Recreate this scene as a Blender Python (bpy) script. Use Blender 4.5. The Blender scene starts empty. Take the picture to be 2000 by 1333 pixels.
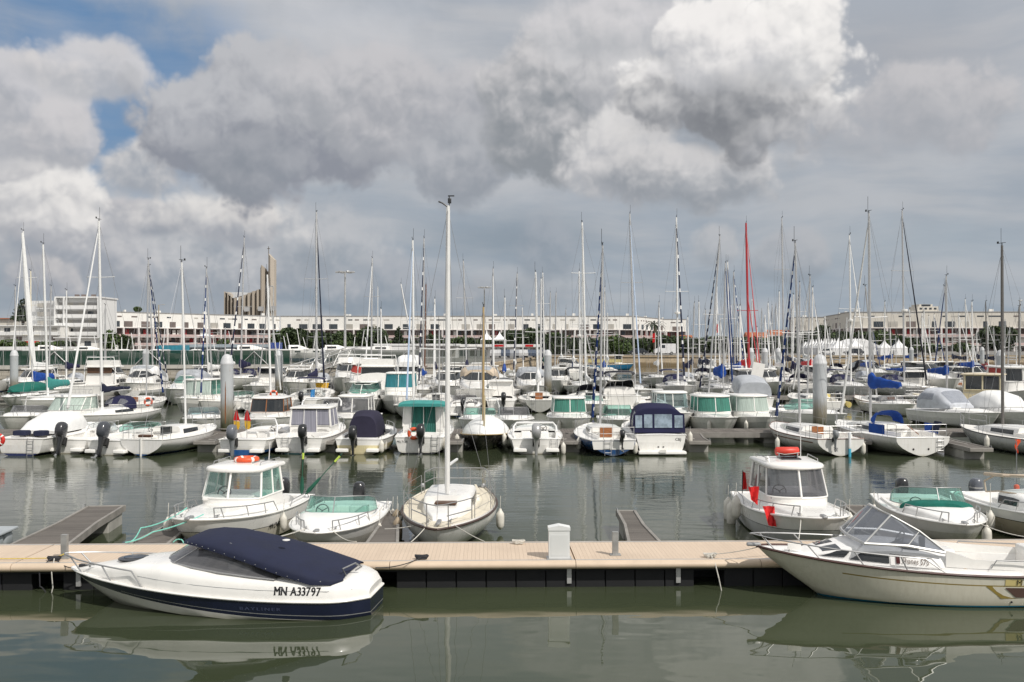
import bpy, math, random
from math import radians as R, sin, cos, pi, atan2, atan, tan, sqrt, asin
from mathutils import Vector, Matrix, noise as NZ
sc = bpy.context.scene
COL = sc.collection
F = 1944.0; HC = 4.9; HOR = 671.0
# ------------------------------------------------------------------ camera
cam = bpy.data.cameras.new("camera"); co = bpy.data.objects.new("camera", cam); COL.objects.link(co)
co.location = (0, 0, HC); co.rotation_euler = (R(90.13), 0, 0)
cam.lens = 35.0; cam.sensor_width = 36.0; cam.clip_start = 0.1; cam.clip_end = 6000
sc.camera = co
sc.view_settings.view_transform = 'Standard'; sc.view_settings.look = 'None'
sc.view_settings.exposure = 0.0; sc.view_settings.gamma = 1.0; sc.view_settings.use_curve_mapping = False
sc.cycles.max_bounces = 8; sc.cycles.transparent_max_bounces = 16
sc.cycles.caustics_reflective = False; sc.cycles.caustics_refractive = False
# ------------------------------------------------------------------ sun
SUN_AZ, SUN_EL = 136.0, 47.0
sd = Vector((sin(R(SUN_AZ))*cos(R(SUN_EL)), cos(R(SUN_AZ))*cos(R(SUN_EL)), sin(R(SUN_EL))))
sl = bpy.data.lights.new("sun", 'SUN'); so = bpy.data.objects.new("sun", sl); COL.objects.link(so)
sl.energy = 3.5; sl.angle = R(0.6); sl.color = (1.0, 0.95, 0.88)
so.rotation_euler = sd.to_track_quat('Z', 'Y').to_euler(); so.location = (20, -30, 60)

def lin(c):
    return tuple((x/12.92 if x <= 0.04045 else ((x+0.055)/1.055)**2.4) for x in c)
def rgb(r, g, b): return lin((r/255., g/255., b/255.))
# ------------------------------------------------------------------ node helper
class NT:
    def __init__(s, tree): s.t = tree; s.n = tree.nodes; s.l = tree.links
    def node(s, typ, **kw):
        n = s.n.new(typ)
        for k, v in kw.items(): setattr(n, k, v)
        return n
    def put(s, sock, v):
        if isinstance(v, bpy.types.NodeSocket): s.l.new(v, sock)
        elif v is not None: sock.default_value = v
    def m(s, op, a, b=None, c=None, clamp=False):
        n = s.n.new('ShaderNodeMath'); n.operation = op; n.use_clamp = clamp
        for i, v in enumerate((a, b, c)):
            if v is not None: s.put(n.inputs[i], v)
        return n.outputs[0]
    def vm(s, op, a, b=None, scale=None):
        n = s.n.new('ShaderNodeVectorMath'); n.operation = op
        s.put(n.inputs[0], a)
        if b is not None: s.put(n.inputs[1], b)
        if scale is not None: s.put(n.inputs[3], scale)
        return n.outputs['Value'] if op in ('LENGTH', 'DOT_PRODUCT') else n.outputs[0]
    def smooth(s, v, a, b):
        n = s.n.new('ShaderNodeMapRange'); n.interpolation_type = 'SMOOTHSTEP'
        s.put(n.inputs[0], v); n.inputs[1].default_value = a; n.inputs[2].default_value = b
        return n.outputs[0]
    def lerp(s, v, a, b, c=0., d=1.):
        n = s.n.new('ShaderNodeMapRange')
        s.put(n.inputs[0], v); n.inputs[1].default_value = a; n.inputs[2].default_value = b
        n.inputs[3].default_value = c; n.inputs[4].default_value = d
        return n.outputs[0]
    def mix(s, f, a, b, typ='MIX'):
        n = s.n.new('ShaderNodeMix'); n.data_type = 'RGBA'; n.blend_type = typ; n.clamp_factor = True
        s.put(n.inputs[0], f)
        for i, v in ((6, a), (7, b)):
            if isinstance(v, tuple) and len(v) == 3: v = v + (1.0,)
            s.put(n.inputs[i], v)
        return n.outputs[2]
    def noise(s, vec, scale, detail=3., rough=.5, dist=0., lac=2.0):
        n = s.n.new('ShaderNodeTexNoise')
        if vec is not None: s.put(n.inputs['Vector'], vec)
        n.inputs['Scale'].default_value = scale; n.inputs['Detail'].default_value = detail
        n.inputs['Roughness'].default_value = rough; n.inputs['Distortion'].default_value = dist
        n.inputs['Lacunarity'].default_value = lac
        return n.outputs
# ------------------------------------------------------------------ world: nishita sky with broken cumulus
def build_world():
    w = bpy.data.worlds.new("World"); sc.world = w; w.use_nodes = True
    t = NT(w.node_tree); t.n.clear()
    out = t.node('ShaderNodeOutputWorld'); bg = t.node('ShaderNodeBackground'); bg.inputs[1].default_value = 0.1
    t.l.new(bg.outputs[0], out.inputs[0])
    sky = t.node('ShaderNodeTexSky'); sky.sky_type = 'NISHITA'; sky.sun_disc = False
    sky.sun_elevation = R(SUN_EL); sky.sun_rotation = R(SUN_AZ); sky.air_density = 1.0; sky.dust_density = 1.6
    tc = t.node('ShaderNodeTexCoord'); d = tc.outputs['Generated']
    sx = t.node('ShaderNodeSeparateXYZ'); t.l.new(d, sx.inputs[0])
    x, y, z = sx.outputs
    az = t.m('ARCTAN2', x, y); el = t.m('ARCSINE', z)
    cb = t.node('ShaderNodeCombineXYZ'); t.put(cb.inputs[0], az); t.put(cb.inputs[1], el); p = cb.outputs[0]
    w1 = t.noise(p, 4.5, 3.0, .5)[1]
    q = t.vm('ADD', p, t.vm('SCALE', t.vm('SUBTRACT', w1, (.5, .5, .5)), scale=.060))
    fine = t.noise(p, 20.0, 7.0, .55)[0]
    w2 = t.noise(p, 26.0, 3.0, .5)[1]
    pq = t.vm('ADD', p, t.vm('SCALE', t.vm('SUBTRACT', w2, (.5, .5, .5)), scale=.022))
    def puff(vec, sc_, det):
        n = t.node('ShaderNodeTexVoronoi'); n.feature = 'SMOOTH_F1'; n.voronoi_dimensions = '2D'; n.normalize = True
        t.l.new(vec, n.inputs['Vector']); n.inputs['Scale'].default_value = sc_; n.inputs['Detail'].default_value = det
        n.inputs['Roughness'].default_value = .52; n.inputs['Lacunarity'].default_value = 2.3; n.inputs['Smoothness'].default_value = .35
        return t.m('SUBTRACT', 1.0, t.m('MULTIPLY', n.outputs['Distance'], 1.45))
    pu = puff(pq, 13.0, 3.0); pu2 = puff(t.vm('ADD', pq, (.005, .011, 0)), 13.0, 3.0)
    big = t.noise(q, 7.0, 4.0, .5)[0]
    relief = t.m('SUBTRACT', pu, pu2)             # puffs lit from the upper right
    def AE(px, py):
        a = atan((px-1000)/F); return a, atan((HOR-py)/F*cos(a))
    K = 10.0
    def c(r, g, b): return tuple(v*K for v in rgb(r, g, b))
    eln = t.m('ADD', el, t.m('MULTIPLY', t.m('SUBTRACT', big, .5), .10))
    base = t.mix(t.smooth(eln, .02, .26), c(156, 168, 179), c(176, 181, 189))
    streak = t.node('ShaderNodeMapping'); streak.inputs['Scale'].default_value = (2.0, 11.0, 1); t.l.new(q, streak.inputs[0])
    st = t.noise(streak.outputs[0], 2.2, 5.0, .55)[0]
    base = t.mix(t.smooth(st, .34, .66), t.mix(.35, base, c(150, 161, 174)), t.mix(.5, base, c(194, 194, 196)))
    def blob(px, py, rx, ry, amp, soft, src=None, tex=None):
        a, e = AE(px, py)
        v = t.vm('MULTIPLY', t.vm('SUBTRACT', src or q, (a, e, 0)), (F/rx, F/ry, 0))
        L = t.vm('LENGTH', v)
        s = t.m('ADD', t.m('SUBTRACT', 1.0, L), t.m('MULTIPLY', t.m('SUBTRACT', tex or fine, .5), amp))
        return t.smooth(s, 0.0, soft), v, L
    bluecol = t.mix(.72, sky.outputs[0], c(100, 136, 176))
    for (px, py, rx, ry) in ((110, 50, 270, 130), (340, 150, 230, 150), (220, 270, 240, 170), (40, 130, 130, 90)):
        m, _, _ = blob(px, py, rx, ry, .9, .8)
        base = t.mix(t.m('MULTIPLY', m, t.lerp(st, .35, .75, 1.0, .45)), base, bluecol)
    for (px, py, rx, ry, cc, o) in ((640, 60, 330, 120, c(204, 205, 209), .6), (1010, 460, 290, 75, c(132, 146, 159), .75), (1750, 120, 300, 140, c(168, 170, 176), .6), (160, 560, 420, 70, c(128, 142, 156), .6), (1800, 480, 330, 60, c(160, 172, 182), .5), (1000, 350, 140, 60, c(190, 192, 196), .5)):
        m, _, _ = blob(px, py, rx, ry, .7, 1.0); base = t.mix(t.m('MULTIPLY', m, o), base, cc)
    col = base
    # (px, py, rx, ry, sunlit colour, shaded colour, opacity, shade line, edge softness)
    CL = [
     (250, 600, 330, 60, (168,174,181), (142,153,165), .7, 0., .8),
     (700, 560, 240, 55, (170,174,181), (134,147,160), .8, 0., .5),
     (980, 575, 120, 45, (170,173,178), (142,152,162), .6, 0., .6),
     (555, 520, 90, 55, (190,190,194), (150,158,168), .8, .0, .4),
     (330, 480, 320, 115, (200,200,202), (150,158,168), .92, .0, .6),
     (640, 465, 130, 70, (188,190,194), (148,157,167), .75, .0, .6),
     (300, 420, 80, 40, (196,194,196), (150,156,166), .8, .1, .35),
     (430, 420, 150, 52, (226,223,220), (166,169,176), .85, -.1, .45),
     (500, 430, 60, 40, (218,215,213), (160,164,172), .85, .0, .25),
     (120, 480, 170, 80, (198,197,199), (156,161,170), .8, .0, .7),
     (90, 545, 60, 36, (200,197,197), (152,157,167), .7, .0, .4),
     (55, 372, 125, 98, (236,233,230), (172,174,180), .95, -.25, .28),
     (30, 290, 70, 50, (228,225,223), (180,181,186), .9, -.2, .25),
     (30, 210, 125, 85, (208,206,208), (168,171,178), .92, .0, .4),
     (125, 270, 75, 62, (204,202,204), (166,169,176), .9, .0, .35),
     (190, 138, 105, 50, (214,211,211), (180,182,187), .85, .0, .45),
     (280, 325, 80, 54, (222,218,215), (160,165,173), .92, .05, .4),
     (540, 245, 240, 125, (188,189,193), (141,145,155), .98, -.05, .26),
     (700, 190, 150, 100, (198,197,200), (164,167,173), .9, -.05, .45),
     (840, 240, 170, 115, (196,195,198), (160,163,170), .9, .0, .45),
     (890, 315, 105, 75, (180,182,187), (146,152,161), .85, .0, .4),
     (500, 320, 110, 55, (160,163,170), (140,146,155), .8, .0, .4),
     (1080, 205, 130, 135, (208,206,207), (142,147,153), .97, .20, .35),
     (1215, 150, 110, 110, (212,211,212), (168,170,175), .9, .0, .4),
     (1230, 310, 110, 85, (222,220,219), (172,174,180), .9, -.1, .35),
     (1210, 50, 150, 65, (212,210,212), (182,184,188), .85, -.1, .5),
     (1340, 345, 200, 60, (214,212,212), (150,155,162), .9, .05, .40),
     (1450, 140, 190, 140, (250,247,244), (150,152,157), .98, -.05, .22),
     (1550, 80, 95, 90, (246,243,240), (190,191,194), .95, -.25, .22),
     (1380, 90, 110, 80, (240,237,235), (190,191,195), .9, -.1, .3),
     (1410, 235, 160, 80, (172,173,176), (122,125,131), .9, .15, 1.0),
     (1830, 195, 125, 72, (200,198,200), (166,169,175), .85, .0, .35),
     (1700, 260, 200, 60, (178,179,184), (164,168,175), .6, .0, .8),
     (1395, 465, 50, 40, (194,194,196), (156,163,171), .7, .0, .5),
     (1540, 500, 80, 45, (182,183,187), (148,156,165), .65, .0, .4),
     (1070, 480, 60, 80, (168,173,181), (130,143,156), .6, .0, .6),
    ]
    for (px, py, rx, ry, tc_, bc, op, sp, sf) in CL:
        mx_ = t.m('ADD', t.m('MULTIPLY', pu, .75), t.m('MULTIPLY', fine, .35)) if px == 250 else mx_
        m, v, L = blob(px, py, rx*1.08, ry*1.08, 1.3, sf, tex=mx_)
        s2 = t.node('ShaderNodeSeparateXYZ'); t.l.new(v, s2.inputs[0])
        g = t.m('ADD', t.m('ADD', s2.outputs[1], t.m('MULTIPLY', s2.outputs[0], .20)), t.m('MULTIPLY', relief, 2.8))
        g = t.m('ADD', g, t.m('MULTIPLY', t.m('ADD', t.m('SUBTRACT', fine, .5), t.m('SUBTRACT', big, .5)), .9))
        cc = t.mix(t.smooth(g, -1.05+sp, .95+sp), c(*bc), c(*tc_))
        col = t.mix(t.m('MULTIPLY', m, op), col, cc)
    off = t.m('MAXIMUM', t.smooth(t.m('ABSOLUTE', az), .56, .85), t.smooth(el, .36, .55))
    gen = t.mix(t.smooth(t.m('ADD', big, t.m('MULTIPLY', relief, .6)), .35, .62), c(168, 174, 182), c(232, 231, 230))
    gen = t.mix(t.smooth(st, .62, .8), gen, bluecol)
    col = t.mix(off, col, gen)
    t.l.new(t.vm('SCALE', col, scale=t.lerp(fine, .2, .8, .96, 1.04)), bg.inputs[0])
    w.cycles.sampling_method = 'MANUAL'; w.cycles.sample_map_resolution = 512
build_world()
# ------------------------------------------------------------------ materials
MC = {}
def pmat(name, col, rough=.5, metal=0., var=.06, vs=3.0, coat=0., spec=.5, bump=0., bs=20., dirt=0., stretch=None, dcol=(.25,.22,.16), trans=0.):
    if name in MC: return MC[name]
    m = bpy.data.materials.new(name); m.use_nodes = True; MC[name] = m
    t = NT(m.node_tree); b = t.n['Principled BSDF']
    b.inputs['Roughness'].default_value = rough; b.inputs['Metallic'].default_value = metal
    b.inputs['Coat Weight'].default_value = coat; b.inputs['Coat Roughness'].default_value = .08
    b.inputs['Specular IOR Level'].default_value = spec
    tc = t.node('ShaderNodeTexCoord'); vec = tc.outputs['Object']
    if stretch:
        mp = t.node('ShaderNodeMapping'); mp.inputs['Scale'].default_value = stretch; t.l.new(vec, mp.inputs[0]); vec = mp.outputs[0]
    n = t.noise(vec, vs, 5., .6)[0]
    c = t.mix(t.smooth(n, .3, .7), tuple(v*(1-var) for v in col), tuple(min(1, v*(1+var)) for v in col))
    if dirt:
        n2 = t.noise(vec, vs*2.3, 8., .7)[0]
        c = t.mix(t.m('MULTIPLY', t.smooth(n2, .5, .75), dirt), c, dcol)
    t.l.new(c, b.inputs['Base Color'])
    t.l.new(t.lerp(n, .3, .7, max(0, rough-.06), min(1, rough+.1)), b.inputs['Roughness'])
    if bump:
        bn = t.node('ShaderNodeBump'); bn.inputs['Strength'].default_value = bump; bn.inputs['Distance'].default_value = .02
        t.l.new(t.noise(vec, bs, 4., .6)[0], bn.inputs['Height']); t.l.new(bn.outputs[0], b.inputs['Normal'])
    return m
def hullmat(name, col, boot=(.03,.05,.12), zb=.05, coat=.4, rough=.25, band=None, keel=None):
    """gelcoat with the antifouling line at local z = zb; band = (z0, z1, colour)"""
    if name in MC: return MC[name]
    m = pmat(name, col, rough, coat=coat, var=.03, vs=1.2)
    t = NT(m.node_tree); b = t.n['Principled BSDF']; src = b.inputs['Base Color'].links[0].from_socket
    tc = t.node('ShaderNodeTexCoord'); sx = t.node('ShaderNodeSeparateXYZ'); t.l.new(tc.outputs['Object'], sx.inputs[0])
    mp = t.node('ShaderNodeMapping'); mp.inputs['Scale'].default_value = (6, 6, .8); t.l.new(tc.outputs['Object'], mp.inputs[0])
    n = t.noise(mp.outputs[0], 2.0, 5., .6)[0]
    st = t.m('MULTIPLY', t.smooth(n, .42, .7), .16)
    c = t.mix(st, src, (.42, .37, .26))
    # scum line just above the antifouling
    scum = t.m('MULTIPLY', t.smooth(t.m('ADD', sx.outputs[2], t.m('MULTIPLY', n, .06)), zb+.14, zb+.02), .35)
    c = t.mix(scum, c, (.30, .28, .16))
    if band:
        for (z0, z1, bc) in band:
            k = t.m('MULTIPLY', t.m('GREATER_THAN', sx.outputs[2], z0), t.m('LESS_THAN', sx.outputs[2], z1))
            c = t.mix(k, c, bc)
    c = t.mix(t.m('LESS_THAN', sx.outputs[2], zb), c, boot)
    t.l.new(c, b.inputs['Base Color'])
    return m
def glassmat(name, tint=(.75,.85,.85), alpha=.45, rough=.03):
    if name in MC: return MC[name]
    m = bpy.data.materials.new(name); m.use_nodes = True; MC[name] = m
    t = NT(m.node_tree); t.n.clear(); o = t.node('ShaderNodeOutputMaterial')
    tr = t.node('ShaderNodeBsdfTransparent'); tr.inputs[0].default_value = tint+(1,)
    g = t.node('ShaderNodeBsdfGlossy'); g.inputs['Roughness'].default_value = rough; g.inputs[0].default_value = (.9,.9,.9,1)
    df = t.node('ShaderNodeBsdfDiffuse'); df.inputs[0].default_value = tuple(v*.5 for v in tint)+(1,)
    m1 = t.node('ShaderNodeMixShader'); m1.inputs[0].default_value = alpha; t.l.new(tr.outputs[0], m1.inputs[1]); t.l.new(df.outputs[0], m1.inputs[2])
    lw = t.node('ShaderNodeLayerWeight'); lw.inputs[0].default_value = .5; fr = t.m('ADD', .05, t.m('MULTIPLY', t.m('POWER', lw.outputs['Facing'], 4.5), .85))
    m2 = t.node('ShaderNodeMixShader'); t.l.new(fr, m2.inputs[0]); t.l.new(m1.outputs[0], m2.inputs[1]); t.l.new(g.outputs[0], m2.inputs[2])
    t.l.new(m2.outputs[0], o.inputs[0]); return m
NAVY = rgb(38, 42, 72)
gel = pmat('gelcoat', (.84,.825,.79), .28, coat=.35, var=.03, vs=1.5, dirt=.10)
gelc = pmat('gelcoat_cream', (.76,.70,.56), .32, coat=.25, var=.03, dirt=.12)
deckm = pmat('deck_gelcoat', (.78,.76,.72), .5, var=.05, vs=4, dirt=.14)
deckw = pmat('deck_white', (.83,.82,.80), .4, var=.03, vs=3, dirt=.10)
deckc = pmat('deck_cream', (.68,.62,.50), .6, var=.05, vs=5, dirt=.12)
steel = pmat('stainless', (.42,.42,.42), .42, metal=.75, var=.04)
alu = pmat('mast_aluminium', (.55,.55,.55), .42, metal=.55, var=.05)
aluw = pmat('mast_white', (.75,.75,.74), .4, var=.04)
aluk = pmat('mast_dark', (.16,.15,.14), .45, metal=.3, var=.05)
woodm = pmat('mast_wood', (.42,.30,.14), .4, var=.12, coat=.2, stretch=(1,1,.1))
brownm = pmat('mast_brown', (.16,.07,.04), .4, var=.1)
redm = pmat('mast_red', (.42,.02,.025), .35, var=.05, coat=.2)
wirem = pmat('rigging_wire', (.30,.30,.31), .4, metal=.6, var=.02)
teak = pmat('teak', (.28,.105,.035), .45, var=.2, vs=6, coat=.25, stretch=(1,1,6))
dteak = pmat('dark_teak', (.09,.045,.025), .5, var=.2, vs=6)
blackp = pmat('black_plastic', (.018,.019,.021), .3, var=.1, coat=.3)
blackr = pmat('black_rubber', (.02,.02,.02), .7, var=.15)
greyp = pmat('grey_plastic', (.20,.21,.22), .35, var=.08, coat=.2)
silverp = pmat('silver_paint', (.45,.45,.44), .3, metal=.5, var=.05)
darkwin = pmat('dark_window', (.015,.018,.02), .06, var=.05, spec=.8)
navyc = pmat('navy_canvas', (.017,.021,.046), .75, var=.12, vs=2.5, bump=.35, bs=7, spec=.25)
navyc2 = pmat('navy_acrylic', (.019,.020,.056), .8, var=.12, vs=2.5, bump=.3, bs=8, spec=.2)
bluec = pmat('blue_canvas', (.012,.062,.30), .75, var=.16, vs=3, bump=.6, bs=9, spec=.25)
tealc = pmat('teal_canvas', (.055,.27,.25), .75, var=.1, vs=3, bump=.3, bs=8, spec=.25)
greenc = pmat('green_canvas', (.012,.13,.10), .75, var=.12, vs=3, bump=.5, bs=10, spec=.25)
whitec = pmat('white_canvas', (.74,.74,.73), .75, var=.05, vs=3, bump=.5, bs=7, spec=.2)
greyc = pmat('grey_canvas', (.40,.42,.45), .75, var=.08, vs=3, bump=.5, bs=8, spec=.2)
blackc = pmat('black_canvas', (.014,.014,.022), .75, var=.15, vs=3, bump=.5, bs=8, spec=.2)
redc = pmat('red_cloth', (.52,.015,.018), .7, var=.12, vs=5, bump=.3, bs=8, spec=.2)
orangep = pmat('orange_plastic', (.72,.10,.03), .45, var=.08)
orangec = pmat('orange_cloth', (.80,.09,.02), .7, var=.1)
furlb = pmat('furl_blue', (.014,.035,.13), .75, var=.2, vs=3, bump=.4, bs=9, spec=.2)
yellowc = pmat('yellow_cloth', (.72,.42,.03), .7, var=.1)
yellowp = pmat('yellow_rubber', (.62,.50,.16), .5, var=.08)
fenderm = pmat('fender_vinyl', (.70,.67,.60), .4, var=.06, dirt=.25, vs=5)
navyp = pmat('navy_fender', (.02,.025,.07), .45, var=.1)
ropew = pmat('rope_white', (.55,.53,.48), .8, var=.15, vs=30)
ropeg = pmat('rope_green', (.20,.55,.46), .8, var=.15, vs=30)
ropek = pmat('rope_black', (.03,.03,.035), .8, var=.15, vs=30)
ropey = pmat('rope_yellow', (.60,.45,.08), .8, var=.15, vs=30)
curtg = pmat('green_curtain', (.022,.13,.105), .8, var=.3, vs=1.0, stretch=(1, 14, .2))
curtt = pmat('teal_curtain', (.022,.16,.19), .8, var=.35, stretch=(1,12,.2))
curtl = pmat('pale_green_curtain', (.04,.17,.13), .8, var=.4, stretch=(1,9,.2))
curtgy = pmat('grey_curtain', (.26,.26,.31), .8, var=.25, stretch=(1,14,.2))
curtpl = pmat('pale_curtain', (.36,.43,.39), .8, var=.25, stretch=(1,10,.2))
curtr = pmat('red_curtain', (.35,.04,.03), .8, var=.15, stretch=(1,10,.2))
tanc = pmat('tan_canvas', (.52,.43,.33), .75, var=.08, bump=.3)
vinyl = glassmat('clear_vinyl', (.80,.82,.86), .30, .12)
gclear = glassmat('clear_glass', (.86,.90,.90), .05)
ggreen = glassmat('green_glass', (.42,.72,.64), .22)
gsmoke = glassmat('smoked_glass', (.42,.42,.44), .30)
gblue = glassmat('blue_glass', (.55,.70,.72), .25)
textk = pmat('black_lettering', (.01,.01,.012), .4, var=.02)
# ------------------------------------------------------------------ mesh builder
class MB:
    def __init__(s): s.v = []; s.f = []; s.mi = []
    def add(s, vs, fs, mi=0):
        o = len(s.v); s.v += [tuple(p) for p in vs]; s.f += [tuple(i+o for i in f) for f in fs]; s.mi += [mi]*len(fs)
        return s
    def grid(s, rows, cu=False, mi=0, mif=None):
        """rows: list of equal-length point lists; cu closes each row"""
        n = len(rows[0]); o = len(s.v)
        for r in rows: s.v += [tuple(p) for p in r]
        for i in range(len(rows)-1):
            for j in range(n if cu else n-1):
                k = (j+1) % n
                s.f.append((o+i*n+j, o+i*n+k, o+(i+1)*n+k, o+(i+1)*n+j)); s.mi.append(mif(i, j) if mif else mi)
        return s
    def poly(s, pts, mi=0): return s.add(pts, [tuple(range(len(pts)))], mi)
    def loft(s, rings, cap=True, mi=0, mif=None):
        s.grid(rings, True, mi, mif)
        if cap: s.poly(rings[0][::-1], mi); s.poly(rings[-1], mi)
        return s
    def tube(s, path, r, n=6, mi=0, cap=True, closed=False):
        P = [Vector(p) for p in path]; m = len(P)
        rs = r if isinstance(r, (list, tuple)) else [r]*m
        rows = []; up = None
        for i in range(m):
            if closed: d = (P[(i+1) % m]-P[i-1])
            else: d = P[min(i+1, m-1)]-P[max(i-1, 0)]
            if d.length < 1e-9: d = Vector((0, 0, 1))
            d.normalize()
            if up is None: up = Vector((0, 0, 1)) if abs(d.z) < .9 else Vector((1, 0, 0))
            a = d.cross(up)
            if a.length < 1e-6: a = d.orthogonal()
            a.normalize(); b = a.cross(d).normalized(); up = b
            rows.append([P[i]+(a*cos(2*pi*k/n)+b*sin(2*pi*k/n))*rs[i] for k in range(n)])
        if closed: rows.append(rows[0])
        s.grid(rows, True, mi)
        if cap and not closed: s.poly(rows[0][::-1], mi); s.poly(rows[-1], mi)
        return s
    def box(s, c, d, rz=0., mi=0, rx=0., ry=0.):
        x, y, z = d[0]/2, d[1]/2, d[2]/2
        vs = [Vector((a, b, e)) for e in (-z, z) for (a, b) in ((-x, -y), (x, -y), (x, y), (-x, y))]
        if rz or rx or ry:
            M = Matrix.Rotation(rz, 3, 'Z') @ Matrix.Rotation(ry, 3, 'Y') @ Matrix.Rotation(rx, 3, 'X'); vs = [M @ p for p in vs]
        vs = [p+Vector(c) for p in vs]
        return s.add(vs, [(3, 2, 1, 0), (4, 5, 6, 7), (0, 1, 5, 4), (1, 2, 6, 5), (2, 3, 7, 6), (3, 0, 4, 7)], mi)
    def rbox(s, c, d, r=.03, mi=0, rz=0., taper=0., n=3):
        x, y, z = d[0]/2, d[1]/2, d[2]/2; r = min(r, x*.95, y*.95, z*.95)
        def ring(zz, ins, k=1.):
            o = []
            for (sx_, sy_, a0) in ((1, 1, 0), (-1, 1, 90), (-1, -1, 180), (1, -1, 270)):
                for q in range(n+1):
                    a = R(a0+90.*q/n); rr = max(r-ins, .001)
                    p = Vector(((sx_*(x-r)+rr*cos(a))*k, (sy_*(y-r)+rr*sin(a))*k, zz))
                    o.append(p)
            return o
        k = 1-taper
        rg = [ring(-z, r*.6), ring(-z+r*.5, 0), ring(z-r, 0, k), ring(z-r*.3, r*.3, k), ring(z, r, k)]
        M = Matrix.Rotation(rz, 3, 'Z')
        return s.loft([[M @ p+Vector(c) for p in q] for q in rg], True, mi)
    def lathe(s, prof, n=16, c=(0, 0, 0), mi=0, M=None):
        rows = [[Vector((r*cos(2*pi*k/n), r*sin(2*pi*k/n), z)) for k in range(n)] for (r, z) in prof]
        if M is not None: rows = [[M @ p for p in q] for q in rows]
        rows = [[p+Vector(c) for p in q] for q in rows]
        return s.loft(rows, True, mi)
    def build(s, name, mats, parent=None, smooth=True, ang=38, loc=None):
        me = bpy.data.meshes.new(name); me.from_pydata(s.v, [], s.f)
        if not isinstance(mats, (list, tuple)): mats = [mats]
        for m in mats: me.materials.append(m)
        if len(mats) > 1: me.polygons.foreach_set('material_index', s.mi)
        if smooth:
            me.polygons.foreach_set('use_smooth', [True]*len(me.polygons)); me.set_sharp_from_angle(angle=R(ang))
        me.update()
        o = bpy.data.objects.new(name, me); COL.objects.link(o)
        if parent is not None: o.parent = parent
        if loc: o.location = loc
        return o
def tag(o, label=None, cat=None, group=None, kind=None):
    if label: o['label'] = label
    if cat: o['category'] = cat
    if group: o['group'] = group
    if kind: o['kind'] = kind
    return o
def thing(name, label, cat, loc=(0, 0, 0), rz=0., group=None):
    o = bpy.data.objects.new(name, None); COL.objects.link(o); o.location = loc; o.rotation_euler = (0, 0, R(rz))
    o.empty_display_size = .2
    return tag(o, label, cat, group)
def kids(o): return [c for c in bpy.data.objects if c.parent == o]
KC = {}
def dup(root, loc, rz=None, label=None, group=None, scale=None):
    def cp(o, par):
        c = o.copy(); COL.objects.link(c)
        if par is not None: c.parent = par
        if o.name not in KC: KC[o.name] = kids(o)
        for ch in KC[o.name]: cp(ch, c)
        return c
    c = cp(root, None); c.location = loc
    if rz is not None: c.rotation_euler = (0, 0, R(rz))
    if label: c['label'] = label
    if group: c['group'] = group
    if scale: c.scale = scale
    return c
def WX(px, Y): return (px-1000)/F*Y
def WZ(py, Y): return HC+(HOR-py)*Y/F
def WY(py, z=0.): return (HC-z)*F/(py-HOR)
def text_mesh(body, size, bold=.0, shear=0., space=1.0):
    cu = bpy.data.curves.new('t', 'FONT'); cu.body = body; cu.size = size; cu.offset = bold; cu.shear = shear; cu.space_character = space
    cu.resolution_u = 3; o = bpy.data.objects.new('t', cu); COL.objects.link(o)
    dg = bpy.context.evaluated_depsgraph_get(); me = bpy.data.meshes.new_from_object(o.evaluated_get(dg))
    vs = [tuple(v.co) for v in me.vertices]; fs = [tuple(p.vertices) for p in me.polygons]
    bpy.data.objects.remove(o); bpy.data.curves.remove(cu); bpy.data.meshes.remove(me)
    return vs, fs
def text_on(name, body, size, mapf, parent, mat=None, bold=.0, shear=0., sx=1., space=1., extra=None, serif=False):
    mb = MB(); offs = (0,) if not bold else (-bold*1.3, 0, bold*1.3)
    if not serif:
        vs, fs = text_mesh(body, size, 0, shear, space)
        for o in offs: mb.add([mapf(v[0]*sx+o, v[1]) for v in vs], fs)
    else:
        x = 0.; cap = size*.70
        for ch in body:
            if ch == ' ': x += size*.30*sx; continue
            vs, fs = text_mesh(ch, size); a = min(v[0] for v in vs); b = max(v[0] for v in vs)
            for o in offs: mb.add([mapf(x+(v[0]-a)*sx+o, v[1]) for v in vs], fs)
            for (yy, tops) in ((0., 0), (cap, 1)):
                if ch not in 'MNA7' or (ch in 'A7' and tops): continue
                xs = sorted((v[0]-a)*sx for v in vs if abs(v[1]-yy) < size*.03); cl = []
                for q in xs:
                    if cl and q-cl[-1][1] < size*.16*sx: cl[-1][1] = q
                    else: cl.append([q, q])
                for (q0, q1) in cl:
                    y0, y1 = (yy, yy+size*.045) if not tops else (yy-size*.045, yy)
                    mb.poly([mapf(x+q0-size*.055, y0), mapf(x+q1+size*.055, y0), mapf(x+q1+size*.055, y1), mapf(x+q0-size*.055, y1)])
            x += (b-a)*sx+size*.10
    if extra:
        for (x0, y0, x1, y1) in extra: mb.poly([mapf(x0, y0), mapf(x1, y0), mapf(x1, y1), mapf(x0, y1)])
    return mb.build(name, mat or textk, parent, smooth=False)
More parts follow.
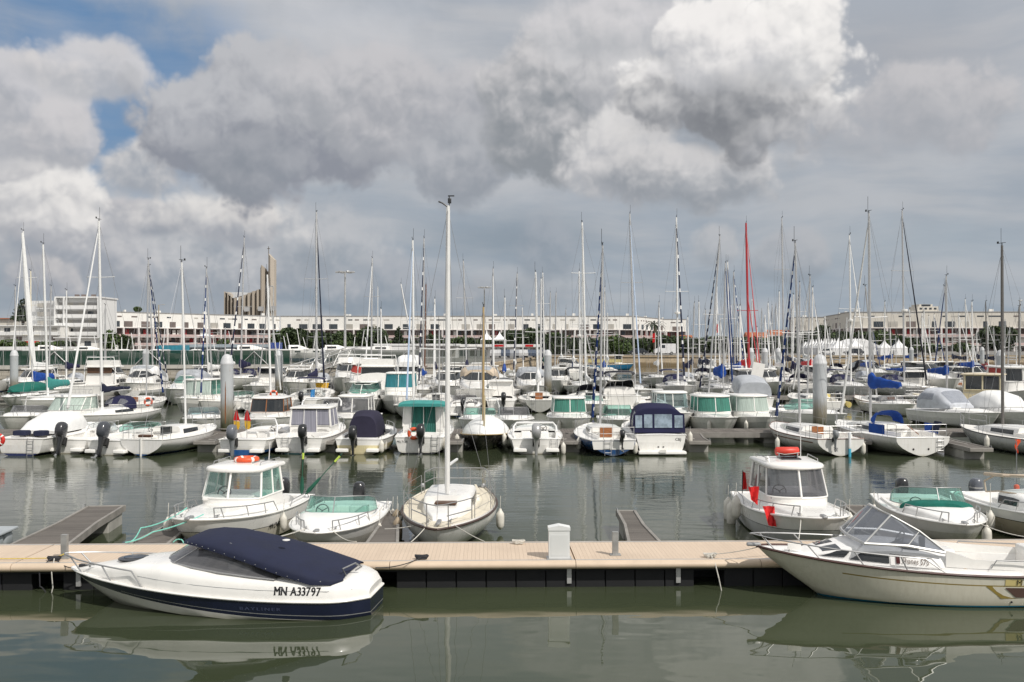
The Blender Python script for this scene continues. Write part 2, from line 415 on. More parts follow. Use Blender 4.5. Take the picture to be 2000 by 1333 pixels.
# ------------------------------------------------------------------ boats
class Hull:
    def __init__(s, L, B, hs, hb, sag=0., draft=.3, kind='v', ws=.86, tm=.35, pw=2.3, qw=.75, rake=.7, tr=0., kst=None, chine=.36, chw=.84, rs=0., rsd=.4, warp=None):
        s.__dict__.update(locals()); s.kst = -draft*.8 if kst is None else kst
    def b(s, t):
        if t < s.tm: k = s.ws+(1-s.ws)*sin(pi/2*t/s.tm)
        else:
            u = (t-s.tm)/(1-s.tm); k = max(0., 1-u**s.pw)**s.qw
        if s.rs and t < s.rs: k *= 1-s.rsd*(1-t/s.rs)**2.2
        return s.B/2*k
    def sheer(s, t): return s.hs+(s.hb-s.hs)*t**1.8-s.sag*4*t*(1-t)
    def zk(s, t):
        if t < .35:
            q = t/.35; q = q*q*(3-2*q); return s.kst+(-s.draft-s.kst)*q
        u = max(0., (t-.6)/.4); return -s.draft*(1-.8*u**3)
    def fy(s, t, fz):
        u = max(0., (t-s.tm)/(1-s.tm))
        if s.kind == 'v':
            c, w = s.chine, s.chw
            if fz < c: y = w*(fz/c)**.9
            else: y = w+(1-w)*((fz-c)/(1-c))**.7
        else: y = sin(pi/2*min(1., fz*1.12+.0))**.75
        y2 = fz**(.8 if s.kind == 'v' else .7)
        return y+(y2-y)*min(1., u**1.6*.85)
    def pt(s, t, fz, side=1):
        z = s.zk(t)+(s.sheer(t)-s.zk(t))*fz
        x = -s.L/2+t*s.L-s.rake*(1-fz)**1.15*t**4+s.tr*(1-fz)*(1-t)**4
        return Vector((x, side*s.b(t)*s.fy(t, fz), z))
    def side(s, x, z, off=.004, sd=1):
        t = (x+s.L/2)/s.L
        for _ in range(4):
            t = min(1., max(0., t)); fz = min(1., max(0.001, (z-s.zk(t))/(s.sheer(t)-s.zk(t)))); p = s.pt(t, fz, 1); t += (x-p.x)/s.L
        return Vector((x, sd*(p.y+off), z))
    def build(s, root, mats, nt=15, breaks=(), mif=None, rail=None, railr=.025):
        ts = [i/(nt-1) for i in range(nt)]; ts = ts[:-1]+[.965, .99, 1.0]
        if s.rs: ts = sorted(set(ts+[s.rs*k for k in (.15, .35, .6, 1.)]))
        W = s.warp or (lambda t, f: f)
        base = [0, .18, s.chine, s.chine+.05, .6, .8, 1.] if s.kind == 'v' else [0, .06, .15, .28, .45, .65, .82, 1.]
        fz = sorted(set([round(f, 4) for f in base+list(breaks)])); s.fzs = fz
        mb = MB()
        for sd in (1, -1):
            rows = [[s.pt(t, W(t, f), sd) for f in fz] for t in ts]
            mb.grid(rows, False, 0, (lambda i, j: mif(ts[i], (fz[j]+fz[j+1])/2)) if mif else None)
        for f0, f1 in zip(fz, fz[1:]):
            a, b = W(0, f0), W(0, f1); mb.poly([s.pt(0, a, 1), s.pt(0, b, 1), s.pt(0, b, -1), s.pt(0, a, -1)], mif(0., (f0+f1)/2) if mif else 0)
        o = mb.build('hull', mats, root, ang=30)
        if rail:
            mr = MB()
            for sd in (1, -1): mr.tube([s.pt(t, 1., sd)+Vector((0, sd*.004, 0)) for t in ts], railr, 6)
            mr.tube([s.pt(0, 1., 1), s.pt(0, 1., -1)], railr*.9, 6)
            mr.build('rub_rail', rail, root)
        return o
    def deckz(s, t, k=0., camber=.05): return s.sheer(t)-.012+camber*(1-k*k)*min(1., s.b(t)*2/s.B)
    def deck(s, root, mat, cockpit=None, sole=.1, coam=0., cockmat=None, well=None, camber=.05, openst=False, name='deck', nt=16):
        """cockpit=(t0,t1,frac)"""
        ts = set([i/nt for i in range(nt+1)]+[.97, .99]); ks = {-1., -.75, -.4, 0., .4, .75, 1.}
        if cockpit:
            t0, t1, fr = cockpit; ts |= {t0, t1}; ks |= {-fr, fr}
            if coam:
                cw = .07; ts |= {min(1., t1+.02)}; ks |= {-fr-cw, fr+cw}
                if t0 > .02: ts |= {t0-.02}
        ts = sorted(ts); ks = sorted(ks)
        def cat(t, k):
            if cockpit:
                if t0 < t < t1 and abs(k) < fr: return 's'
                if coam and t0-.02 < t < t1+.02 and abs(k) < fr+cw and t0 < t: return 'c'
            return 'd'
        def Z(c, t, k): return sole if c == 's' else s.deckz(t, k, camber)+(coam if c == 'c' else 0)
        def P(c, t, k):
            p = s.pt(t, 1.); return Vector((p.x, p.y*k*.995, Z(c, t, k)))
        mb = MB(); C = {}
        for i in range(len(ts)-1):
            for j in range(len(ks)-1):
                c = C[i, j] = cat((ts[i]+ts[i+1])/2, (ks[j]+ks[j+1])/2)
                q = [(ts[i], ks[j]), (ts[i+1], ks[j]), (ts[i+1], ks[j+1]), (ts[i], ks[j+1])]
                mb.poly([P(c, *a) for a in q], 1 if c == 's' else 0)
        for (i, j), c in list(C.items()):
            for (di, dj) in ((1, 0), (0, 1)):
                c2 = C.get((i+di, j+dj))
                if c2 is None or c2 == c: continue
                if di: e = [(ts[i+1], ks[j]), (ts[i+1], ks[j+1])]
                else: e = [(ts[i], ks[j+1]), (ts[i+1], ks[j+1])]
                mb.poly([P(c, *e[0]), P(c, *e[1]), P(c2, *e[1]), P(c2, *e[0])], 1)
        if cockpit and cockpit[0] > .001 or True:
            pass
        # merge verts for smooth shading is skipped: flat camber is fine
        o = mb.build(name, [mat, cockmat or mat], root, smooth=False)
        return o
    def X(s, t): return -s.L/2+t*s.L
PROF = ((1., 0.), (.975, .45), (.93, .80), (.80, .97), (.42, 1.03), (0., 1.06))
class Trunk:
    """moulded cabin top on the deck; st = [(t, width fraction, height)]"""
    def __init__(s, H, st, prof=PROF, base=None):
        s.H = H; s.st = st; s.prof = prof; s.base = base
    def at(s, t):
        st = s.st
        if t <= st[0][0]: return st[0][1:]
        for a, b in zip(st, st[1:]):
            if t <= b[0]:
                k = (t-a[0])/(b[0]-a[0]+1e-9); return (a[1]+(b[1]-a[1])*k, a[2]+(b[2]-a[2])*k)
        return st[-1][1:]
    def bz(s, t): return s.base(t) if s.base else s.H.sheer(t)-.02
    def pp(s, t, a, side=1, off=0.):
        """a in 0..1 along the profile from deck edge to centreline"""
        wf, h = s.at(t); w = s.H.b(t)*wf; n = len(s.prof)-1; k = min(n-1, int(a*n)); u = a*n-k
        p0, p1 = s.prof[k], s.prof[k+1]; y = p0[0]+(p1[0]-p0[0])*u; z = p0[1]+(p1[1]-p0[1])*u
        return Vector((s.H.X(t), side*(y*w+off), s.bz(t)+z*h+off*.3))
    def build(s, root, mat, name='cabin', sub=4, capb=True, capf=True):
        ts = []
        for a, b in zip(s.st, s.st[1:]): ts += [a[0]+(b[0]-a[0])*i/sub for i in range(sub)]
        ts.append(s.st[-1][0]); n = len(s.prof)-1
        rings = []
        for t in ts:
            r = [s.pp(t, i/n, 1) for i in range(n+1)]; r += [Vector((p.x, -p.y, p.z)) for p in r[:-1][::-1]]; rings.append(r)
        mb = MB(); mb.grid(rings, False)
        if capb: mb.poly(rings[0][::-1])
        if capf and s.st[-1][2] > .03: mb.poly(rings[-1])
        return mb.build(name, mat, root, ang=45)
    def window(s, root, t0, t1, a0=.08, a1=.30, mat=None, slant=.0, name='window', sides=(1, -1), n=4):
        for sd in sides:
            rows = []
            for i in range(n+1):
                t = t0+(t1-t0)*i/n
                rows.append([s.pp(t+slant*0, a0, sd, .007), s.pp(t-slant*(i/n), (a0+a1)/2, sd, .007), s.pp(t-slant*(i/n)*1.6, a1, sd, .007)])
            MB().grid(rows).build(name, mat or darkwin, root)
    def side(s, x, z, off=.005, sd=1):
        t = (x+s.H.L/2)/s.H.L; wf, h = s.at(t); w = s.H.b(t)*wf; zz = (z-s.bz(t))/max(h, .01)
        for p0, p1 in zip(s.prof, s.prof[1:]):
            if zz <= p1[1]:
                u = (zz-p0[1])/(p1[1]-p0[1]+1e-9); y = p0[0]+(p1[0]-p0[0])*u; break
        else: y = .4
        return Vector((x, sd*(w*y+off), z+off*.5))
def house(root, xr, xf, xc, wr, wf, z0, z1, z2, rkf=.25, rr=0., taper=.9, glass=gclear, wall=None, roofm=None, rear='door', rearm=None,
          ov=(.12, .15, .06), roofh=.10, sidediv=.5, pil=.028, name='wheelhouse', frontm=None, sidem=None, low=1.0, inter=True, nd=5, hatch=False, pilm=None):
    wall = wall or gel; roofm = roofm or wall; pilm = pilm or wall
    base = thing_part(name, root)
    def outline(z, dx, drx, k, grow=0., bk=0., sg=0.):
        pts = [Vector((xr+drx-bk, (wr+sg)*k, z))]
        pts.append(Vector((xr+(xf-xr)*sidediv+(dx+drx)*.5, ((wr+wf)/2+sg)*k, z)))
        for i in range(nd+1):
            a = pi/2*i/nd; pts.append(Vector((xf+dx+(xc-xf)*sin(a)+grow*sin(a)**.3*(i > 0)+grow*.5*(i == 0), ((wf+sg)*k)*cos(a), z)))
        return pts
    def full(p): return p+[Vector((q.x, -q.y, q.z)) for q in p[::-1] if abs(q.y) > 1e-4]
    lo, mid, top = outline(z0, .02, 0, low), outline(z1, 0, 0, 1.), outline(z2, -rkf, rr, taper)
    mb = MB(); mb.grid([full(lo), full(mid)], False)
    if rear in ('door', 'curtain', 'solid', 'win'):
        mb.poly([lo[0], mid[0], Vector((mid[0].x, -mid[0].y, mid[0].z)), Vector((lo[0].x, -lo[0].y, lo[0].z))])
    mb.poly(full(mid)) if inter else None
    mb.build('wall', wall, base, ang=40)
    # pillars and rims
    pm = MB(); N = len(mid)
    for sd in (1, -1):
        fl = lambda p: Vector((p.x, p.y*sd, p.z))
        for i in (0, 1, 2): pm.tube([fl(mid[i]), fl(top[i])], pil*(1.5 if i == 0 else 1.), 6)
        pm.tube([fl(p) for p in mid], pil*.8, 6); pm.tube([fl(p) for p in top], pil*.9, 6)
    pm.tube([mid[-1], top[-1]], pil, 6)
    pm.build('pillar', pilm, base)
    # panes
    def pane(a, b, sd, m):
        lo_, hi = mid[a:b+1], top[a:b+1]
        fl = lambda p: Vector((p.x, p.y*sd, p.z))
        MB().grid([[fl(p) for p in lo_], [fl(p) for p in hi]]).build('window', m, base)
    for sd in (1, -1):
        pane(0, 1, sd, sidem or glass); pane(1, 2, sd, sidem or glass); pane(2, N-1, sd, frontm or glass)
    x0, x1 = mid[0].x, top[0].x; w0, w1 = mid[0].y, top[0].y
    if rear != 'open':
        def rp(u, v, o=.0):   # u -1..1, v 0..1 from deck to roof
            if v < .5: p, q, k = lo[0], mid[0], v*2
            else: p, q, k = mid[0], top[0], v*2-1
            P = p+(q-p)*k; return Vector((P.x-o, P.y*u, P.z))
        if rear == 'curtain':
            mb = MB(); n = 24
            mb.grid([[rp(-.62+1.24*i/n, v, .03+.018*(i % 2)) for i in range(n+1)] for v in (.06, .5, .98)])
            mb.build('curtain', rearm or curtg, base, smooth=False)
            mb = MB()
            for u in (-.62, 0, .62): mb.tube([rp(u, .05, .06), rp(u, .5, .06), rp(u, .97, .06)], .018, 6)
            mb.build('door_frame', wall, base)
            mb = MB()
            for sd in (1, -1): mb.grid([[rp(sd*.62, v, 0), rp(sd*1., v, 0)] for v in (.5, 1.)])
            mb.build('bulkhead', wall, base)
        elif rear == 'door':
            for u0, u1, m in ((-.96, -.34, rearm or glass), (.34, .96, rearm or glass)):
                mb = MB(); mb.grid([[rp(u0, .55, .004), rp(u1, .55, .004)], [rp(u0, .97, .004), rp(u1, .97, .004)]]); mb.build('window', m, base)
            mb = MB(); mb.grid([[rp(-.30, v, .02), rp(.30, v, .02)] for v in (.03, .5, .96)]); mb.build('door', rearm or gsmoke, base)
            mb = MB()
            for u in (-.97, -.32, .32, .97): mb.tube([rp(u, .5 if abs(u) > .5 else .03, .012), rp(u, .5, .012), rp(u, .98, .012)], .022, 6)
            mb.tube([rp(-.97, .52, .012), rp(-.32, .52, .012)], .02); mb.tube([rp(.97, .52, .012), rp(.32, .52, .012)], .02)
            mb.build('door_frame', wall, base)
        elif rear == 'solid':
            mb = MB(); mb.grid([[rp(-1, v), rp(1, v)] for v in (.5, 1.)]); mb.build('bulkhead', wall, base)
    # roof
    def ro(z, g, k):
        o = outline(z, -rkf, rr, taper, grow=ov[0]*g, bk=ov[1]*g, sg=ov[2]*g); o = full(o)
        cx = sum(p.x for p in o)/len(o); return [Vector((cx+(p.x-cx)*k, p.y*k, p.z)) for p in o]
    rg = [ro(z2, .8, 1.), ro(z2+.015, 1, 1.0), ro(z2+roofh*.5, 1, 1.0), ro(z2+roofh*.8, .9, .98), ro(z2+roofh, .6, .93), ro(z2+roofh*1.25, .3, .65), ro(z2+roofh*1.35, .2, .25)]
    MB().loft(rg, True).build('roof', roofm, base, ang=50)
    if hatch:
        MB().rbox(((xr+xf)/2, 0, z2+roofh*1.3+.02), (.5, .45, .05), .03).build('hatch', darkwin, base)
    return base
def thing_part(name, root):
    o = bpy.data.objects.new(name, None); COL.objects.link(o); o.parent = root; o.empty_display_size = .1; return o
def windscreen(root, pts, h, lean, inn=.9, glass=gclear, frame=steel, mull=(), ends=.35, fr=.014, name='windscreen', matf=None):
    """pts: half outline from aft (y>0) to the centre; mirrored"""
    P = [Vector(p) for p in pts]; full = P+[Vector((p.x, -p.y, p.z)) for p in P[::-1][1:]]; n = len(full)
    top = []
    for i, p in enumerate(full):
        r = min(i, n-1-i)/((n-1)/2.); hh = h*(ends+(1-ends)*min(1, r*2.2)**.8)
        top.append(Vector((p.x-lean*hh/h, p.y*inn, p.z+hh)))
    base = MB().grid([full, top]).build(name, glass, root)
    mb = MB(); mb.tube(top, fr); mb.tube(full, fr)
    mb.tube([full[0], top[0]], fr); mb.tube([full[-1], top[-1]], fr)
    for k in mull: mb.tube([full[k], top[k]], fr)
    mb.build('frame', frame, base)
    return base
def canopy(root, rings, mat, name='canopy', n=14, capf=False, capb=False, panels=(), pm=None, bows=None, e=2.6):
    def P(i, a, g=0.):
        i0 = min(int(i), len(rings)-2); k = i-i0; A, B = rings[i0], rings[i0+1]
        x, w, zb, zt = [A[q]+(B[q]-A[q])*k for q in range(4)]
        c, s_ = cos(pi*a), sin(pi*a)
        return Vector((x, (w+g)*(abs(c)**(2/e))*(1 if c > 0 else -1), zb+(zt-zb+g)*(abs(s_)**(2/e))))
    mb = MB(); m = (len(rings)-1)*3
    rows = [[P(i/3, a/n) for a in range(n+1)] for i in range(m+1)]
    mb.grid(rows)
    if capb: mb.poly(rows[0])
    if capf: mb.poly(rows[-1])
    o = mb.build(name, mat, root, ang=50)
    for (i0, i1, a0, a1) in panels:
        MB().grid([[P(i0+(i1-i0)*i/4, a0+(a1-a0)*a/5, .012) for a in range(6)] for i in range(5)]).build('window', pm or vinyl, o)
    if bows:
        mb = MB()
        for i in bows: mb.tube([P(i, a/12, .01) for a in range(13)], .013)
        mb.build('frame', steel, o)
    return o
def endpanel(root, ring, mat, dx=0., y0=-1., y1=1., z0=.0, z1=1., e=2.6, name='window', n=8):
    x, w, zb, zt = ring[:4]; rows = []
    for i in range(n+1):
        u = y0+(y1-y0)*i/n; zz = zb+(zt-zb)*(max(0, 1-abs(u)**e))**(1/e)
        rows.append([Vector((x+dx, w*u, zb+(zz-zb)*z0)), Vector((x+dx, w*u, zb+(zz-zb)*z1))])
    return MB().grid(rows).build(name, mat, root)
def outboard(root, x, z, col=blackp, s=1., y=0., cap=None, tilt=0., label=None, stripe=None):
    o = thing_part('outboard_motor', root); o.location = (x, y, z); o.rotation_euler = (0, R(tilt), 0); o.scale = (s, s, s)
    def ring(zz, lx, ly, cx, p=3.):
        r = []
        for k in range(14):
            a = 2*pi*k/14; c, q = cos(a), sin(a)
            r.append(Vector((cx+lx*abs(c)**(2/p)*(1 if c > 0 else -1), ly*abs(q)**(2/p)*(1 if q > 0 else -1), zz)))
        return r
    rg = [ring(.02, .16, .13, -.28), ring(.10, .24, .17, -.30), ring(.30, .27, .185, -.31), ring(.46, .25, .175, -.30), ring(.56, .20, .15, -.27), ring(.61, .12, .09, -.25)]
    MB().loft(rg).build('cowl', cap or col, o, ang=60)
    if stripe:
        MB().loft([ring(.29, .274, .19, -.31), ring(.33, .273, .19, -.31)], False).build('stripe', stripe, o)
    mb = MB(); mb.loft([ring(-.95, .10, .035, -.24), ring(-.55, .12, .05, -.25), ring(-.25, .10, .07, -.26), ring(.03, .15, .11, -.28)])
    mb.box((-.30, 0, -.66), (.34, .20, .02)); mb.loft([ring(-.86, .05, .05, -.24), ring(-.80, .2, .06, -.26), ring(-.72, .05, .05, -.24)])
    mb.build('leg', col, o)
    mb = MB(); mb.box((-.09, 0, -.08), (.14, .24, .28)); mb.box((-.02, .11, -.12), (.06, .05, .34)); mb.box((-.02, -.11, -.12), (.06, .05, .34))
    mb.build('bracket', blackr, o, smooth=False)
    mb = MB()
    for k in range(3):
        a = 2*pi*k/3; mb.box((-.46, .07*cos(a), -.79+.07*sin(a)), (.03, .13, .08), rx=a)
    mb.build('propeller', steel, o, smooth=False)
    return o
def rail(root, paths, r=.013, name='bow_rail', mat=None):
    mb = MB()
    for p in paths: mb.tube(p, r, 6)
    return mb.build(name, mat or steel, root)
def bowrail(root, H, t0, t1=1., h=.3, ins=.06, nst=4, out=.1, closed=True, r=.013, split=0., drop=True):
    """rail following the sheer, from t0 forward; closed joins round the stem"""
    ps = []; N = 9
    def at(t, sd, hh): 
        p = H.pt(t, 1., sd); y = max(0, abs(p.y)-ins)*sd; return Vector((p.x-(.0 if t < .95 else .05)+out*(hh/h)*(t-t0)/(1.001-t0), y if t < .995 else sd*.06, p.z+hh))
    paths = []
    for sd in (1, -1):
        ts = [t0+(t1-t0)*i/N for i in range(N+1)]
        top = [at(t, sd, h*(min(1, (t-t0)/(t1-t0)*4+.55) if i else 1)) for i, t in enumerate(ts)]
        if drop: top[0] = at(t0, sd, .0)
        paths.append(top)
        for i in range(1, nst+1):
            t = t0+(t1-t0)*i/(nst+.2); paths.append([at(t-.012, sd, 0), at(t, sd, h*min(1, (t-t0)/(t1-t0)*4+.55))])
    if closed and split == 0:
        a = paths[0][-1]; b = at(t1, -1, h); paths.append([a, (a+b)/2+Vector((.05, 0, 0)), b])
    else:
        for sd in (1, -1):
            p = at(t1, sd, h); q = at(t1, sd, 0); paths.append([p, q])
    return rail(root, paths, r)
def lifelines(root, H, t0, t1, n=4, h=.55, r=.012, two=True, name='guard_rail'):
    paths = []
    for sd in (1, -1):
        tops = []; mids = []
        for i in range(n):
            t = t0+(t1-t0)*i/(n-1); p = H.pt(t, 1., sd); q = Vector((p.x, p.y-sd*.05, p.z)); paths.append(([q, q+Vector((0, 0, h))], r))
            tops.append(q+Vector((0, 0, h))); mids.append(q+Vector((0, 0, h*.5)))
        paths.append((tops, r*.45))
        if two: paths.append((mids, r*.45))
    mb = MB()
    for p, rr in paths: mb.tube(p, rr, 5)
    return mb.build(name, steel, root)
def pulpit(root, H, bow=True, h=.6, t=.86, r=.014, name=None):
    ps = []
    if bow:
        def at(tt, sd, hh, o=0): p = H.pt(tt, 1., sd); return Vector((p.x+o, p.y*.92, p.z+hh))
        a = [at(t, 1, h), at(t+.06, 1, h), at(.97, 1, h, .03)]; b = [Vector((p.x, -p.y, p.z)) for p in a[::-1]]
        ps.append(a+[Vector((H.L/2+.08, 0, H.sheer(1)+h))]+b)
        a = [at(t, 1, h*.5), at(.97, 1, h*.5, .0)]; ps += [a, [Vector((p.x, -p.y, p.z)) for p in a]]
        for tt in (t, .965):
            for sd in (1, -1): ps.append([at(tt, sd, 0, -.04), at(tt, sd, h)])
    else:
        def at(tt, sd, hh): p = H.pt(tt, 1., sd); return Vector((p.x+.02, p.y*.94, p.z+hh))
        for hh in (h, h*.5): ps.append([at(t, 1, hh), at(.015, 1, hh), at(.015, .5, hh), at(.015, -.5, hh), at(.015, -1, hh), at(t, -1, hh)])
        for tt, sd in ((t, 1), (t, -1), (.015, 1), (.015, -1), (.015, .45), (.015, -.45)): ps.append([at(tt, sd, 0), at(tt, sd, h)])
    return rail(root, ps, r, name or ('pulpit' if bow else 'pushpit'))
def ladder(root, x, y, z0, z1, w=.28, dx=-.03):
    mb = MB()
    for s_ in (-1, 1): mb.tube([(x, y+s_*w/2, z1), (x+dx, y+s_*w/2, z0)], .013)
    k = 3
    for i in range(k): 
        z = z0+(z1-z0)*(i+.5)/k; mb.tube([(x+dx*.5, y-w/2, z), (x+dx*.5, y+w/2, z)], .014)
    return mb.build('ladder', steel, root)
def sailcover(root, a, b, mat, r0=.17, r1=.09, droop=.0, name='sail_cover', seed=1, up=.35):
    rnd = random.Random(seed); a = Vector(a); b = Vector(b); rows = []
    N = 12
    for i in range(N+1):
        k = i/N; p = a+(b-a)*k; r = r0+(r1-r0)*k; r *= .85+.3*rnd.random()
        if i == 0: r *= .75
        hgt = r*1.25+(up*max(0, 1-k*6))
        ring = []
        for j in range(10):
            an = 2*pi*j/10; z = sin(an); ring.append(p+Vector((0, cos(an)*r*.62, (z*hgt if z > 0 else z*r*.75)-droop*k*k*.3+.04*rnd.uniform(-1, 1))))
        rows.append(ring)
    return MB().loft(rows).build(name, mat, root, ang=60)
def rig(root, H, mx, zt, top=None, mat=alu, r=.06, boom=None, cover=None, furl=None, furlr=.05, sp=(.5,), wires=True, backstay=True, ant=True,
        radar=False, wr=.005, boomz=1.15, stripe=None, z0=None, seed=1, fulltop=1., cr=(.19, .09), boomup=0., jib=True, fx=None, step=None, covername='sail_cover'):
    zb = H.sheer(.5)+.2 if z0 is None else z0
    foot = Vector((mx, 0, zb)); tp = Vector((mx, 0, zt)) if top is None else Vector(top)
    def M(k): return foot+(tp-foot)*k
    m = MB(); m.tube([foot, M(.33), M(.66), M(.9), tp], [r, r, r, r*.92, r*.75], 8); ms = m.build('mast', mat, root)
    if sp:
        mb = MB()
        for k in sp:
            p = M(k); w = H.B*.30; mb.tube([p+Vector((-.08, w, .03)), p, p+Vector((-.08, -w, .03))], r*.28, 5)
        mb.build('spreader', mat, ms)
    if ant:
        mb = MB(); mb.tube([tp, tp+Vector((.0, .05, .0)), tp+Vector((0, .05, .8))], .010, 4); mb.tube([tp+Vector((-.25, 0, .12)), tp+Vector((.25, 0, .12))], .012, 4)
        mb.tube([tp, tp+Vector((0, 0, .14))], .02, 5); mb.box(tp+Vector((.28, 0, .16)), (.12, .02, .1)); mb.build('masthead_gear', blackr, ms, smooth=False)
    if wires:
        for k_, (dx_, dy_) in enumerate(((-.16, .05), (.14, -.06))): MB().tube([M(.03)+Vector((dx_, dy_, 0)), M(.97)+Vector((dx_*.5, dy_*.5, 0))], wr*.8, 4, cap=False).build('halyard', wirem, ms)
    bow = Vector((H.L/2-.08 if fx is None else fx, 0, H.sheer(1.)+.05)); ft = M(fulltop)
    if wires:
        for sd in (1, -1):
            t = (mx+H.L/2)/H.L; ch = H.pt(t-.03, 1., sd); mb = MB()
            for k in ([1.]+([sp[-1]] if sp else [])):
                s_ = [ch*.98+Vector((0, 0, .02))]
                if sp and k > sp[0]: s_.append(M(sp[0])+Vector((-.08, sd*H.B*.30, .03)))
                if sp and len(sp) > 1 and k > sp[1]: s_.append(M(sp[1])+Vector((-.08, sd*H.B*.28, .03)))
                s_.append(M(k*.985)); mb.tube(s_, wr, 4, cap=False)
            mb.build('shroud', wirem, root)
        if backstay: MB().tube([M(.995), (H.X(.01), 0, H.sheer(0)+.03)], wr, 4, cap=False).build('backstay', wirem, root)
        MB().tube([ft, bow], wr*1.2, 4, cap=False).build('forestay', wirem, root)
    if furl is not None:
        mb = MB(); N = 44 if stripe else 8; pts = []; rr = []
        for i in range(N+1):
            k = .03+.93*i/N; pts.append(bow+(ft-bow)*k); rr.append(furlr*(1.15-.75*k)*(1+.10*sin(i*2.1+seed)))
        mb.tube(pts, rr, 7)
        if stripe:
            nf = 7; mb.mi = [(1 if ((q//nf)*2+(q % nf)*3/7.) % 5 < 1.0 else 0) for q in range(len(mb.f))]
            mb.build('furled_sail', [furl, stripe], root)
        else: mb.build('furled_sail', furl, root)
    if boom:
        bz = zb+boomz; a = Vector((mx-.05, 0, bz)); b = Vector((mx-boom, 0, bz+boomup))
        MB().tube([a, b], r*.75, 8).build('boom', mat, root)
        if cover is not None: sailcover(root, a+Vector((.12, 0, .08)), b+Vector((.1, 0, .08)), cover, cr[0], cr[1], seed=seed, name=covername)
    if radar:
        p = M(.42)+Vector((.22, 0, 0)); mb = MB(); mb.lathe([(.02, -.1), (.26, -.08), (.28, 0), (.26, .1), (.05, .13)], 12, p); mb.box(p+Vector((-.15, 0, -.1)), (.3, .08, .05)); mb.build('radar_dome', gel, ms)
    return ms
def seats(root, items, mat=None, name='seat'):
    for (c, d) in items: MB().rbox(c, d, .05).build(name, mat or gel, root)
def wheel(root, c, r=.2, tilt=25, mat=None):
    mb = MB(); M = Matrix.Rotation(R(90-tilt), 3, 'Y'); C = Vector(c)
    mb.tube([C+M @ Vector((r*cos(2*pi*k/14), r*sin(2*pi*k/14), 0)) for k in range(14)], .014, 5, closed=True)
    for k in range(3): mb.tube([C, C+M @ Vector((r*cos(2*pi*k/3), r*sin(2*pi*k/3), 0))], .012, 4)
    mb.tube([C, C+Vector((.15, 0, -.08))], .025, 5)
    return mb.build('steering_wheel', mat or blackp, root)
def boat_root(name, label, cat, px, Y, rz, L, ref='c', group=None):
    d = {'c': 0, 's': L/2, 'b': -L/2}[ref]; X = WX(px, Y)
    return thing(name, label, cat, (X+d*cos(R(rz)), Y+d*sin(R(rz)), 0), rz, group)
def oval(c, rx, ry, mat, root, name='porthole', n=14, nrm='y'):
    pts = [(c[0]+rx*cos(2*pi*k/n), c[1], c[2]+ry*sin(2*pi*k/n)) if nrm == 'y' else (c[0], c[1]+rx*cos(2*pi*k/n), c[2]+ry*sin(2*pi*k/n)) for k in range(n)]
    return MB().poly(pts).build(name, mat, root, smooth=False)
# fenders ----------------------------------------------------------
FEND = None
def fender(X, Y, z, label, s=1., mat=None, group='fenders hanging from the boats', h=.55, rope=.35):
    t = thing('fender', label, 'fender', (X, Y, z), 0, group)
    mb = MB(); r = .11*s; hh = h*s
    mb.lathe([(.02, -hh), (r*.55, -hh+.03), (r*.95, -hh+.10), (r, -hh*.6), (r, -hh*.35), (r*.92, -.10), (r*.45, -.03), (.03, .02)], 12)
    mb.build('body', mat or fenderm, t, ang=60)
    MB().tube([(0, 0, 0), (0.01, .02, rope)], .008, 5).build('lanyard', ropew, t)
    return t
def rope(label, pts, r=.012, mat=None, sag=.0, n=10, cat='rope', group='mooring lines', name='mooring_rope'):
    P = [Vector(p) for p in pts]; out = []
    for a, b in zip(P, P[1:]):
        for i in range(n):
            k = i/n; out.append(a+(b-a)*k-Vector((0, 0, sag*4*k*(1-k))))
    out.append(P[-1])
    return tag(MB().tube(out, r, 5).build(name, mat or ropew), label, cat, group)

def patch(tr, q, off=.012, sd=1, nx=6, nz=3):
    """curved patch on a trunk side; q = 4 (x, height fraction) corners: bottom a, bottom b, top b, top a"""
    rows = []
    for j in range(nz+1):
        v = j/nz; r = []
        for i in range(nx+1):
            u = i/nx; x = (q[0][0]*(1-u)+q[1][0]*u)*(1-v)+(q[3][0]*(1-u)+q[2][0]*u)*v; k = (q[0][1]*(1-u)+q[1][1]*u)*(1-v)+(q[3][1]*(1-u)+q[2][1]*u)*v
            t = (x+tr.H.L/2)/tr.H.L; r.append(tr.side(x, tr.bz(t)+tr.at(t)[1]*k, off, sd))
        rows.append(r)
    return MB().grid(rows)
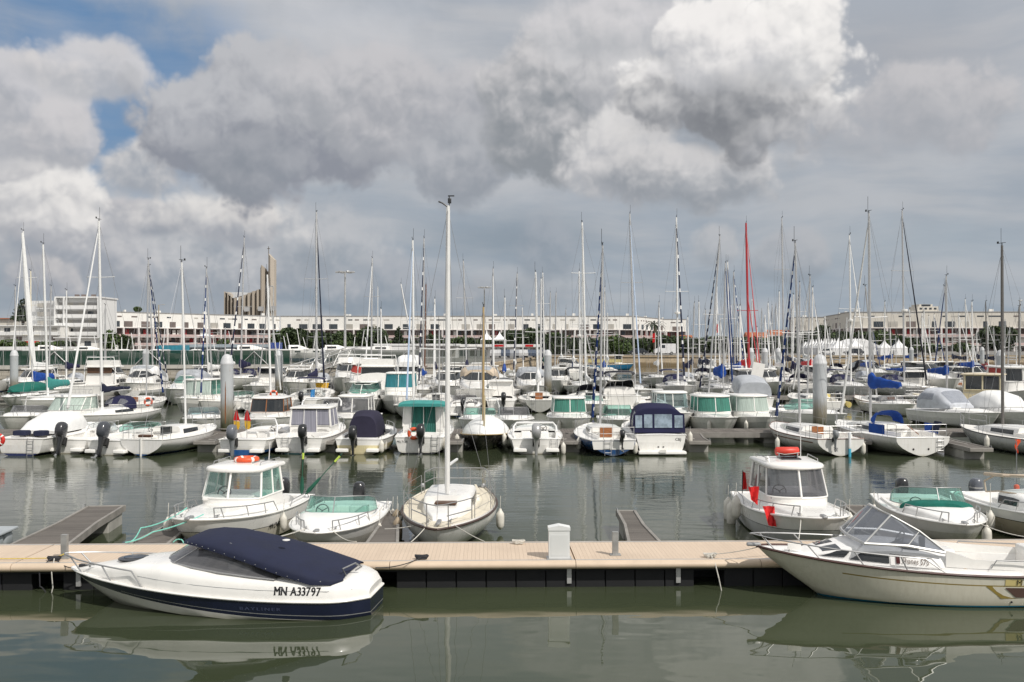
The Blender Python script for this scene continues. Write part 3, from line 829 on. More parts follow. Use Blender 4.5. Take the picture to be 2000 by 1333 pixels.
# ------------------------------------------------------------------ water and land
def water():
    m = bpy.data.materials.new('harbour_water'); m.use_nodes = True; t = NT(m.node_tree); b = t.n['Principled BSDF']
    b.inputs['IOR'].default_value = 1.33; b.inputs['Roughness'].default_value = .015
    g = t.node('ShaderNodeNewGeometry'); pos = g.outputs['Position']
    n0 = t.noise(pos, .05, 4., .6)[0]
    t.l.new(t.mix(t.smooth(n0, .35, .65), (.038, .048, .026), (.055, .066, .038)), b.inputs['Base Color'])
    sx = t.node('ShaderNodeSeparateXYZ'); t.l.new(pos, sx.inputs[0]); Y = sx.outputs[1]
    far = t.smooth(Y, 21., 31.)
    def mp(s_, rot=0): 
        n = t.node('ShaderNodeMapping'); n.inputs['Scale'].default_value = s_; n.inputs['Rotation'].default_value = (0, 0, rot); t.l.new(pos, n.inputs[0]); return n.outputs[0]
    a = t.noise(mp((.55, 1.0, 1), .1), .9, 2., .5)[0]
    r1 = t.noise(mp((.9, 2.2, 1), -.12), 1.35, 4., .55, .4)[0]
    r2 = t.noise(mp((1.2, 2.4, 1), .25), 5.5, 3., .55)[0]
    patch = t.smooth(t.noise(mp((.25, .6, 1)), .12, 3., .5)[0], .36, .62)
    h = t.m('MULTIPLY', a, .012)
    h = t.m('ADD', h, t.m('MULTIPLY', t.m('MULTIPLY', r1, far), t.lerp(patch, 0, 1, .0035, .012)))
    h = t.m('ADD', h, t.m('MULTIPLY', t.m('MULTIPLY', r2, far), t.lerp(patch, 0, 1, .0005, .0016)))
    bn = t.node('ShaderNodeBump'); bn.inputs['Strength'].default_value = 1.; bn.inputs['Distance'].default_value = 1.
    t.l.new(h, bn.inputs['Height']); t.l.new(bn.outputs[0], b.inputs['Normal'])
    mb = MB(); mb.poly([(-420, -60, 0), (420, -60, 0), (420, 420, 0), (-420, 420, 0)])
    tag(mb.build('water', m, smooth=False), kind='structure')
water()
QZ = 2.2
EDGE = [(-420, 94), (-75, 111.5), (-3, 126), (7, 214), (420, 222)]
def land():
    gm = pmat('quay_asphalt', (.20, .19, .175), .9, var=.15, vs=.15, dirt=.2)
    mb = MB(); n = len(EDGE)
    mb.grid([[Vector((x, y, QZ)) for x, y in EDGE], [Vector((x*9, 4000., QZ+.01)) for x, y in EDGE]])
    tag(mb.build('ground', gm, smooth=False), kind='structure')
    def wallm(name, col, low):
        if name in MC: return MC[name]
        m = pmat(name, col, .85, var=.12, vs=.5, dirt=.35)
        t = NT(m.node_tree); b = t.n['Principled BSDF']; src = b.inputs['Base Color'].links[0].from_socket
        g = t.node('ShaderNodeNewGeometry'); sx = t.node('ShaderNodeSeparateXYZ'); t.l.new(g.outputs['Position'], sx.inputs[0])
        br = t.node('ShaderNodeTexBrick'); cb = t.node('ShaderNodeCombineXYZ'); t.l.new(sx.outputs[0], cb.inputs[0]); t.l.new(sx.outputs[2], cb.inputs[1]); t.l.new(cb.outputs[0], br.inputs[0])
        br.inputs['Scale'].default_value = 1.; br.inputs['Brick Width'].default_value = 1.4; br.inputs['Row Height'].default_value = .38; br.inputs['Mortar Size'].default_value = .025
        br.inputs[1].default_value = (1, 1, 1, 1); br.inputs[2].default_value = (.82, .80, .78, 1); br.inputs[3].default_value = (.5, .48, .45, 1)
        c = t.mix(1., src, br.outputs[0], 'MULTIPLY')
        n = t.noise(g.outputs['Position'], .8, 5., .6)[0]
        c = t.mix(t.smooth(t.m('ADD', sx.outputs[2], t.m('MULTIPLY', n, -.7)), .55, .15), c, low)
        t.l.new(c, b.inputs['Base Color']); return m
    wm1 = wallm('quay_stone', (.40, .37, .32), (.05, .06, .028)); wm2 = wallm('quay_sandstone', (.46, .37, .26), (.17, .125, .07))
    cop = pmat('coping_stone', (.46, .44, .40), .8, var=.1, vs=.6)
    labs = ['grey stone quay wall at the far left edge below the fence', 'long grey stone quay wall with weedy foot under the green fence', 'side quay wall running back behind the moored yachts', 'sand coloured quay wall across the far side of the basin']
    for i in range(4):
        (x0, y0), (x1, y1) = EDGE[i], EDGE[i+1]
        a = Vector((x0, y0, 0)); b = Vector((x1, y1, 0)); d = (b-a).normalized(); nr = Vector((d.y, -d.x, 0))
        t = thing('quay_wall', labs[i], 'wall'); sl = .35
        mb = MB(); mb.poly([a+nr*sl+Vector((0, 0, -1)), b+nr*sl+Vector((0, 0, -1)), b+Vector((0, 0, QZ-.3)), a+Vector((0, 0, QZ-.3))]); mb.build('wall_face', wm1 if i < 2 else wm2, t, smooth=False)
        mb = MB(); L = (b-a).length; c = (a+b)/2-nr*.25; mb.box((c.x, c.y, QZ-.10), (L, .9, .42), rz=atan2(d.y, d.x)); mb.build('coping', cop if i < 2 else wm2, t, smooth=False)
land()
# ------------------------------------------------------------------ pontoons
def plankmat(name, c1, c2, gap, w, rough=.75, axis=0, var=.12, dirt=0.):
    if name in MC: return MC[name]
    m = bpy.data.materials.new(name); m.use_nodes = True; MC[name] = m; t = NT(m.node_tree); b = t.n['Principled BSDF']; b.inputs['Roughness'].default_value = rough
    b.inputs['Specular IOR Level'].default_value = .3
    tc = t.node('ShaderNodeTexCoord'); sx = t.node('ShaderNodeSeparateXYZ'); t.l.new(tc.outputs['Object'], sx.inputs[0])
    u = t.m('DIVIDE', sx.outputs[axis], w); fr = t.m('FRACT', u); idx = t.m('FLOOR', u)
    wn = t.node('ShaderNodeTexWhiteNoise'); wn.noise_dimensions = '1D'; t.l.new(idx, wn.inputs['W'])
    mp = t.node('ShaderNodeMapping'); mp.inputs['Scale'].default_value = (8, 1, 1) if axis == 0 else (1, 8, 1); t.l.new(tc.outputs['Object'], mp.inputs[0])
    n = t.noise(mp.outputs[0], 2.5, 6., .65)[0]
    c = t.mix(t.m('ADD', t.m('MULTIPLY', wn.outputs[0], .5), t.m('MULTIPLY', n, .5)), c1, c2)
    n3 = t.noise(tc.outputs['Object'], .7, 5., .6)[0]
    n4 = t.noise(tc.outputs['Object'], 6.0, 8., .75)[0]; c = t.mix(t.m('MULTIPLY', t.smooth(n4, .62, .72), .35), c, tuple(v*.5 for v in c1)); c = t.mix(t.m('MULTIPLY', t.smooth(n3, .45, .75), .3), c, tuple(v*.72 for v in c1))
    g = t.m('ADD', t.m('LESS_THAN', fr, .07), t.m('GREATER_THAN', fr, .95))
    c = t.mix(t.m('MULTIPLY', g, .9), c, gap)
    t.l.new(c, b.inputs['Base Color'])
    bn = t.node('ShaderNodeBump'); bn.inputs['Strength'].default_value = .5; bn.inputs['Distance'].default_value = .01
    t.l.new(t.m('SUBTRACT', n, g), bn.inputs['Height']); t.l.new(bn.outputs[0], b.inputs['Normal'])
    return m
compo = plankmat('composite_decking', (.58, .465, .36), (.64, .52, .405), (.49, .39, .30), .082, axis=0)
greyw = plankmat('weathered_decking', (.095, .085, .075), (.20, .18, .16), (.025, .022, .02), .12, axis=0)
greyw2 = plankmat('weathered_decking_across', (.12, .105, .092), (.22, .195, .172), (.035, .03, .027), .14, axis=0)
edgew = pmat('pontoon_edge', (.25, .235, .215), .7, var=.15, vs=3, dirt=.3)
edgel = pmat('pontoon_alu', (.50, .50, .49), .4, metal=.5, var=.08)
fascm = pmat('fascia_beige', (.60, .48, .36), .45, var=.06, vs=1.5, dirt=.1)
concm = pmat('float_concrete', (.36, .35, .32), .85, var=.12, vs=2, dirt=.35, dcol=(.12, .11, .06))
floatk = pmat('float_black', (.009, .0095, .011), .75, var=.2, vs=3)
floatg = pmat('float_grey', (.36, .39, .41), .6, var=.1, vs=2)
algae = pmat('float_algae', (.19, .16, .08), .9, var=.5, vs=9)
def main_pontoon():
    t = thing('pontoon', 'beige plank pontoon crossing the whole foreground on black floats', 'pontoon', (0, 19.95, 0), 1.43)
    W = 1.80; z = .55; joints = [-22, -10.9, -1.52, 1.26, 5.9, 13.2, 24]
    joints = [-22, -9.85, 1.27, 12.4, 24]
    for a, b in zip(joints, joints[1:]):
        mb = MB(); mb.box(((a+b)/2, W/2, z-.03), (b-a-.03, W-.06, .06)); mb.build('deck', compo, t, smooth=False)
        for y in (.0, W):
            MB().box(((a+b)/2, y, z-.028), (b-a-.02, .062, .072)).build('edge_strip', edgel, t, smooth=False)
            s = -1 if y == 0 else 1
            pr = [(0, .02), (.06, .015), (.115, -.015), (.14, -.06), (.13, -.105), (.08, -.14), (0, -.15)]
            segs = [a]+[q for q in (a+3.71, a+7.42) if q < b]+[b]
            for c, d in zip(segs, segs[1:]):
                mb = MB(); rg = [[Vector((x, y+s*(.031+p), z-.012+q)) for p, q in pr] for x in (c+.006, d-.006)]; mb.loft(rg); mb.build('fascia', fascm, t, ang=60)
    MB().box((1, W/2, z-.16), (46, W-.05, .12)).build('beam', floatk, t, smooth=False); MB().box((1, W/2+.2, .16), (46, .5, .5)).build('dark_back_panel', floatk, t, smooth=False)  # second box: dark panel added behind the floats to make their gaps read as shade
    x = -21.5
    k = 0
    while x < 23:
        grp = (k % 11 != 9)
        if grp:
            mb = MB(); 
            for q in range(1): mb.rbox((x+.28, W/2, .10), (.585, W-.10, .62), .02)
            mb.build('float', floatk, t, smooth=False)
        x += .60; k += 1
    for x in (-8.6, 1.15, 3.35):
        MB().box((x, .03, .28), (.09, .05, .40)).build('bracket', edgel, t, smooth=False)
    return t
main_pontoon()
def finger(label, X0, X1, Y0, L, w0, w1, z=.46, deck=None, fl=((.6, .35),), rz=90., edge=None, floatmat=None, fh=.44, wedge=True, group=None):
    """from (X0,Y0) to (X1,Y0+L); tapering"""
    rz = math.degrees(atan2(L, X1-X0)); LL = sqrt(L*L+(X1-X0)**2)
    t = thing('finger_pontoon', label, 'pontoon', (X0, Y0, 0), rz, group)
    def hw(x): return (w0+(w1-w0)*min(1, x/(LL*.55)))/2
    xs = [0, LL*.3, LL*.55, LL]
    mb = MB(); e = .07
    mb.loft([[Vector((x, -hw(x)+e, z-.04)), Vector((x, hw(x)-e, z-.04)), Vector((x, hw(x)-e, z)), Vector((x, -hw(x)+e, z))] for x in xs]); mb.build('deck', deck or greyw, t, smooth=False)
    mb = MB()
    for s in (-1, 1):
        mb.loft([[Vector((x, s*(hw(x)-e-.002), z-.14)), Vector((x, s*hw(x), z-.14)), Vector((x, s*hw(x), z+.025)), Vector((x, s*(hw(x)-e), z+.025))] for x in xs])
    mb.rbox((LL+.01, 0, z-.055), (.09, w1+.03, .16), .02)
    mb.build('edge_frame', edge or edgew, t, smooth=False)
    for (c, l) in fl:
        MB().rbox((LL*c, 0, z-.14-fh/2), (LL*l, hw(LL*c)*2-.08, fh), .03).build('float', floatmat or concm, t, smooth=False)
    mb = MB(); mb.tube([(LL-.35, w1/2, z), (LL-.33, w1/2, z+.10), (LL-.12, w1/2, z+.10), (LL-.10, w1/2, z)], .012, 5); mb.build('mooring_hoop', steel, t)
    return t
finger('weathered wooden finger pontoon at left with a concrete float at its tip', -10.35, -11.05, 21.5, 5.6, 1.35, 1.0, fl=((.86, .24),))
finger('finger pontoon running between the left edge and the pilothouse boat with the orange ring', -8.0, -8.25, 21.55, 5.3, .95, .6, fl=((.8, .3),))
finger('weathered finger pontoon between the white speedboat and the single masted sloop', -2.86, -3.12, 21.7, 4.6, .78, .52, fl=((.8, .3),))
finger('empty dark wood finger pontoon behind the metal post', 2.95, 3.02, 21.85, 4.5, .80, .52, fl=((.8, .25),), edge=edgew)
finger('finger pontoon between the boat with the red canister and the green canvas speedboat', 8.75, 9.35, 22.0, 5.2, 1.0, .6, fl=((.8, .3),))
def jetfloat():
    t = thing('floating_platform', 'pale grey floating cube platform beside the left finger pontoon', 'platform', (-12.0, 22.2, 0), 4)
    for i in range(3):
        for j in range(4):
            mb = MB(); mb.rbox((-.25-i*.55, .3+j*.52, .16), (.5, .48, .42), .10); mb.build('cube', floatg, t, ang=60)
    mb = MB(); mb.rbox((-.8, 1.1, .40), (1.75, 2.2, .06), .03); mb.build('top_plate', floatg, t)
jetfloat()
def cleat(label, x, y, mat=steel, coil=None, sc_=1.):
    t = thing('cleat', label, 'cleat', (x, y, .552), 1.4, 'cleats on the beige pontoon')
    mb = MB(); mb.tube([(-.13*sc_, 0, .055), (0, 0, .065), (.13*sc_, 0, .055)], [.012, .018, .012], 6)
    for s in (-1, 1): mb.tube([(s*.05, 0, 0), (s*.045, 0, .06)], .014, 6)
    mb.build('horn', mat, t)
    if coil is not None:
        mb = MB(); rnd = random.Random(7)
        for k in range(5):
            mb.tube([(.10*cos(a*.7)*(1+.1*k), .06*sin(a*.7)+rnd.uniform(-.01, .01), .02+.014*k+.01*sin(a*2)) for a in range(10)], .012, 5)
        mb.build('rope_turns', coil, t)
cleat('cleat wrapped in dark rope near the left end of the beige pontoon', -9.15, 19.86+.05, steel, ropek)
cleat('tangled pale rope on the cleat at the back edge left of the white pedestal', .14, 21.58, steel, ropew)
cleat('black rope bundle on the middle of the pontoon front edge', -1.82, 20.05, blackp, ropek)
cleat('cleat with a pale line hanging over the edge near the cream cuddy boat', 4.02, 20.22, steel, ropew)
def pedestal():
    t = thing('service_pedestal', 'white service pedestal with a peaked cap standing on the beige pontoon', 'pedestal', (.95, 20.16, .55), 1.4)
    wm = pmat('pedestal_white', (.74, .75, .74), .4, var=.03)
    mb = MB(); w, d, h = .21, .12, .62
    mb.loft([[Vector((-w, -d, z)), Vector((w, -d, z)), Vector((w, d, z)), Vector((-w, d, z))] for z in (0, h)]); mb.build('cabinet', wm, t, smooth=False)
    mb = MB(); w += .012; d += .012
    mb.loft([[Vector((-w, y, h-.04)), Vector((w, y, h-.04)), Vector((w, y, h+.02)), Vector((0, y, h+.065)), Vector((-w, y, h+.02))] for y in (-d, d)]); mb.build('cap', wm, t, smooth=False)
    mb = MB(); mb.box((0, -.1225, .28), (.34, .004, .42)); mb.build('door', pmat('pedestal_door', (.70, .71, .70), .4, var=.02), t, smooth=False)
    mb = MB(); mb.box((0, 0, .01), (.50, .30, .02)); mb.build('base_plate', edgel, t, smooth=False)
pedestal()
def post(label, x, y):
    t = thing('mooring_post', label, 'post', (x, y, .552), 1.4, 'galvanised posts on the beige pontoon')
    gm = pmat('galvanised', (.36, .36, .35), .5, metal=.4, var=.15, vs=6)
    mb = MB(); mb.box((0, 0, .24), (.12, .10, .48)); mb.build('upright', gm, t, smooth=False)
    mb = MB(); mb.box((0, 0, .01), (.22, .18, .02)); mb.box((.0, -.052, .2), (.07, .004, .2)); mb.build('base_plate', gm, t, smooth=False)
post('galvanised post at the root of the left finger pontoon', -9.05, 20.15)
post('galvanised post on the pontoon right of the white pedestal', 2.12, 20.45)
# rear pontoons
def back_pontoon(label, x0, x1, Y, w=2.4, z=.5, gap=6.):
    t = thing('pontoon', label, 'pontoon', (x0, Y, 0), .6)
    L = x1-x0
    MB().box((L/2, w/2, z-.04), (L, w-.16, .08)).build('deck', greyw2, t, smooth=False)
    for y in (.05, w-.05): MB().box((L/2, y, z-.11), (L, .1, .24)).build('edge_frame', edgew, t, smooth=False)
    k = 2.
    while k < L: 
        MB().rbox((k, w/2, .10), (3.2, w-.3, .5), .04).build('float', concm, t, smooth=False); k += gap
    return t
back_pontoon('second grey pontoon behind the middle row of boats', -42, 45, 48.3)
back_pontoon('third grey pontoon between the rows of sailing yachts', -62, 70, 80.5)
back_pontoon('fourth grey pontoon far out among the masts', -14, 95, 113.0)
back_pontoon('fifth grey pontoon close to the far quay', 6, 120, 147.0)
for i, (px, lab) in enumerate(((407, 'right of the small white sloop with the blue waterline'), (637, 'right of the boat with grey curtains'), (884, 'behind the tall mast between the green curtained boat and the black hull'), (1112, 'right of the boat with the silver outboard'), (1362, 'right of the boat with the navy cockpit tent'), (1672, 'between the two right hand sloops'), (1903, 'at the right edge of the middle row'), (-150, 'x'))):
    if px < 0: continue
    Y1 = 45.2 if px not in (1903,) else 42.2; X = WX(px, Y1)
    f = finger('short finger pontoon '+lab, X*1.0+.1, X, 48.3, -(48.3-Y1)-.6, 1.3, .95, z=.5, fl=((.75, .3),), fh=.5)
# piles
pilem = pmat('pile_grey', (.42, .44, .45), .45, var=.06, vs=.8, coat=.1)
def pilemat():
    t = NT(pilem.node_tree); b = t.n['Principled BSDF']; src = b.inputs['Base Color'].links[0].from_socket
    tc = t.node('ShaderNodeTexCoord'); sx = t.node('ShaderNodeSeparateXYZ'); t.l.new(tc.outputs['Object'], sx.inputs[0])
    mp = t.node('ShaderNodeMapping'); mp.inputs['Scale'].default_value = (4, 4, .5); t.l.new(tc.outputs['Object'], mp.inputs[0])
    n = t.noise(mp.outputs[0], 2.5, 6., .65)[0]
    z = t.m('ADD', sx.outputs[2], t.m('MULTIPLY', n, 1.1))
    c = t.mix(t.smooth(z, 2.9, 1.9), src, (.20, .18, .13)); c = t.mix(t.smooth(z, 2.1, 1.2), c, (.045, .05, .02))
    c = t.mix(t.m('MULTIPLY', t.smooth(n, .62, .72), .5), c, (.25, .12, .05)); t.l.new(c, b.inputs['Base Color'])
pilemat()
def pile():
    t = thing('mooring_pile', 'x', 'pile', (0, 0, 0), 0, 'steel piles holding the pontoons')
    mb = MB(); r = .315; mb.lathe([(r, -1), (r, 1.5), (r, 3.85)], 24); mb.build('shaft', pilem, t, ang=60)
    mb = MB(); mb.lathe([(r+.005, 3.82), (r+.012, 3.85), (r+.012, 3.92), (r*.98, 3.95), (r*.9, 4.10), (r*.7, 4.24), (r*.4, 4.33), (.02, 4.36)], 24); mb.build('dome_cap', pmat('pile_cap', (.55, .56, .57), .45, var=.04), t, ang=60)
    mb = MB(); mb.tube([(r*1.25*cos(a*pi/8), r*1.25*sin(a*pi/8), .62) for a in range(16)], .03, 5, closed=True); mb.build('guide_ring', edgew, t)
    return t
P0 = None
for (px, Y, lab, s) in ((443.5, 50.0, 'large grey dome topped pile with a rust streak left of the red and white flags', 1.), (1601, 50.0, 'large grey dome topped pile rising behind the right hand sloops', 1.08), (28, 82, 'dome topped pile at the far left by the blue sail cover', 1.), (545, 84, 'dome topped pile below the church tower', 1.),
    (1070, 84, 'dome topped pile in the middle of the picture right of the tall cream cruiser', 1.), (1954, 82, 'dome topped pile near the right edge behind the wooden wheelhouse boat', 1.06), (631, 122, 'small distant pile beside the gangway', 1.), (1494, 116, 'pale pile right of the red mast', 1.1), (1467, 118, 'pale pile just right of the red mast foot', 1.05), (1520, 120, 'distant pile among the cluster of white masts', 1.), (1780, 150, 'distant thin pile in front of the white tents', 1.), (1918, 150, 'distant thin pile in front of the right apartment block', 1.), (285, 100, 'silvery pile standing before the green fence', 1.)):
    if P0 is None: P0 = pile(); P0.location = (WX(px, Y), Y, 0); P0['label'] = lab; p0 = P0; KC.clear()
    else: dup(P0, (WX(px, Y), Y, 0), label=lab, scale=(s, s, 1))

rustm = pmat('rust_streak', (.20, .075, .025), .9, var=.3, vs=9)
MB().grid([[Vector((.3165*cos(a), .3165*sin(a), z)) for a in (R(-88-w), R(-88), R(-88+w))] for z, w in ((3.0, 1.), (2.6, 4.), (2.0, 5.), (1.4, 6.), (.9, 3.))]).build('rust_streak', rustm, P0)
# ------------------------------------------------------------------ foreground boats
def vstripe(breaks, sel):
    return sel
def boat_navy_canvas():
    L = 5.95
    t = thing('motorboat', 'white speedboat with navy canvas cover moored nearest the camera', 'motorboat', (-5.45, 18.72, 0), 173.7)
    H = Hull(L, 2.12, .34, .62, sag=.02, draft=.26, ws=.80, tm=.35, pw=2.1, qw=.72, rake=.95, chine=.40, chw=.93, rs=.13, rsd=.42, warp=lambda t, f: (f*(.36+.47*t)/.62 if f < .62 else (.36+.47*t)+(f-.62)/.38*(.64-.47*t)))
    bot = hullmat('navyboat_hull', (.62, .61, .56), boot=(.40, .40, .36), zb=.0, coat=.4, rough=.2)
    nb = pmat('navyboat_band', (.010, .014, .036), .18, coat=.5, var=.1)
    H.build(t, [bot, nb, silverp], nt=20, breaks=(.62, .70, .715), mif=lambda tt, f: 1 if f > .62 and not (.70 < f < .715 and tt < .75) else (2 if f > .62 else 0), rail=gel, railr=.022)
    H.deck(t, gel)
    top = Trunk(H, [(0.004, .93, .16), (.02, .95, .27), (.05, .97, .33), (.10, .985, .37), (.35, .985, .42), (.55, .975, .47), (.64, .95, .45), (.74, .90, .37), (.86, .80, .22), (.94, .66, .10), (.985, .5, .015)],
                prof=((1., 0.), (.99, .30), (.97, .60), (.93, .80), (.85, .93), (.70, 1.0), (.35, 1.05), (0., 1.07)))
    top.build(t, gel, 'deck_moulding', sub=5)
    # fine coach line
    mb = MB(); mb.tube([top.side(-2.7+i*.4, top.bz((-2.7+i*.4+L/2)/L)+.20+.0*i, .002) for i in range(11)], .004, 4); mb.build('coach_line', greyp, t)
    # windscreen
    def mz(x): tt = (x+L/2)/L; return top.bz(tt)+top.at(tt)[1]*.99
    wsb = windscreen(t, [(-1.35, .93, mz(-1.35)-.02), (-.9, .93, mz(-.9)-.01), (-.3, .90, mz(-.3)+.0), (.25, .80, mz(.25)+.01), (.68, .58, mz(.7)+.015), (.95, .28, mz(.95)+.01), (1.05, 0, mz(1.05)+.02)], .40, .66, .76, glass=gsmoke, frame=steel, ends=.10, fr=.014, mull=(4, 8))
    canopy(t, [(.46, .64, 1.26, 1.32), (.18, .72, 1.22, 1.365), (-.20, .82, 1.15, 1.345), (-.8, .91, 1.0, 1.22), (-1.4, .97, .81, 1.08), (-2.0, .96, .64, .90), (-2.36, .87, .62, .79), (-2.54, .70, .67, .74)], navyc, 'canvas_cover', n=22, e=3.2, bows=None, capf=False)
    # studs along the cover edge
    rg = [(.46, .64, 1.27), (.18, .72, 1.22), (-.20, .82, 1.15), (-.8, .91, 1.0), (-1.4, .97, .81), (-2.0, .96, .64)]
    for (a, b) in zip(rg, rg[1:]):
        for q in range(3):
            k = q/3.; p = [a[j]+(b[j]-a[j])*k for j in range(3)]; MB().rbox((p[0], p[1]+.012, p[2]+.035), (.015, .010, .015), .004, n=1).build('stud', steel, t)
    MB().lathe([(.07, 0), (.07, .012), (.03, .02)], 12, (-1.35, .30, 1.285)).build('vent', gel, t)
    mb = MB(); mb.lathe([(.30, 0), (.30, .02), (.24, .035), (.02, .04)], 20, (1.72, 0, mz(1.72)+.02)); ho = mb.build('hatch', blackp, t); ho.scale = (1.0, 1.0, 1); MB().lathe([(.2, 0), (.02, .006)], 20, (1.72, 0, mz(1.72)+.061)).build('hatch_glass', darkwin, t)
    bowrail(t, H, .70, .985, h=.27, nst=2, out=.26, ins=.05, r=.014)
    mb = MB(); mb.tube([(-2.55, .55, .72), (-2.5, .62, .86), (-2.65, .3, .90), (-2.72, .15, .80), (-2.60, .12, .72)], .016, 6); mb.build('grab_rail', steel, t)
    mb = MB(); mb.tube([(-2.2, .42, .8), (-2.2, -.42, .8)], .02); mb.rbox((2.72, .0, .66), (.22, .10, .06), .02); mb.build('bow_fitting', blackp, t)
    for x in (2.45, -2.1):
        mb = MB(); y = .30 if x > 0 else .9; tt = (x+L/2)/L; z = top.bz(tt)+top.at(tt)[1]*(1.03 if x > 0 else .85)+.02
        mb.tube([(x-.09, y, z+.03), (x+.09, y, z+.03)], .013, 6); mb.tube([(x, y, z-.02), (x, y, z+.03)], .02, 6); mb.build('cleat', steel, t)
    # registration
    z0 = .46; x0 = -1.38
    S = .148
    st_ = []
    text_on('registration', 'MN A33797', S*1.36, lambda u, v: top.side(x0-u, z0+v-.012*u, .007), t, textk, bold=.0045, sx=.78, serif=True)
    # slab serifs under M, N, A
    text_on('raised_lettering', 'BAYLINER', .085, lambda u, v: H.side(-.75-u*1.0, .19-.012*u+v, .006), t, pmat('navy_raised', (.05, .06, .11), .3, var=.05), bold=.004, sx=1.55, space=1.35)
    seats(t, [((-.6, .38, .70), (.5, .45, .5)), ((-.6, -.38, .70), (.5, .45, .5))], gel)
    return t, H, top
boat_navy_canvas()

def boat_cream_cuddy():
    L = 5.85
    t = thing('motorboat', 'cream cuddy boat with a clear windscreen and gold side stripe at lower right', 'motorboat', (7.72, 19.40, 0), 177.2)
    H = Hull(L, 2.12, .60, .93, sag=.03, draft=.30, ws=.84, tm=.38, pw=2.2, qw=.75, rake=1.30, chine=.34, chw=.86)
    hm = hullmat('cuddy_hull', (.70, .665, .56), boot=(.02, .17, .27), zb=.045, coat=.5, rough=.2)
    gold = pmat('gold_stripe', (.27, .20, .05), .35, var=.08, coat=.2); brn = pmat('brown_rubrail', (.075, .035, .03), .5, var=.15)
    H.build(t, [hm, gold], nt=22, breaks=(.79, .815), mif=lambda tt, f: 1 if .79 < f < .815 and tt < .74 else 0, rail=brn, railr=.026)
    H.deck(t, deckw, cockpit=(.04, .50, .74), sole=.22, coam=.06, camber=.07)
    # gold flash with black outline on the quarter
    def flash(name, pts, mat, off, sd=1):
        mb = MB(); a = [H.side(x, z, off, sd) for x, z in pts]; mb.poly(a); mb.build(name, mat, t, smooth=False)
    flash('quarter_panel', [(-1.05, .43), (-2.7, .40), (-2.7, .17), (-1.35, .19)], gold, .006)
    flash('quarter_panel', [(-1.40, .40), (-2.7, .37), (-2.7, .20), (-1.62, .21)], pmat('dark_panel', (.10, .06, .05), .35, var=.05), .010)
    flash('registration_ground', [(-1.40, .56), (-2.7, .55), (-2.7, .42), (-1.40, .44)], pmat('yellow_panel', (.60, .50, .22), .35, var=.04), .008)
    text_on('registration', 'M', .15, lambda u, v: H.side(-1.60-u, .445+v, .013), t, textk)
    tr = Trunk(H, [(.42, .80, .29), (.50, .82, .32), (.60, .82, .34), (.68, .80, .32), (.79, .68, .14), (.86, .52, .02)], prof=((1., 0), (.96, .5), (.88, .90), (.78, .99), (.4, 1.04), (0, 1.06)), base=lambda tt: H.deckz(tt, .8))
    tr.build(t, deckw, 'cabin', sub=3)
    for sd in (1, -1):
        patch(tr, [(1.32, .18), (.62, .18), (.62, .62), (1.12, .62)], .012, sd).build('window', darkwin, t)
        patch(tr, [(1.86, .25), (1.40, .30), (1.28, .80), (1.52, .85)], .014, sd).build('corner_window', darkwin, t)
        MB().grid([[tr.pp(.745, a, sd, .02) for a in (.52, .72, .93)], [tr.pp(.80, a, sd, .02) for a in (.50, .72, .93)]]).build('front_window', darkwin, t)
    brl = pmat('red_brown_lamp', (.06, .01, .01), .3)
    patch(tr, [(.50, .22), (.43, .22), (.43, .62), (.50, .62)], .016).build('side_lamp', brl, t)
    mb = MB(); pq = lambda x, k: tr.side(x, tr.bz((x+L/2)/L)+tr.at((x+L/2)/L)[1]*k, .012)
    mb.tube([pq(x, k) for x, k in ((.60, .70), (.2, .70), (-.15, .68), (-.32, .10), (0, .10), (.3, .10), (.60, .10))], .005, 4, closed=True); mb.build('panel_outline', textk, t)
    text_on('model_lettering', 'Shanes 575', .15, lambda u, v: pq(.40-u, .28+v/.32)+Vector((0, .006, 0)), t, pmat('bronze_lettering', (.16, .12, .10), .4), bold=.0, sx=.72, shear=.25)
    # side coaming boards
    for sd in (1, -1):
        mb = MB(); mb.loft([[Vector((x, sd*(H.b((x+L/2)/L)*.80), zz)), Vector((x, sd*(H.b((x+L/2)/L)*.80-.04), zz)), Vector((x, sd*(H.b((x+L/2)/L)*.80-.04), zz+h)), Vector((x, sd*(H.b((x+L/2)/L)*.80), zz+h))] for x, zz, h in ((-2.75, .64, .14), (-1.6, .68, .15), (-.9, .71, .17), (-.4, .74, .30))]); mb.build('coaming', gel, t, smooth=False)
    # windscreen: two raked front panes, side panes falling aft
    z = .70+.36
    A = [(-.38, .84, 1.0), (.30, .84, 1.12), (1.08, .80, 1.15), (1.16, .45, 1.17), (1.19, 0, 1.17)]
    T = [(-.40, .84, 1.02), (.05, .74, 1.38), (.55, .66, 1.66), (.66, .35, 1.70), (.68, 0, 1.71)]
    A = [Vector(p) for p in A]; T = [Vector(p) for p in T]; fl = lambda p: Vector((p.x, -p.y, p.z))
    ws_ = MB().grid([A+[fl(p) for p in A[::-1][1:]], T+[fl(p) for p in T[::-1][1:]]]).build('windscreen', glassmat('cuddy_glass', (.44, .47, .53), .50), t)
    mb = MB()
    for f in (lambda p: p, fl):
        mb.tube([f(p) for p in T], .020, 6); mb.tube([f(p) for p in A], .030, 6); mb.tube([f(A[2]), f(T[2])], .018, 6); mb.tube([f(A[1]), f(T[1])], .012, 6)
    mb.tube([A[4], T[4]], .016, 6); mb.build('frame', edgel, ws_)
    wheel(t, (.30, .38, 1.15), .17)
    mb = MB(); mb.rbox((.15, .38, .98), (.3, .5, .30), .05); mb.build('dashboard', greyp, t)
    MB().rbox((-.15, .30, 1.05), (.10, .12, .30), .03).build('throttle', blackp, t)
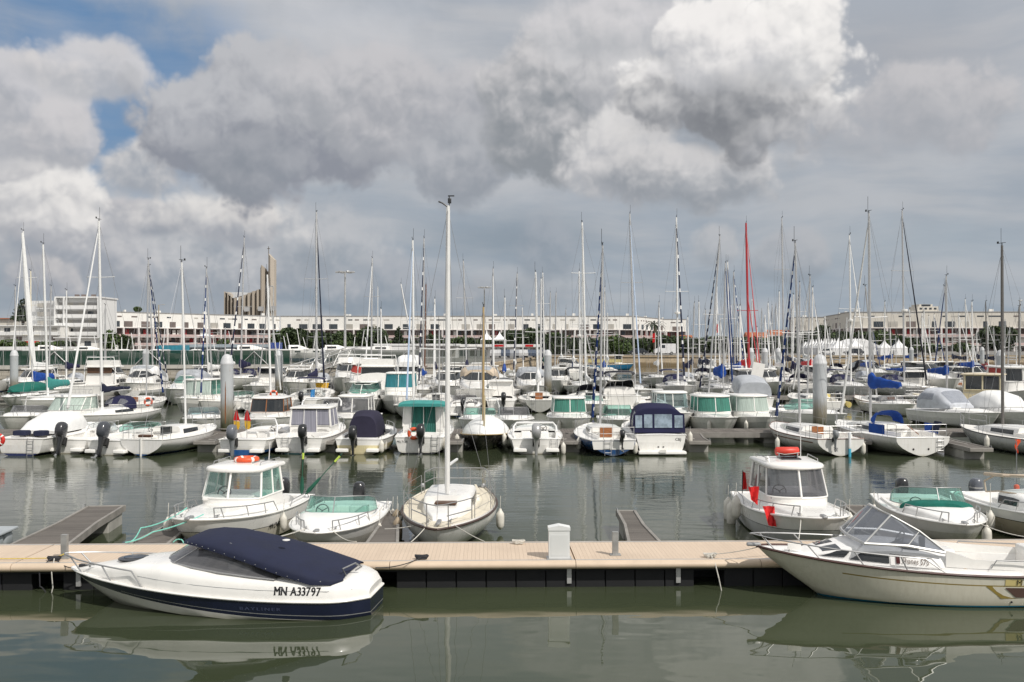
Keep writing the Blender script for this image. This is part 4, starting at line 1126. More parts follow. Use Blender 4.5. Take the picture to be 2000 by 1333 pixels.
    seats(t, [((-.75, .40, .55), (.45, .45, .6)), ((-.75, -.40, .55), (.45, .45, .6)), ((-2.55, 0, .62), (.40, 1.5, .55))], gel)
    bowrail(t, H, .44, .985, h=.25, nst=4, out=.22, ins=.06, r=.014)
    rail(t, [[(-1.2, .88, .72), (-1.3, .9, .88), (-2.5, .86, .84), (-2.6, .84, .68)], [(-1.2, -.88, .72), (-1.3, -.9, .88), (-2.5, -.86, .84), (-2.6, -.84, .68)]], .012, 'side_rail')
    MB().rbox((2.25, .25, .97), (.26, .02, .13), .01).build('vent', gel, t)
    MB().rbox((2.98, 0, .96), (.28, .10, .07), .03).build('bow_roller', steel, t)
    for x in (2.35, -1.9):
        mb = MB(); tt = (x+L/2)/L; y = H.b(tt)*.55+(.0 if x > 0 else .35); zz = H.deckz(tt, .5)
        mb.tube([(x-.09, y, zz+.05), (x+.09, y, zz+.05)], .013, 6); mb.tube([(x, y, zz), (x, y, zz+.05)], .02, 6); mb.build('cleat', steel, t)
    MB().poly([(-.9+x, tr.H.b(.3)*.80+.006, .66+zz) for x, zz in ((0, 0), (.3, .0), (.15, .06))]).build('vent_scoop', tanc, t)
    for sd in (1,): oval(tuple(H.side(-1.55, .12, .01)), .02, .02, textk, t, 'drain')
boat_cream_cuddy()

def boat_pilothouse(label, bow, rz, canister=False):
    L = 5.6
    d = Vector((cos(R(rz)), sin(R(rz)))); o = Vector(bow)-d*(L/2)
    t = thing('motorboat', label, 'motorboat', (o.x, o.y, 0), rz)
    H = Hull(L, 2.30, .66, .90 if canister else .92, sag=.04, draft=.28, ws=.88, tm=.40, pw=2.7, qw=.56, rake=.80, chine=.34, chw=.88)
    hm = hullmat('pilot_hull_grey', (.55, .55, .54), boot=(.015, .02, .03), zb=.03, coat=.45, rough=.2) if canister else hullmat('pilot_hull_cream', (.66, .62, .53), boot=(.10, .09, .07), zb=.03, coat=.45, rough=.2)
    H.build(t, [hm, gel, blackp], nt=20, breaks=(.66, .675), mif=lambda tt, f: 2 if (.66 < f < .675) else (1 if f > .66 else 0), rail=gel, railr=.03)
    H.deck(t, deckw, cockpit=(.05, .42, .78), sole=.28, coam=.05, camber=.05)
    # raised foredeck
    fd = Trunk(H, [(.40, .72, .18), (.55, .74, .20), (.72, .72, .16), (.85, .62, .08), (.92, .5, .02)], base=lambda tt: H.deckz(tt, .8)); fd.build(t, gel, 'foredeck', sub=3)
    zs = 1.06; zt = 1.70 if not canister else 1.74
    hb = house(t, -.95 if not canister else -1.25, .40, .66 if not canister else .85, .80, .76, .74, zs, zt, rkf=.22 if not canister else .30, rr=.05, taper=.90, glass=ggreen if not canister else gsmoke, frontm=gclear if not canister else gsmoke, wall=gel, rear='open',
               ov=(.10, .30, .07), roofh=.12, sidediv=.45, pil=.03, low=1.0)
    MB().rbox((.35, -.1, zs-.02), (.5, 1.2, .10), .04).build('dashboard', gel if not canister else greyp, t)
    wheel(t, (.05, -.35, zs+.06), .17)
    seats(t, [((-.55, -.38, .72), (.40, .42, .62)), ((-.55, .38, .72), (.40, .42, .62))], gel)
    # engine well cowl seen through / behind
    outboard(t, -L/2-.02, .55, blackp, .9)
    # side decks rails
    bowrail(t, H, .50, .93, h=.26, nst=3, out=.05, ins=.10, r=.014, split=1)
    rail(t, [[H.pt(.06, 1, s)+Vector((0, -s*.07, 0)), H.pt(.09, 1, s)+Vector((0, -s*.07, .16)), H.pt(.33, 1, s)+Vector((0, -s*.07, .16)), H.pt(.36, 1, s)+Vector((0, -s*.07, 0))] for s in (1, -1)], .012, 'stern_rail')
    mb = MB(); mb.rbox((L/2-.10, 0, H.sheer(1)+.03), (.30, .12, .07), .03); mb.build('bow_roller', steel, t)
    for s in (1, -1):
        mb = MB(); mb.tube([(2.1, s*.45, H.deckz(.88, .5)+.06), (2.3, s*.42, H.deckz(.9, .5)+.06)], .014); mb.tube([(2.2, s*.44, H.deckz(.88, .5)), (2.2, s*.44, H.deckz(.88, .5)+.06)], .02); mb.build('cleat', steel, t)
    rz_ = zt+.12*1.3
    rail(t, [[(-1.1, s*.68, rz_-.04), (-1.05, s*.68, rz_+.05), (.05, s*.62, rz_+.05), (.1, s*.62, rz_-.04)] for s in (1, -1)], .011, 'roof_rail')
    MB().tube([(-.9, .45, rz_), (-.95, .46, rz_+(.45 if not canister else 1.5))], .010, 5).build('antenna', aluw, t)
    if canister:
        MB().rbox((-.35, 0, rz_+.02), (.55, .5, .05), .03).build('roof_hatch', darkwin, t)
        mb = MB(); mb.lathe([(.05, 0), (.05, .06), (.02, .10)], 10, (-.1, -.62, rz_)); mb.build('horn', gel, t)
    else:
        mb = MB(); mb.rbox((-.3, .35, rz_), (.5, .02, .05), .01); mb.build('roof_vent', greyp, t)
    return t, H, o
TC, HCb, oC = boat_pilothouse('white pilothouse fishing boat with an orange lifebuoy on its roof', (-7.32, 22.45), -98.)
text_on('registration', 'MN D45986', .20, lambda u, v: HCb.side(.55-u, .30+v, .012, 1), TC, textk, sx=.75, shear=.15, bold=.002)
TG, HG, oG = boat_pilothouse('white pilothouse boat with a grey hull and a red liferaft canister on its roof', (7.15, 22.75), -91., True)
def L2W(t, p):
    a = t.rotation_euler[2]; return Vector((t.location.x+p[0]*cos(a)-p[1]*sin(a), t.location.y+p[0]*sin(a)+p[1]*cos(a), p[2]+t.location.z))
# lifebuoy on C
def ring_buoy(label, c, r=.27, rr=.07, M=None, mat=orangep, group=None):
    t = thing('lifebuoy', label, 'lifebuoy', c, 0, group)
    mb = MB(); pts = [Vector((r*cos(2*pi*k/20), r*sin(2*pi*k/20), 0)) for k in range(20)]
    if M is not None: pts = [M @ p for p in pts]
    mb.tube(pts, rr, 8, closed=True); mb.build('ring', mat, t, ang=60)
    mb = MB()
    for k in range(4):
        a = 2*pi*(k+.5)/4; b = [Vector((r*cos(a+q), r*sin(a+q), 0)) for q in (-.13, 0, .13)]
        if M is not None: b = [M @ p for p in b]
        mb.tube(b, rr*1.04, 8)
    mb.build('band', gel, t); return t
p = L2W(TC, (-.40, .05, 1.92)); ring_buoy('orange horseshoe lifebuoy lying on the pilothouse roof of the left fishing boat', p, .26, .065)
p = L2W(TG, (-.55, 0, 2.02)); q = thing('liferaft_canister', 'red cylindrical liferaft canister strapped on the wheelhouse roof', 'canister', p, 0)
mb = MB(); mb.tube([(-.30, 0, .05), (-.28, 0, .05), (.28, 0, .05), (.30, 0, .05)], [.09, .115, .115, .09], 14); mb.build('body', pmat('red_vinyl', (.62, .05, .03), .4, var=.12), q, ang=60)
mb = MB(); mb.tube([(-.30, -.12, .02), (-.1, -.125, -.02), (.1, -.125, .0), (.3, -.12, .03)], .01); mb.build('cord', ropew, q)
mb = MB()
for x in (-.24, .24): mb.box((x, 0, -.04), (.03, .26, .12))
mb.build('cradle', steel, q)
# fishing rods with green sleeves on C
for i, (dx, top, lab) in enumerate(((0, (.10, -.25, 2.25), 'upright fishing pole with a green sleeve at the stern of the left pilothouse boat'), (.10, (1.05, -.2, 2.15), 'leaning fishing pole with a green sleeve at the stern of the left pilothouse boat'))):
    b = L2W(TC, (-2.25, .85, .75)); q = thing('marker_pole', lab, 'pole', (b.x+dx, b.y, .75), 0, 'green marker poles on the left pilothouse boat')
    a = Vector((0, 0, 0)); e = Vector((top[0], top[1], top[2]-1.0)); grn = pmat('bottle_green', (.01, .10, .06), .6, var=.2); lim = pmat('lime_float', (.55, .70, .10), .5)
    MB().tube([a, e], .012, 5).build('pole', grn, q); MB().tube([a+(e-a)*.02, a+(e-a)*.12, a+(e-a)*.36, a+(e-a)*.42], [.03, .06, .04, .015], 8).build('sleeve', grn, q)
    MB().tube([a+(e-a)*.80, a+(e-a)*.93], .03, 8).build('float', lim, q)
# red flags on G
rd = pmat('red_flag', (.60, .012, .012), .75, var=.10, vs=4, bump=.4, bs=6)
def cloth(label, o, pts, rows, seed=1, mat=None, pole=None, name='flag', cat='flag', group=None):
    t = thing(name, label, cat, o, 0, group); rnd = random.Random(seed); A, B, C_, D = [Vector(p) for p in pts]; g = []
    for i in range(rows+1):
        k = i/rows; g.append([(A+(B-A)*j/5)*(1-k)+(D+(C_-D)*j/5)*k+Vector((0, .035*sin(j*1.7+i*.8+seed), 0)) for j in range(6)])
    mb = MB(); mb.grid(g); mb.grid([[p+Vector((0, .004, 0)) for p in r] for r in g]); mb.build('cloth', mat or rd, t)
    if pole: MB().tube(pole, .012, 6).build('pole', blackp, t)
    return t
cloth('red cloth banner draped over the bow of the boat with the red canister', L2W(TG, (1.62, -.98, .93)), [(-.14, .10, .04), (.12, .02, .05), (.14, -.10, -.42), (-.04, -.10, -.40)], 6, 3)
cloth('red pennant hanging from the side rail of the boat with the red canister', L2W(TG, (.5, -1.12, .98)), [(-.12, 0, .30), (.14, 0, .32), (.12, 0, -.16), (-.05, 0, -.02)], 6, 2)
cloth('narrow red flag standing in the cockpit of the boat with the red canister', L2W(TG, (-1.3, -.95, .95)), [(-.05, 0, .50), (.04, 0, .45), (.06, 0, .02), (-.06, 0, .0)], 6, 5, pole=[(-.06, 0, -.1), (-.05, 0, .52)])

def boat_runabout(label, X, Ybow, rz, L=5.0, B=2.15, hs=.55, hb=.64, glass=ggreen, outb=blackp, cover=None, hm=None, blunt=.60, seatm=None, wsz=.38, band=None, L0=0.):
    d = Vector((cos(R(rz)), sin(R(rz))))
    t = thing('motorboat', label, 'motorboat', (X-d.x*L/2, Ybow-d.y*L/2, 0), rz)
    H = Hull(L, B, hs, hb, sag=.02, draft=.26, ws=.86, tm=.42, pw=2.4, qw=blunt, rake=.75, chine=.36, chw=.86)
    hm = hm or hullmat('runabout_hull', (.62, .60, .55), boot=(.25, .24, .20), zb=.02)
    H.build(t, [hm, gel], nt=18, breaks=(.70,), mif=lambda tt, f: 1 if f > .70 else 0, rail=gel, railr=.025)
    H.deck(t, deckw, cockpit=(.14, .56, .76), sole=.20, coam=.05, camber=.06, cockmat=deckm)
    fd = Trunk(H, [(.55, .86, .17), (.62, .84, .20), (.74, .76, .17), (.86, .62, .09), (.95, .4, .01)], base=lambda tt: H.deckz(tt, .85)); fd.build(t, deckw, 'foredeck', sub=4)
    z = H.deckz(.55, .7)+.13
    windscreen(t, [(-.75, B*.40, z-.04), (-.30, B*.415, z), (.15, B*.37, z+.02), (.48, B*.25, z+.04), (.62, B*.12, z+.05), (.66, 0, z+.05)], wsz, .28, .92, glass=glass, frame=steel, mull=(5,), ends=.5)
    wheel(t, (.0, -.40, z+.02), .16)
    seats(t, [((-.55, -.42, .48), (.45, .45, .62)), ((-.55, .42, .48), (.45, .45, .62)), ((-1.55, 0, .42), (.45, 1.5, .42))], seatm or gel)
    if outb: outboard(t, -L/2, .50, outb, .92)
    bowrail(t, H, .60, .93, h=.24, nst=2, out=.06, ins=.16, r=.014, split=1)
    for s in (1, -1):
        mb = MB(); x = L/2-.55; zz = H.deckz(.86, .5); mb.tube([(x-.08, s*.35, zz+.05), (x+.08, s*.35, zz+.05)], .013); mb.tube([(x, s*.35, zz), (x, s*.35, zz+.05)], .02); mb.build('cleat', steel, t)
    MB().rbox((L/2-.12, 0, H.sheer(1)+.03), (.24, .11, .06), .02).build('bow_roller', steel, t)
    if cover:
        canopy(t, [(.90, B*.22, z+.02, z+.16), (.66, B*.36, z-.02, z+.20), (.35, B*.42, z-.06, z+.17)], cover, 'windscreen_cover', n=12, capf=True, capb=True)
    rail(t, [[H.pt(.03, 1, s)+Vector((.0, -s*.07, 0)), H.pt(.05, 1, s)+Vector((0, -s*.07, .15)), H.pt(.18, 1, s)+Vector((0, -s*.07, .15)), H.pt(.2, 1, s)+Vector((0, -s*.07, 0))] for s in (1, -1)], .012, 'stern_rail')
    return t, H
TD, HD = boat_runabout('white open speedboat with a green windscreen between pilothouse boat and sloop', -4.42, 22.35, -92.)
TH, HH = boat_runabout('white speedboat with dark green canvas below its windscreen at right', 10.45, 22.9, -97., L=5.3, B=2.15, hs=.62, hb=.72, cover=greenc, blunt=.66, hm=hullmat('dark_green_bottom', (.66, .64, .58), boot=(.01, .03, .025), zb=.22), wsz=.42)
def boat_cuddy_right():
    L = 5.6; t = thing('motorboat', 'small white cuddy boat with black windows cut by the right edge', 'motorboat', (13.45, 25.6, 0), -88.)
    H = Hull(L, 2.1, .66, .85, sag=.04, draft=.28, ws=.84, tm=.4, rake=.9)
    H.build(t, [hullmat('cuddy2_hull', (.40, .35, .26), boot=(.02, .02, .02), zb=.05), gel, blackp], breaks=(.74, .76), mif=lambda tt, f: 2 if .74 < f < .76 else (1 if f > .75 else 0), rail=gel)
    H.deck(t, deckw, cockpit=(.04, .45, .76), sole=.25, coam=.05)
    tr = Trunk(H, [(.44, .80, .42), (.56, .80, .42), (.66, .74, .30), (.80, .5, .05)], base=lambda tt: H.deckz(tt, .8)); tr.build(t, deckw, 'cabin', sub=3)
    tr.window(t, .45, .60, .10, .34)
    z = H.deckz(.5, .8)+.38
    windscreen(t, [(-.9, .82, z-.1), (-.3, .80, z), (.3, .66, z+.02), (.55, .3, z+.03), (.6, 0, z+.03)], .42, .4, .9, glass=gclear, frame=tanc, fr=.022, mull=(4,), ends=.6)
    MB().tube([(-1.0, .8, z+.36), (-.2, .72, z+.42), (.1, .2, z+.43), (.1, -.2, z+.43), (-.2, -.72, z+.42), (-1.0, -.8, z+.36)], .045, 8).build('top_rail', tanc, t)
    outboard(t, -L/2, .5, blackp, .85, cap=pmat('charcoal_cowl', (.10, .11, .13), .3, coat=.3), stripe=silverp)
    bowrail(t, H, .5, .95, h=.25, nst=3, out=.06, r=.013)
    seats(t, [((-.8, .4, .5), (.45, .45, .6)), ((-.8, -.4, .5), (.45, .45, .6))])
    text_on('boat_name', 'SL HUBERT', .14, lambda u, v: Vector((-2.2+u, -H.side(-2.2+u, .66, .03).y, H.sheer(.1)-.09+v)), t, textk, sx=.85)
boat_cuddy_right()
# marker poles with orange flags by the right edge
for (dx, h, lab) in ((0, 1.55, 'tall marker pole with a bright orange flag at the right edge'), (.28, 1.15, 'shorter marker pole with a red orange flag at the right edge')):
    Y = 29.; X = WX(1985, Y)+dx; q = thing('flag_pole', lab, 'flag', (X, Y-dx*2, .55), 0, 'orange flag poles at the right edge')
    MB().tube([(0, 0, 0), (0, 0, h)], .013, 5).build('pole', greyp, q)
    mb = MB(); mb.grid([[Vector((.02*sin(i)+j*.05*(1-.1*i), .03*sin(j*2+i), h-.05*i)) for j in range(-1, 3)] for i in range(9)]); mb.build('cloth', orangec, q)
    mb = MB(); mb.rbox((0, 0, .1), (.14, .14, .28), .05); mb.build('float', orangep, q)

def boat_sloop_front():
    L = 6.6; t = thing('sailboat', 'white sloop with brown sheer stripe and tall bare mast, bow to the beige pontoon', 'sailboat', (-1.62, 22.45+L/2, 0), -91.5)
    H = Hull(L, 2.42, .70, .70, sag=.03, draft=.25, kind='round', ws=.62, tm=.45, pw=2.0, qw=.72, rake=.75, kst=-.02, tr=.2)
    brn = pmat('brown_rubrail2', (.06, .035, .028), .5, var=.2)
    H.build(t, [hullmat('sloop_hull', (.78, .77, .74), boot=(.45, .44, .40), zb=.02)], nt=20, rail=brn, railr=.03)
    mb = MB()
    for sd in (1, -1): mb.grid([[H.pt(i/20, 1., sd)+Vector((0, -sd*.03, 0)) for i in range(20)], [H.pt(i/20, 1., sd)+Vector((0, -sd*.04, .055)) for i in range(20)]])
    mb.build('toe_rail', gel, t)
    H.deck(t, deckc, cockpit=(.06, .34, .55), sole=.25, coam=.14, camber=.05, cockmat=gel, nt=20)
    tr = Trunk(H, [(.34, .56, .40), (.5, .56, .38), (.60, .54, .36), (.605, .54, .20), (.72, .48, .17), (.82, .30, .10), (.84, .28, .01)], base=lambda tt: H.deckz(tt, .5)-.01,
               prof=((1., 0.), (.97, .5), (.93, .86), (.84, 1.), (.4, 1.05), (0., 1.08)))
    tr.build(t, gel, 'cabin', sub=2)
    tr.window(t, .38, .56, .10, .34)
    MB().rbox((.95, 0, tr.bz(.68)+.25), (.34, .55, .05), .02).build('hatch', dteak, t)
    rig(t, H, .55, 8.38, ant=False, mat=aluw, r=.062, boom=None, wires=True, backstay=True, z0=1.10, sp=(.50,), wr=.0045, top=(.60, .02, 8.38))
    pulpit(t, H, True, .55, .82, .013); pulpit(t, H, False, .58, .14, .013); lifelines(t, H, .18, .80, 4, .52, .011)
    mb = MB(); mb.tube([(.62, .02, 8.34), (.62, -.12, 8.44), (.62, -.22, 8.48)], .022, 6); mb.rbox((.62, .06, 8.50), (.10, .09, .14), .03); mb.tube([(.62, .05, 8.36), (.62, .05, 8.62)], .012, 5); mb.box((.62, .10, 8.62), (.02, .16, .03)); mb.build('wind_instrument', blackp, t)
    MB().tube([(-.2, 0, 1.75), (-2.4, 0, 1.62)], .04, 8).build('boom', aluw, t)
    mb = MB(); mb.box((-L/2-.08, 0, .25), (.05, .06, 1.0)); mb.box((-L/2-.25, 0, .0), (.35, .03, 1.0)); mb.build('rudder', dteak, t)
    for s in (1, -1):
        mb = MB(); mb.lathe([(.05, 0), (.06, .06), (.04, .10)], 10, (-1.1, s*.82, 1.02)); mb.build('winch', steel, t)
        mb = MB(); x = 2.6; mb.tube([(x-.1, s*.28, .80), (x+.1, s*.24, .80)], .014); mb.tube([(x, s*.26, .72), (x, s*.26, .80)], .02); mb.build('cleat', steel, t)
    mb = MB(); mb.rbox((2.75, 0, .77), (.5, .10, .06), .02); mb.build('stem_fitting', steel, t)
    MB().poly([H.side(-.6, .45, .006, -1), H.side(-1.4, .45, .006, -1), H.side(-1.4, .62, .006, -1), H.side(-.6, .62, .006, -1)]).build('side_panel', pmat('maroon_panel', (.12, .06, .06), .5), t, smooth=False)
    return t, H
TE, HE = boat_sloop_front()
# fenders, foreground
def fender_on(t, H, tt, side, lab, s=1., mat=None, z=None, h=.55):
    p = H.pt(tt, 1., side); p.y += side*.12*s; w = L2W(t, p); fender(w.x, w.y, (z if z is not None else p.z-.06), lab, s, mat, h=h)
fender_on(TC, HCb, .52, 1, 'white fender on the right flank of the left pilothouse boat', .8)
fender_on(TC, HCb, .80, -1, 'white fender between the left pilothouse boat and its finger pontoon', 1.)
fender_on(TD, HD, .62, 1, 'white fender on the speedboat side facing the wooden finger pontoon', .9)
fender_on(TD, HD, .18, 1, 'dirty white fender near the stern of the green windscreen speedboat', .8)
fender_on(TE, HE, .50, 1, 'white fender on the right hand side of the single masted sloop', .95)
fender_on(TE, HE, .70, -1, 'brown stained fender on the left bow of the sloop', 1.1, pmat('fender_stained', (.30, .24, .17), .6, var=.3, vs=5))
fender_on(TE, HE, .52, -1, 'dark stained fender squeezed beside the finger pontoon left of the sloop', 1.2, pmat('fender_stained', (.30, .24, .17), .6, var=.3, vs=5))
fender_on(TG, HG, .10, -1, 'white fender nearest the stern of the boat with the red canister', 1.15, h=.6)
fender_on(TG, HG, .22, -1, 'white fender second from the stern of the boat with the red canister', 1.15, h=.6)
fender_on(TG, HG, .36, -1, 'tilted white fender hanging high on the grey hull', 1.1, z=.86, h=.55)
fender_on(TG, HG, .62, 1, 'white fender on the right bow of the boat with the red canister', 1.1)
fender_on(TH, HH, .30, -1, 'white fender between the finger pontoon and the dark green canvas speedboat', 1.1)
fender_on(TH, HH, .93, 1, 'grey white fender at the bow of the dark green canvas speedboat', 1.)
w = WX(1780, 24.8); fender(13.45-1.25, 25.4, .62, 'white fender on a black line hanging from the boat cut by the right edge', 1., h=.5, rope=.7)
# mooring lines, foreground
zt = .60
rope('green mooring line from the left pilothouse bow to the beige pontoon', [L2W(TC, (2.4, .2, .98)), (-7.9, 21.9, .75), (-8.35, 21.5, .60)], .014, ropeg, .04)
rope('second green line tied low on the pilothouse boat bow', [L2W(TC, (2.0, -.4, 1.05)), (-8.2, 22.0, .82), (-8.3, 21.55, .6)], .014, ropeg, .08)
rope('green rope end lying at the pontoon edge by the pilothouse boat', [(-7.35, 21.6, .58), (-7.2, 21.62, .64), (-7.1, 21.55, .57)], .013, ropeg, -.03, 5)
rope('white line from the speedboat bow toward the pilothouse boat', [L2W(TD, (2.2, -.3, .68)), (-5.9, 21.7, .57)], .012, ropew, .06)
rope('white line from the speedboat bow to the finger pontoon foot', [L2W(TD, (2.2, .3, .68)), (-3.4, 21.75, .57)], .012, ropew, .08)
rope('white stern line from the speedboat to the wooden finger pontoon', [L2W(TD, (-1.8, .95, .62)), (-3.05, 25.6, .52)], .012, ropew, .10)
rope('sloop bow line running left to the finger pontoon', [L2W(TE, (2.6, -.2, .78)), (-3.0, 23.5, .52)], .011, ropew, .05)
rope('sloop bow line running down to the beige pontoon at left', [L2W(TE, (2.6, -.2, .78)), (-2.2, 21.7, .57)], .011, ropew, .03)
rope('sloop bow line running down to the beige pontoon at right', [L2W(TE, (2.6, .2, .78)), (-.6, 21.75, .57)], .011, ropew, .03)
rope('long line from the red canister boat bow to the beige pontoon', [L2W(TG, (2.3, -.4, .92)), (6.35, 22.05, .57)], .013, ropew, .05)
rope('white line from the red canister boat bow down to the right', [L2W(TG, (2.3, .4, .92)), (8.2, 22.1, .57)], .013, ropew, .06)
rope('white bow line of the green canvas speedboat', [L2W(TH, (2.3, .3, .75)), (11.9, 22.1, .57)], .013, ropew, .10)
rope('thin grey line stretched from the cream cuddy boat bow to a pontoon cleat', [(4.9, 19.55, .92), (4.02, 20.2, .62)], .008, ropew, .03)
rope('pale line looped from the cleat down into the water', [(4.02, 20.2, .62), (4.06, 19.9, .50), (4.1, 19.76, .25), (4.17, 19.74, -.1)], .012, ropew, .0)
rope('black line from the navy canvas speedboat bow to the left cleat', [(-8.3, 19.1, .62), (-9.12, 19.9, .60)], .010, ropek, .09)
rope('black rope loop hanging over the pontoon edge at left', [(-9.15, 19.85, .62), (-9.3, 19.6, .42), (-9.28, 19.58, .12), (-9.15, 19.6, -.05)], .012, ropek, -.03)
rope('pale rope end hanging into the water below the left cleat', [(-9.1, 19.8, .62), (-9.05, 19.58, .40), (-9.02, 19.57, .1), (-9.08, 19.56, -.1)], .012, ropew, .02)
rope('yellow line along the left part of the beige pontoon', [(-11.2, 20.0, .58), (-9.2, 19.95, .60), (-9.02, 20.12, .66)], .010, ropey, .01)
rope('black stern line from the navy canvas speedboat to the black rope bundle', [(-2.6, 19.0, .62), (-1.82, 20.0, .60)], .010, ropek, .06)
# ------------------------------------------------------------------ middle row (sterns towards the camera)
def HM(k):
    return {'w': lambda: hullmat('h_white', (.76, .75, .72), boot=(.30, .28, .22), zb=.03),
            'wb': lambda: hullmat('h_white_blue', (.77, .76, .74), boot=(.015, .07, .20), zb=.09),
            'wk': lambda: hullmat('h_white_black', (.76, .75, .72), boot=(.02, .02, .025), zb=.06),
            'wn': lambda: hullmat('h_white_navy', (.76, .75, .73), boot=(.015, .025, .10), zb=.11),
            'wt': lambda: hullmat('h_white_teal', (.76, .75, .73), boot=(.02, .12, .13), zb=.05),
            'wr': lambda: hullmat('h_white_red', (.76, .75, .73), boot=(.25, .02, .02), zb=.07),
            'g': lambda: hullmat('h_grey', (.50, .50, .49), boot=(.05, .05, .05), zb=.05),
            'lg': lambda: hullmat('h_lightgrey', (.62, .62, .61), boot=(.04, .05, .07), zb=.06),
            'y': lambda: hullmat('h_cream', (.70, .62, .38), boot=(.35, .30, .15), zb=.02),
            'k': lambda: hullmat('h_black', (.012, .012, .013), boot=(.10, .02, .02), zb=.0),
            'n': lambda: hullmat('h_navy', (.014, .022, .055), boot=(.25, .03, .02), zb=.06),
            'b': lambda: hullmat('h_blue', (.015, .07, .20), boot=(.02, .03, .06), zb=.03),
            'gr': lambda: hullmat('h_green', (.02, .09, .06), boot=(.03, .03, .03), zb=.03),
            'bw': lambda: hullmat('h_blue_bottom', (.76, .75, .73), boot=(.02, .10, .30), zb=.22)}[k]()
def stern_bits(t, H, steps=True, lad=None, y=0.):
    z = H.sheer(0)
    if steps:
        for s in (1, -1):
            mb = MB(); mb.rbox((-H.L/2-.16, s*H.b(0)*.66, .20), (.36, H.b(0)*.55, .16), .05); mb.build('swim_platform', gel, t)
    if lad is not None: ladder(t, -H.L/2-.06, lad, -.05, z+.02)
def pilot(label, px, Y, rz, L=6., B=2.35, ref='s', roof=1.95, hk='w', glass=ggreen, side=None, rear='door', rearm=None, roofm=None, outb=None, hs=.68, hb=1.0, hx=(-.9, .55, .95), rk=.25, rails=True,
          ws=.86, ov=(.1, .25, .07), steps=True, group=None, rrail=True, frontm=None, cap=None, pilm=None, sill=None, wall=None, band=None, rh=.10, oy=0.):
    t = boat_root('motorboat', label, 'motorboat', px, Y, rz, L, ref, group)
    H = Hull(L, B, hs, hb, sag=.04, draft=.28, ws=ws, tm=.4, pw=2.5, qw=.62, rake=.85)
    H.build(t, [HM(hk), band or gel], nt=14, breaks=(.74, .80), mif=lambda tt, f: 1 if .74 < f < (.80 if band else 1.) else 0, rail=gel, railr=.028)
    H.deck(t, deckw, cockpit=(.03, max(.1, (hx[0]+L/2)/L-.02), .80), sole=.25, coam=.06)
    fd = Trunk(H, [((hx[0]+L/2)/L, .76, .22), ((hx[1]+L/2)/L, .76, .22), (.76, .70, .17), (.90, .5, .03)], base=lambda tt: H.deckz(tt, .8)); fd.build(t, wall or gel, 'foredeck', sub=3)
    w = B*.5*.78
    house(t, hx[0], hx[1], hx[2], w, w*.94, H.deckz(.45, .8), sill or (H.deckz(.5, .8)+.30), roof-.12, rkf=rk, rr=.03, taper=.93, glass=glass, sidem=side, frontm=frontm, wall=wall or gel, roofm=roofm, rear=rear, rearm=rearm, ov=ov, roofh=rh, pil=.028, pilm=pilm)
    if outb: outboard(t, -L/2-.02, hs+.02, outb, 1., y=oy, cap=cap)
    stern_bits(t, H, steps, .6 if steps else None)
    if rails: bowrail(t, H, .48, .97, h=.30, nst=3, out=.04, ins=.06, r=.013)
    if rrail: rail(t, [[(hx[0]+.1, s*w*.8, roof), (hx[0]+.15, s*w*.8, roof+.12), (hx[1]-.2, s*w*.75, roof+.12), (hx[1]-.15, s*w*.75, roof)] for s in (1, -1)], .012, 'roof_rail')
    seats(t, [((-L/2+.45, 0, .45), (.4, B*.6, .35))])
    return t, H
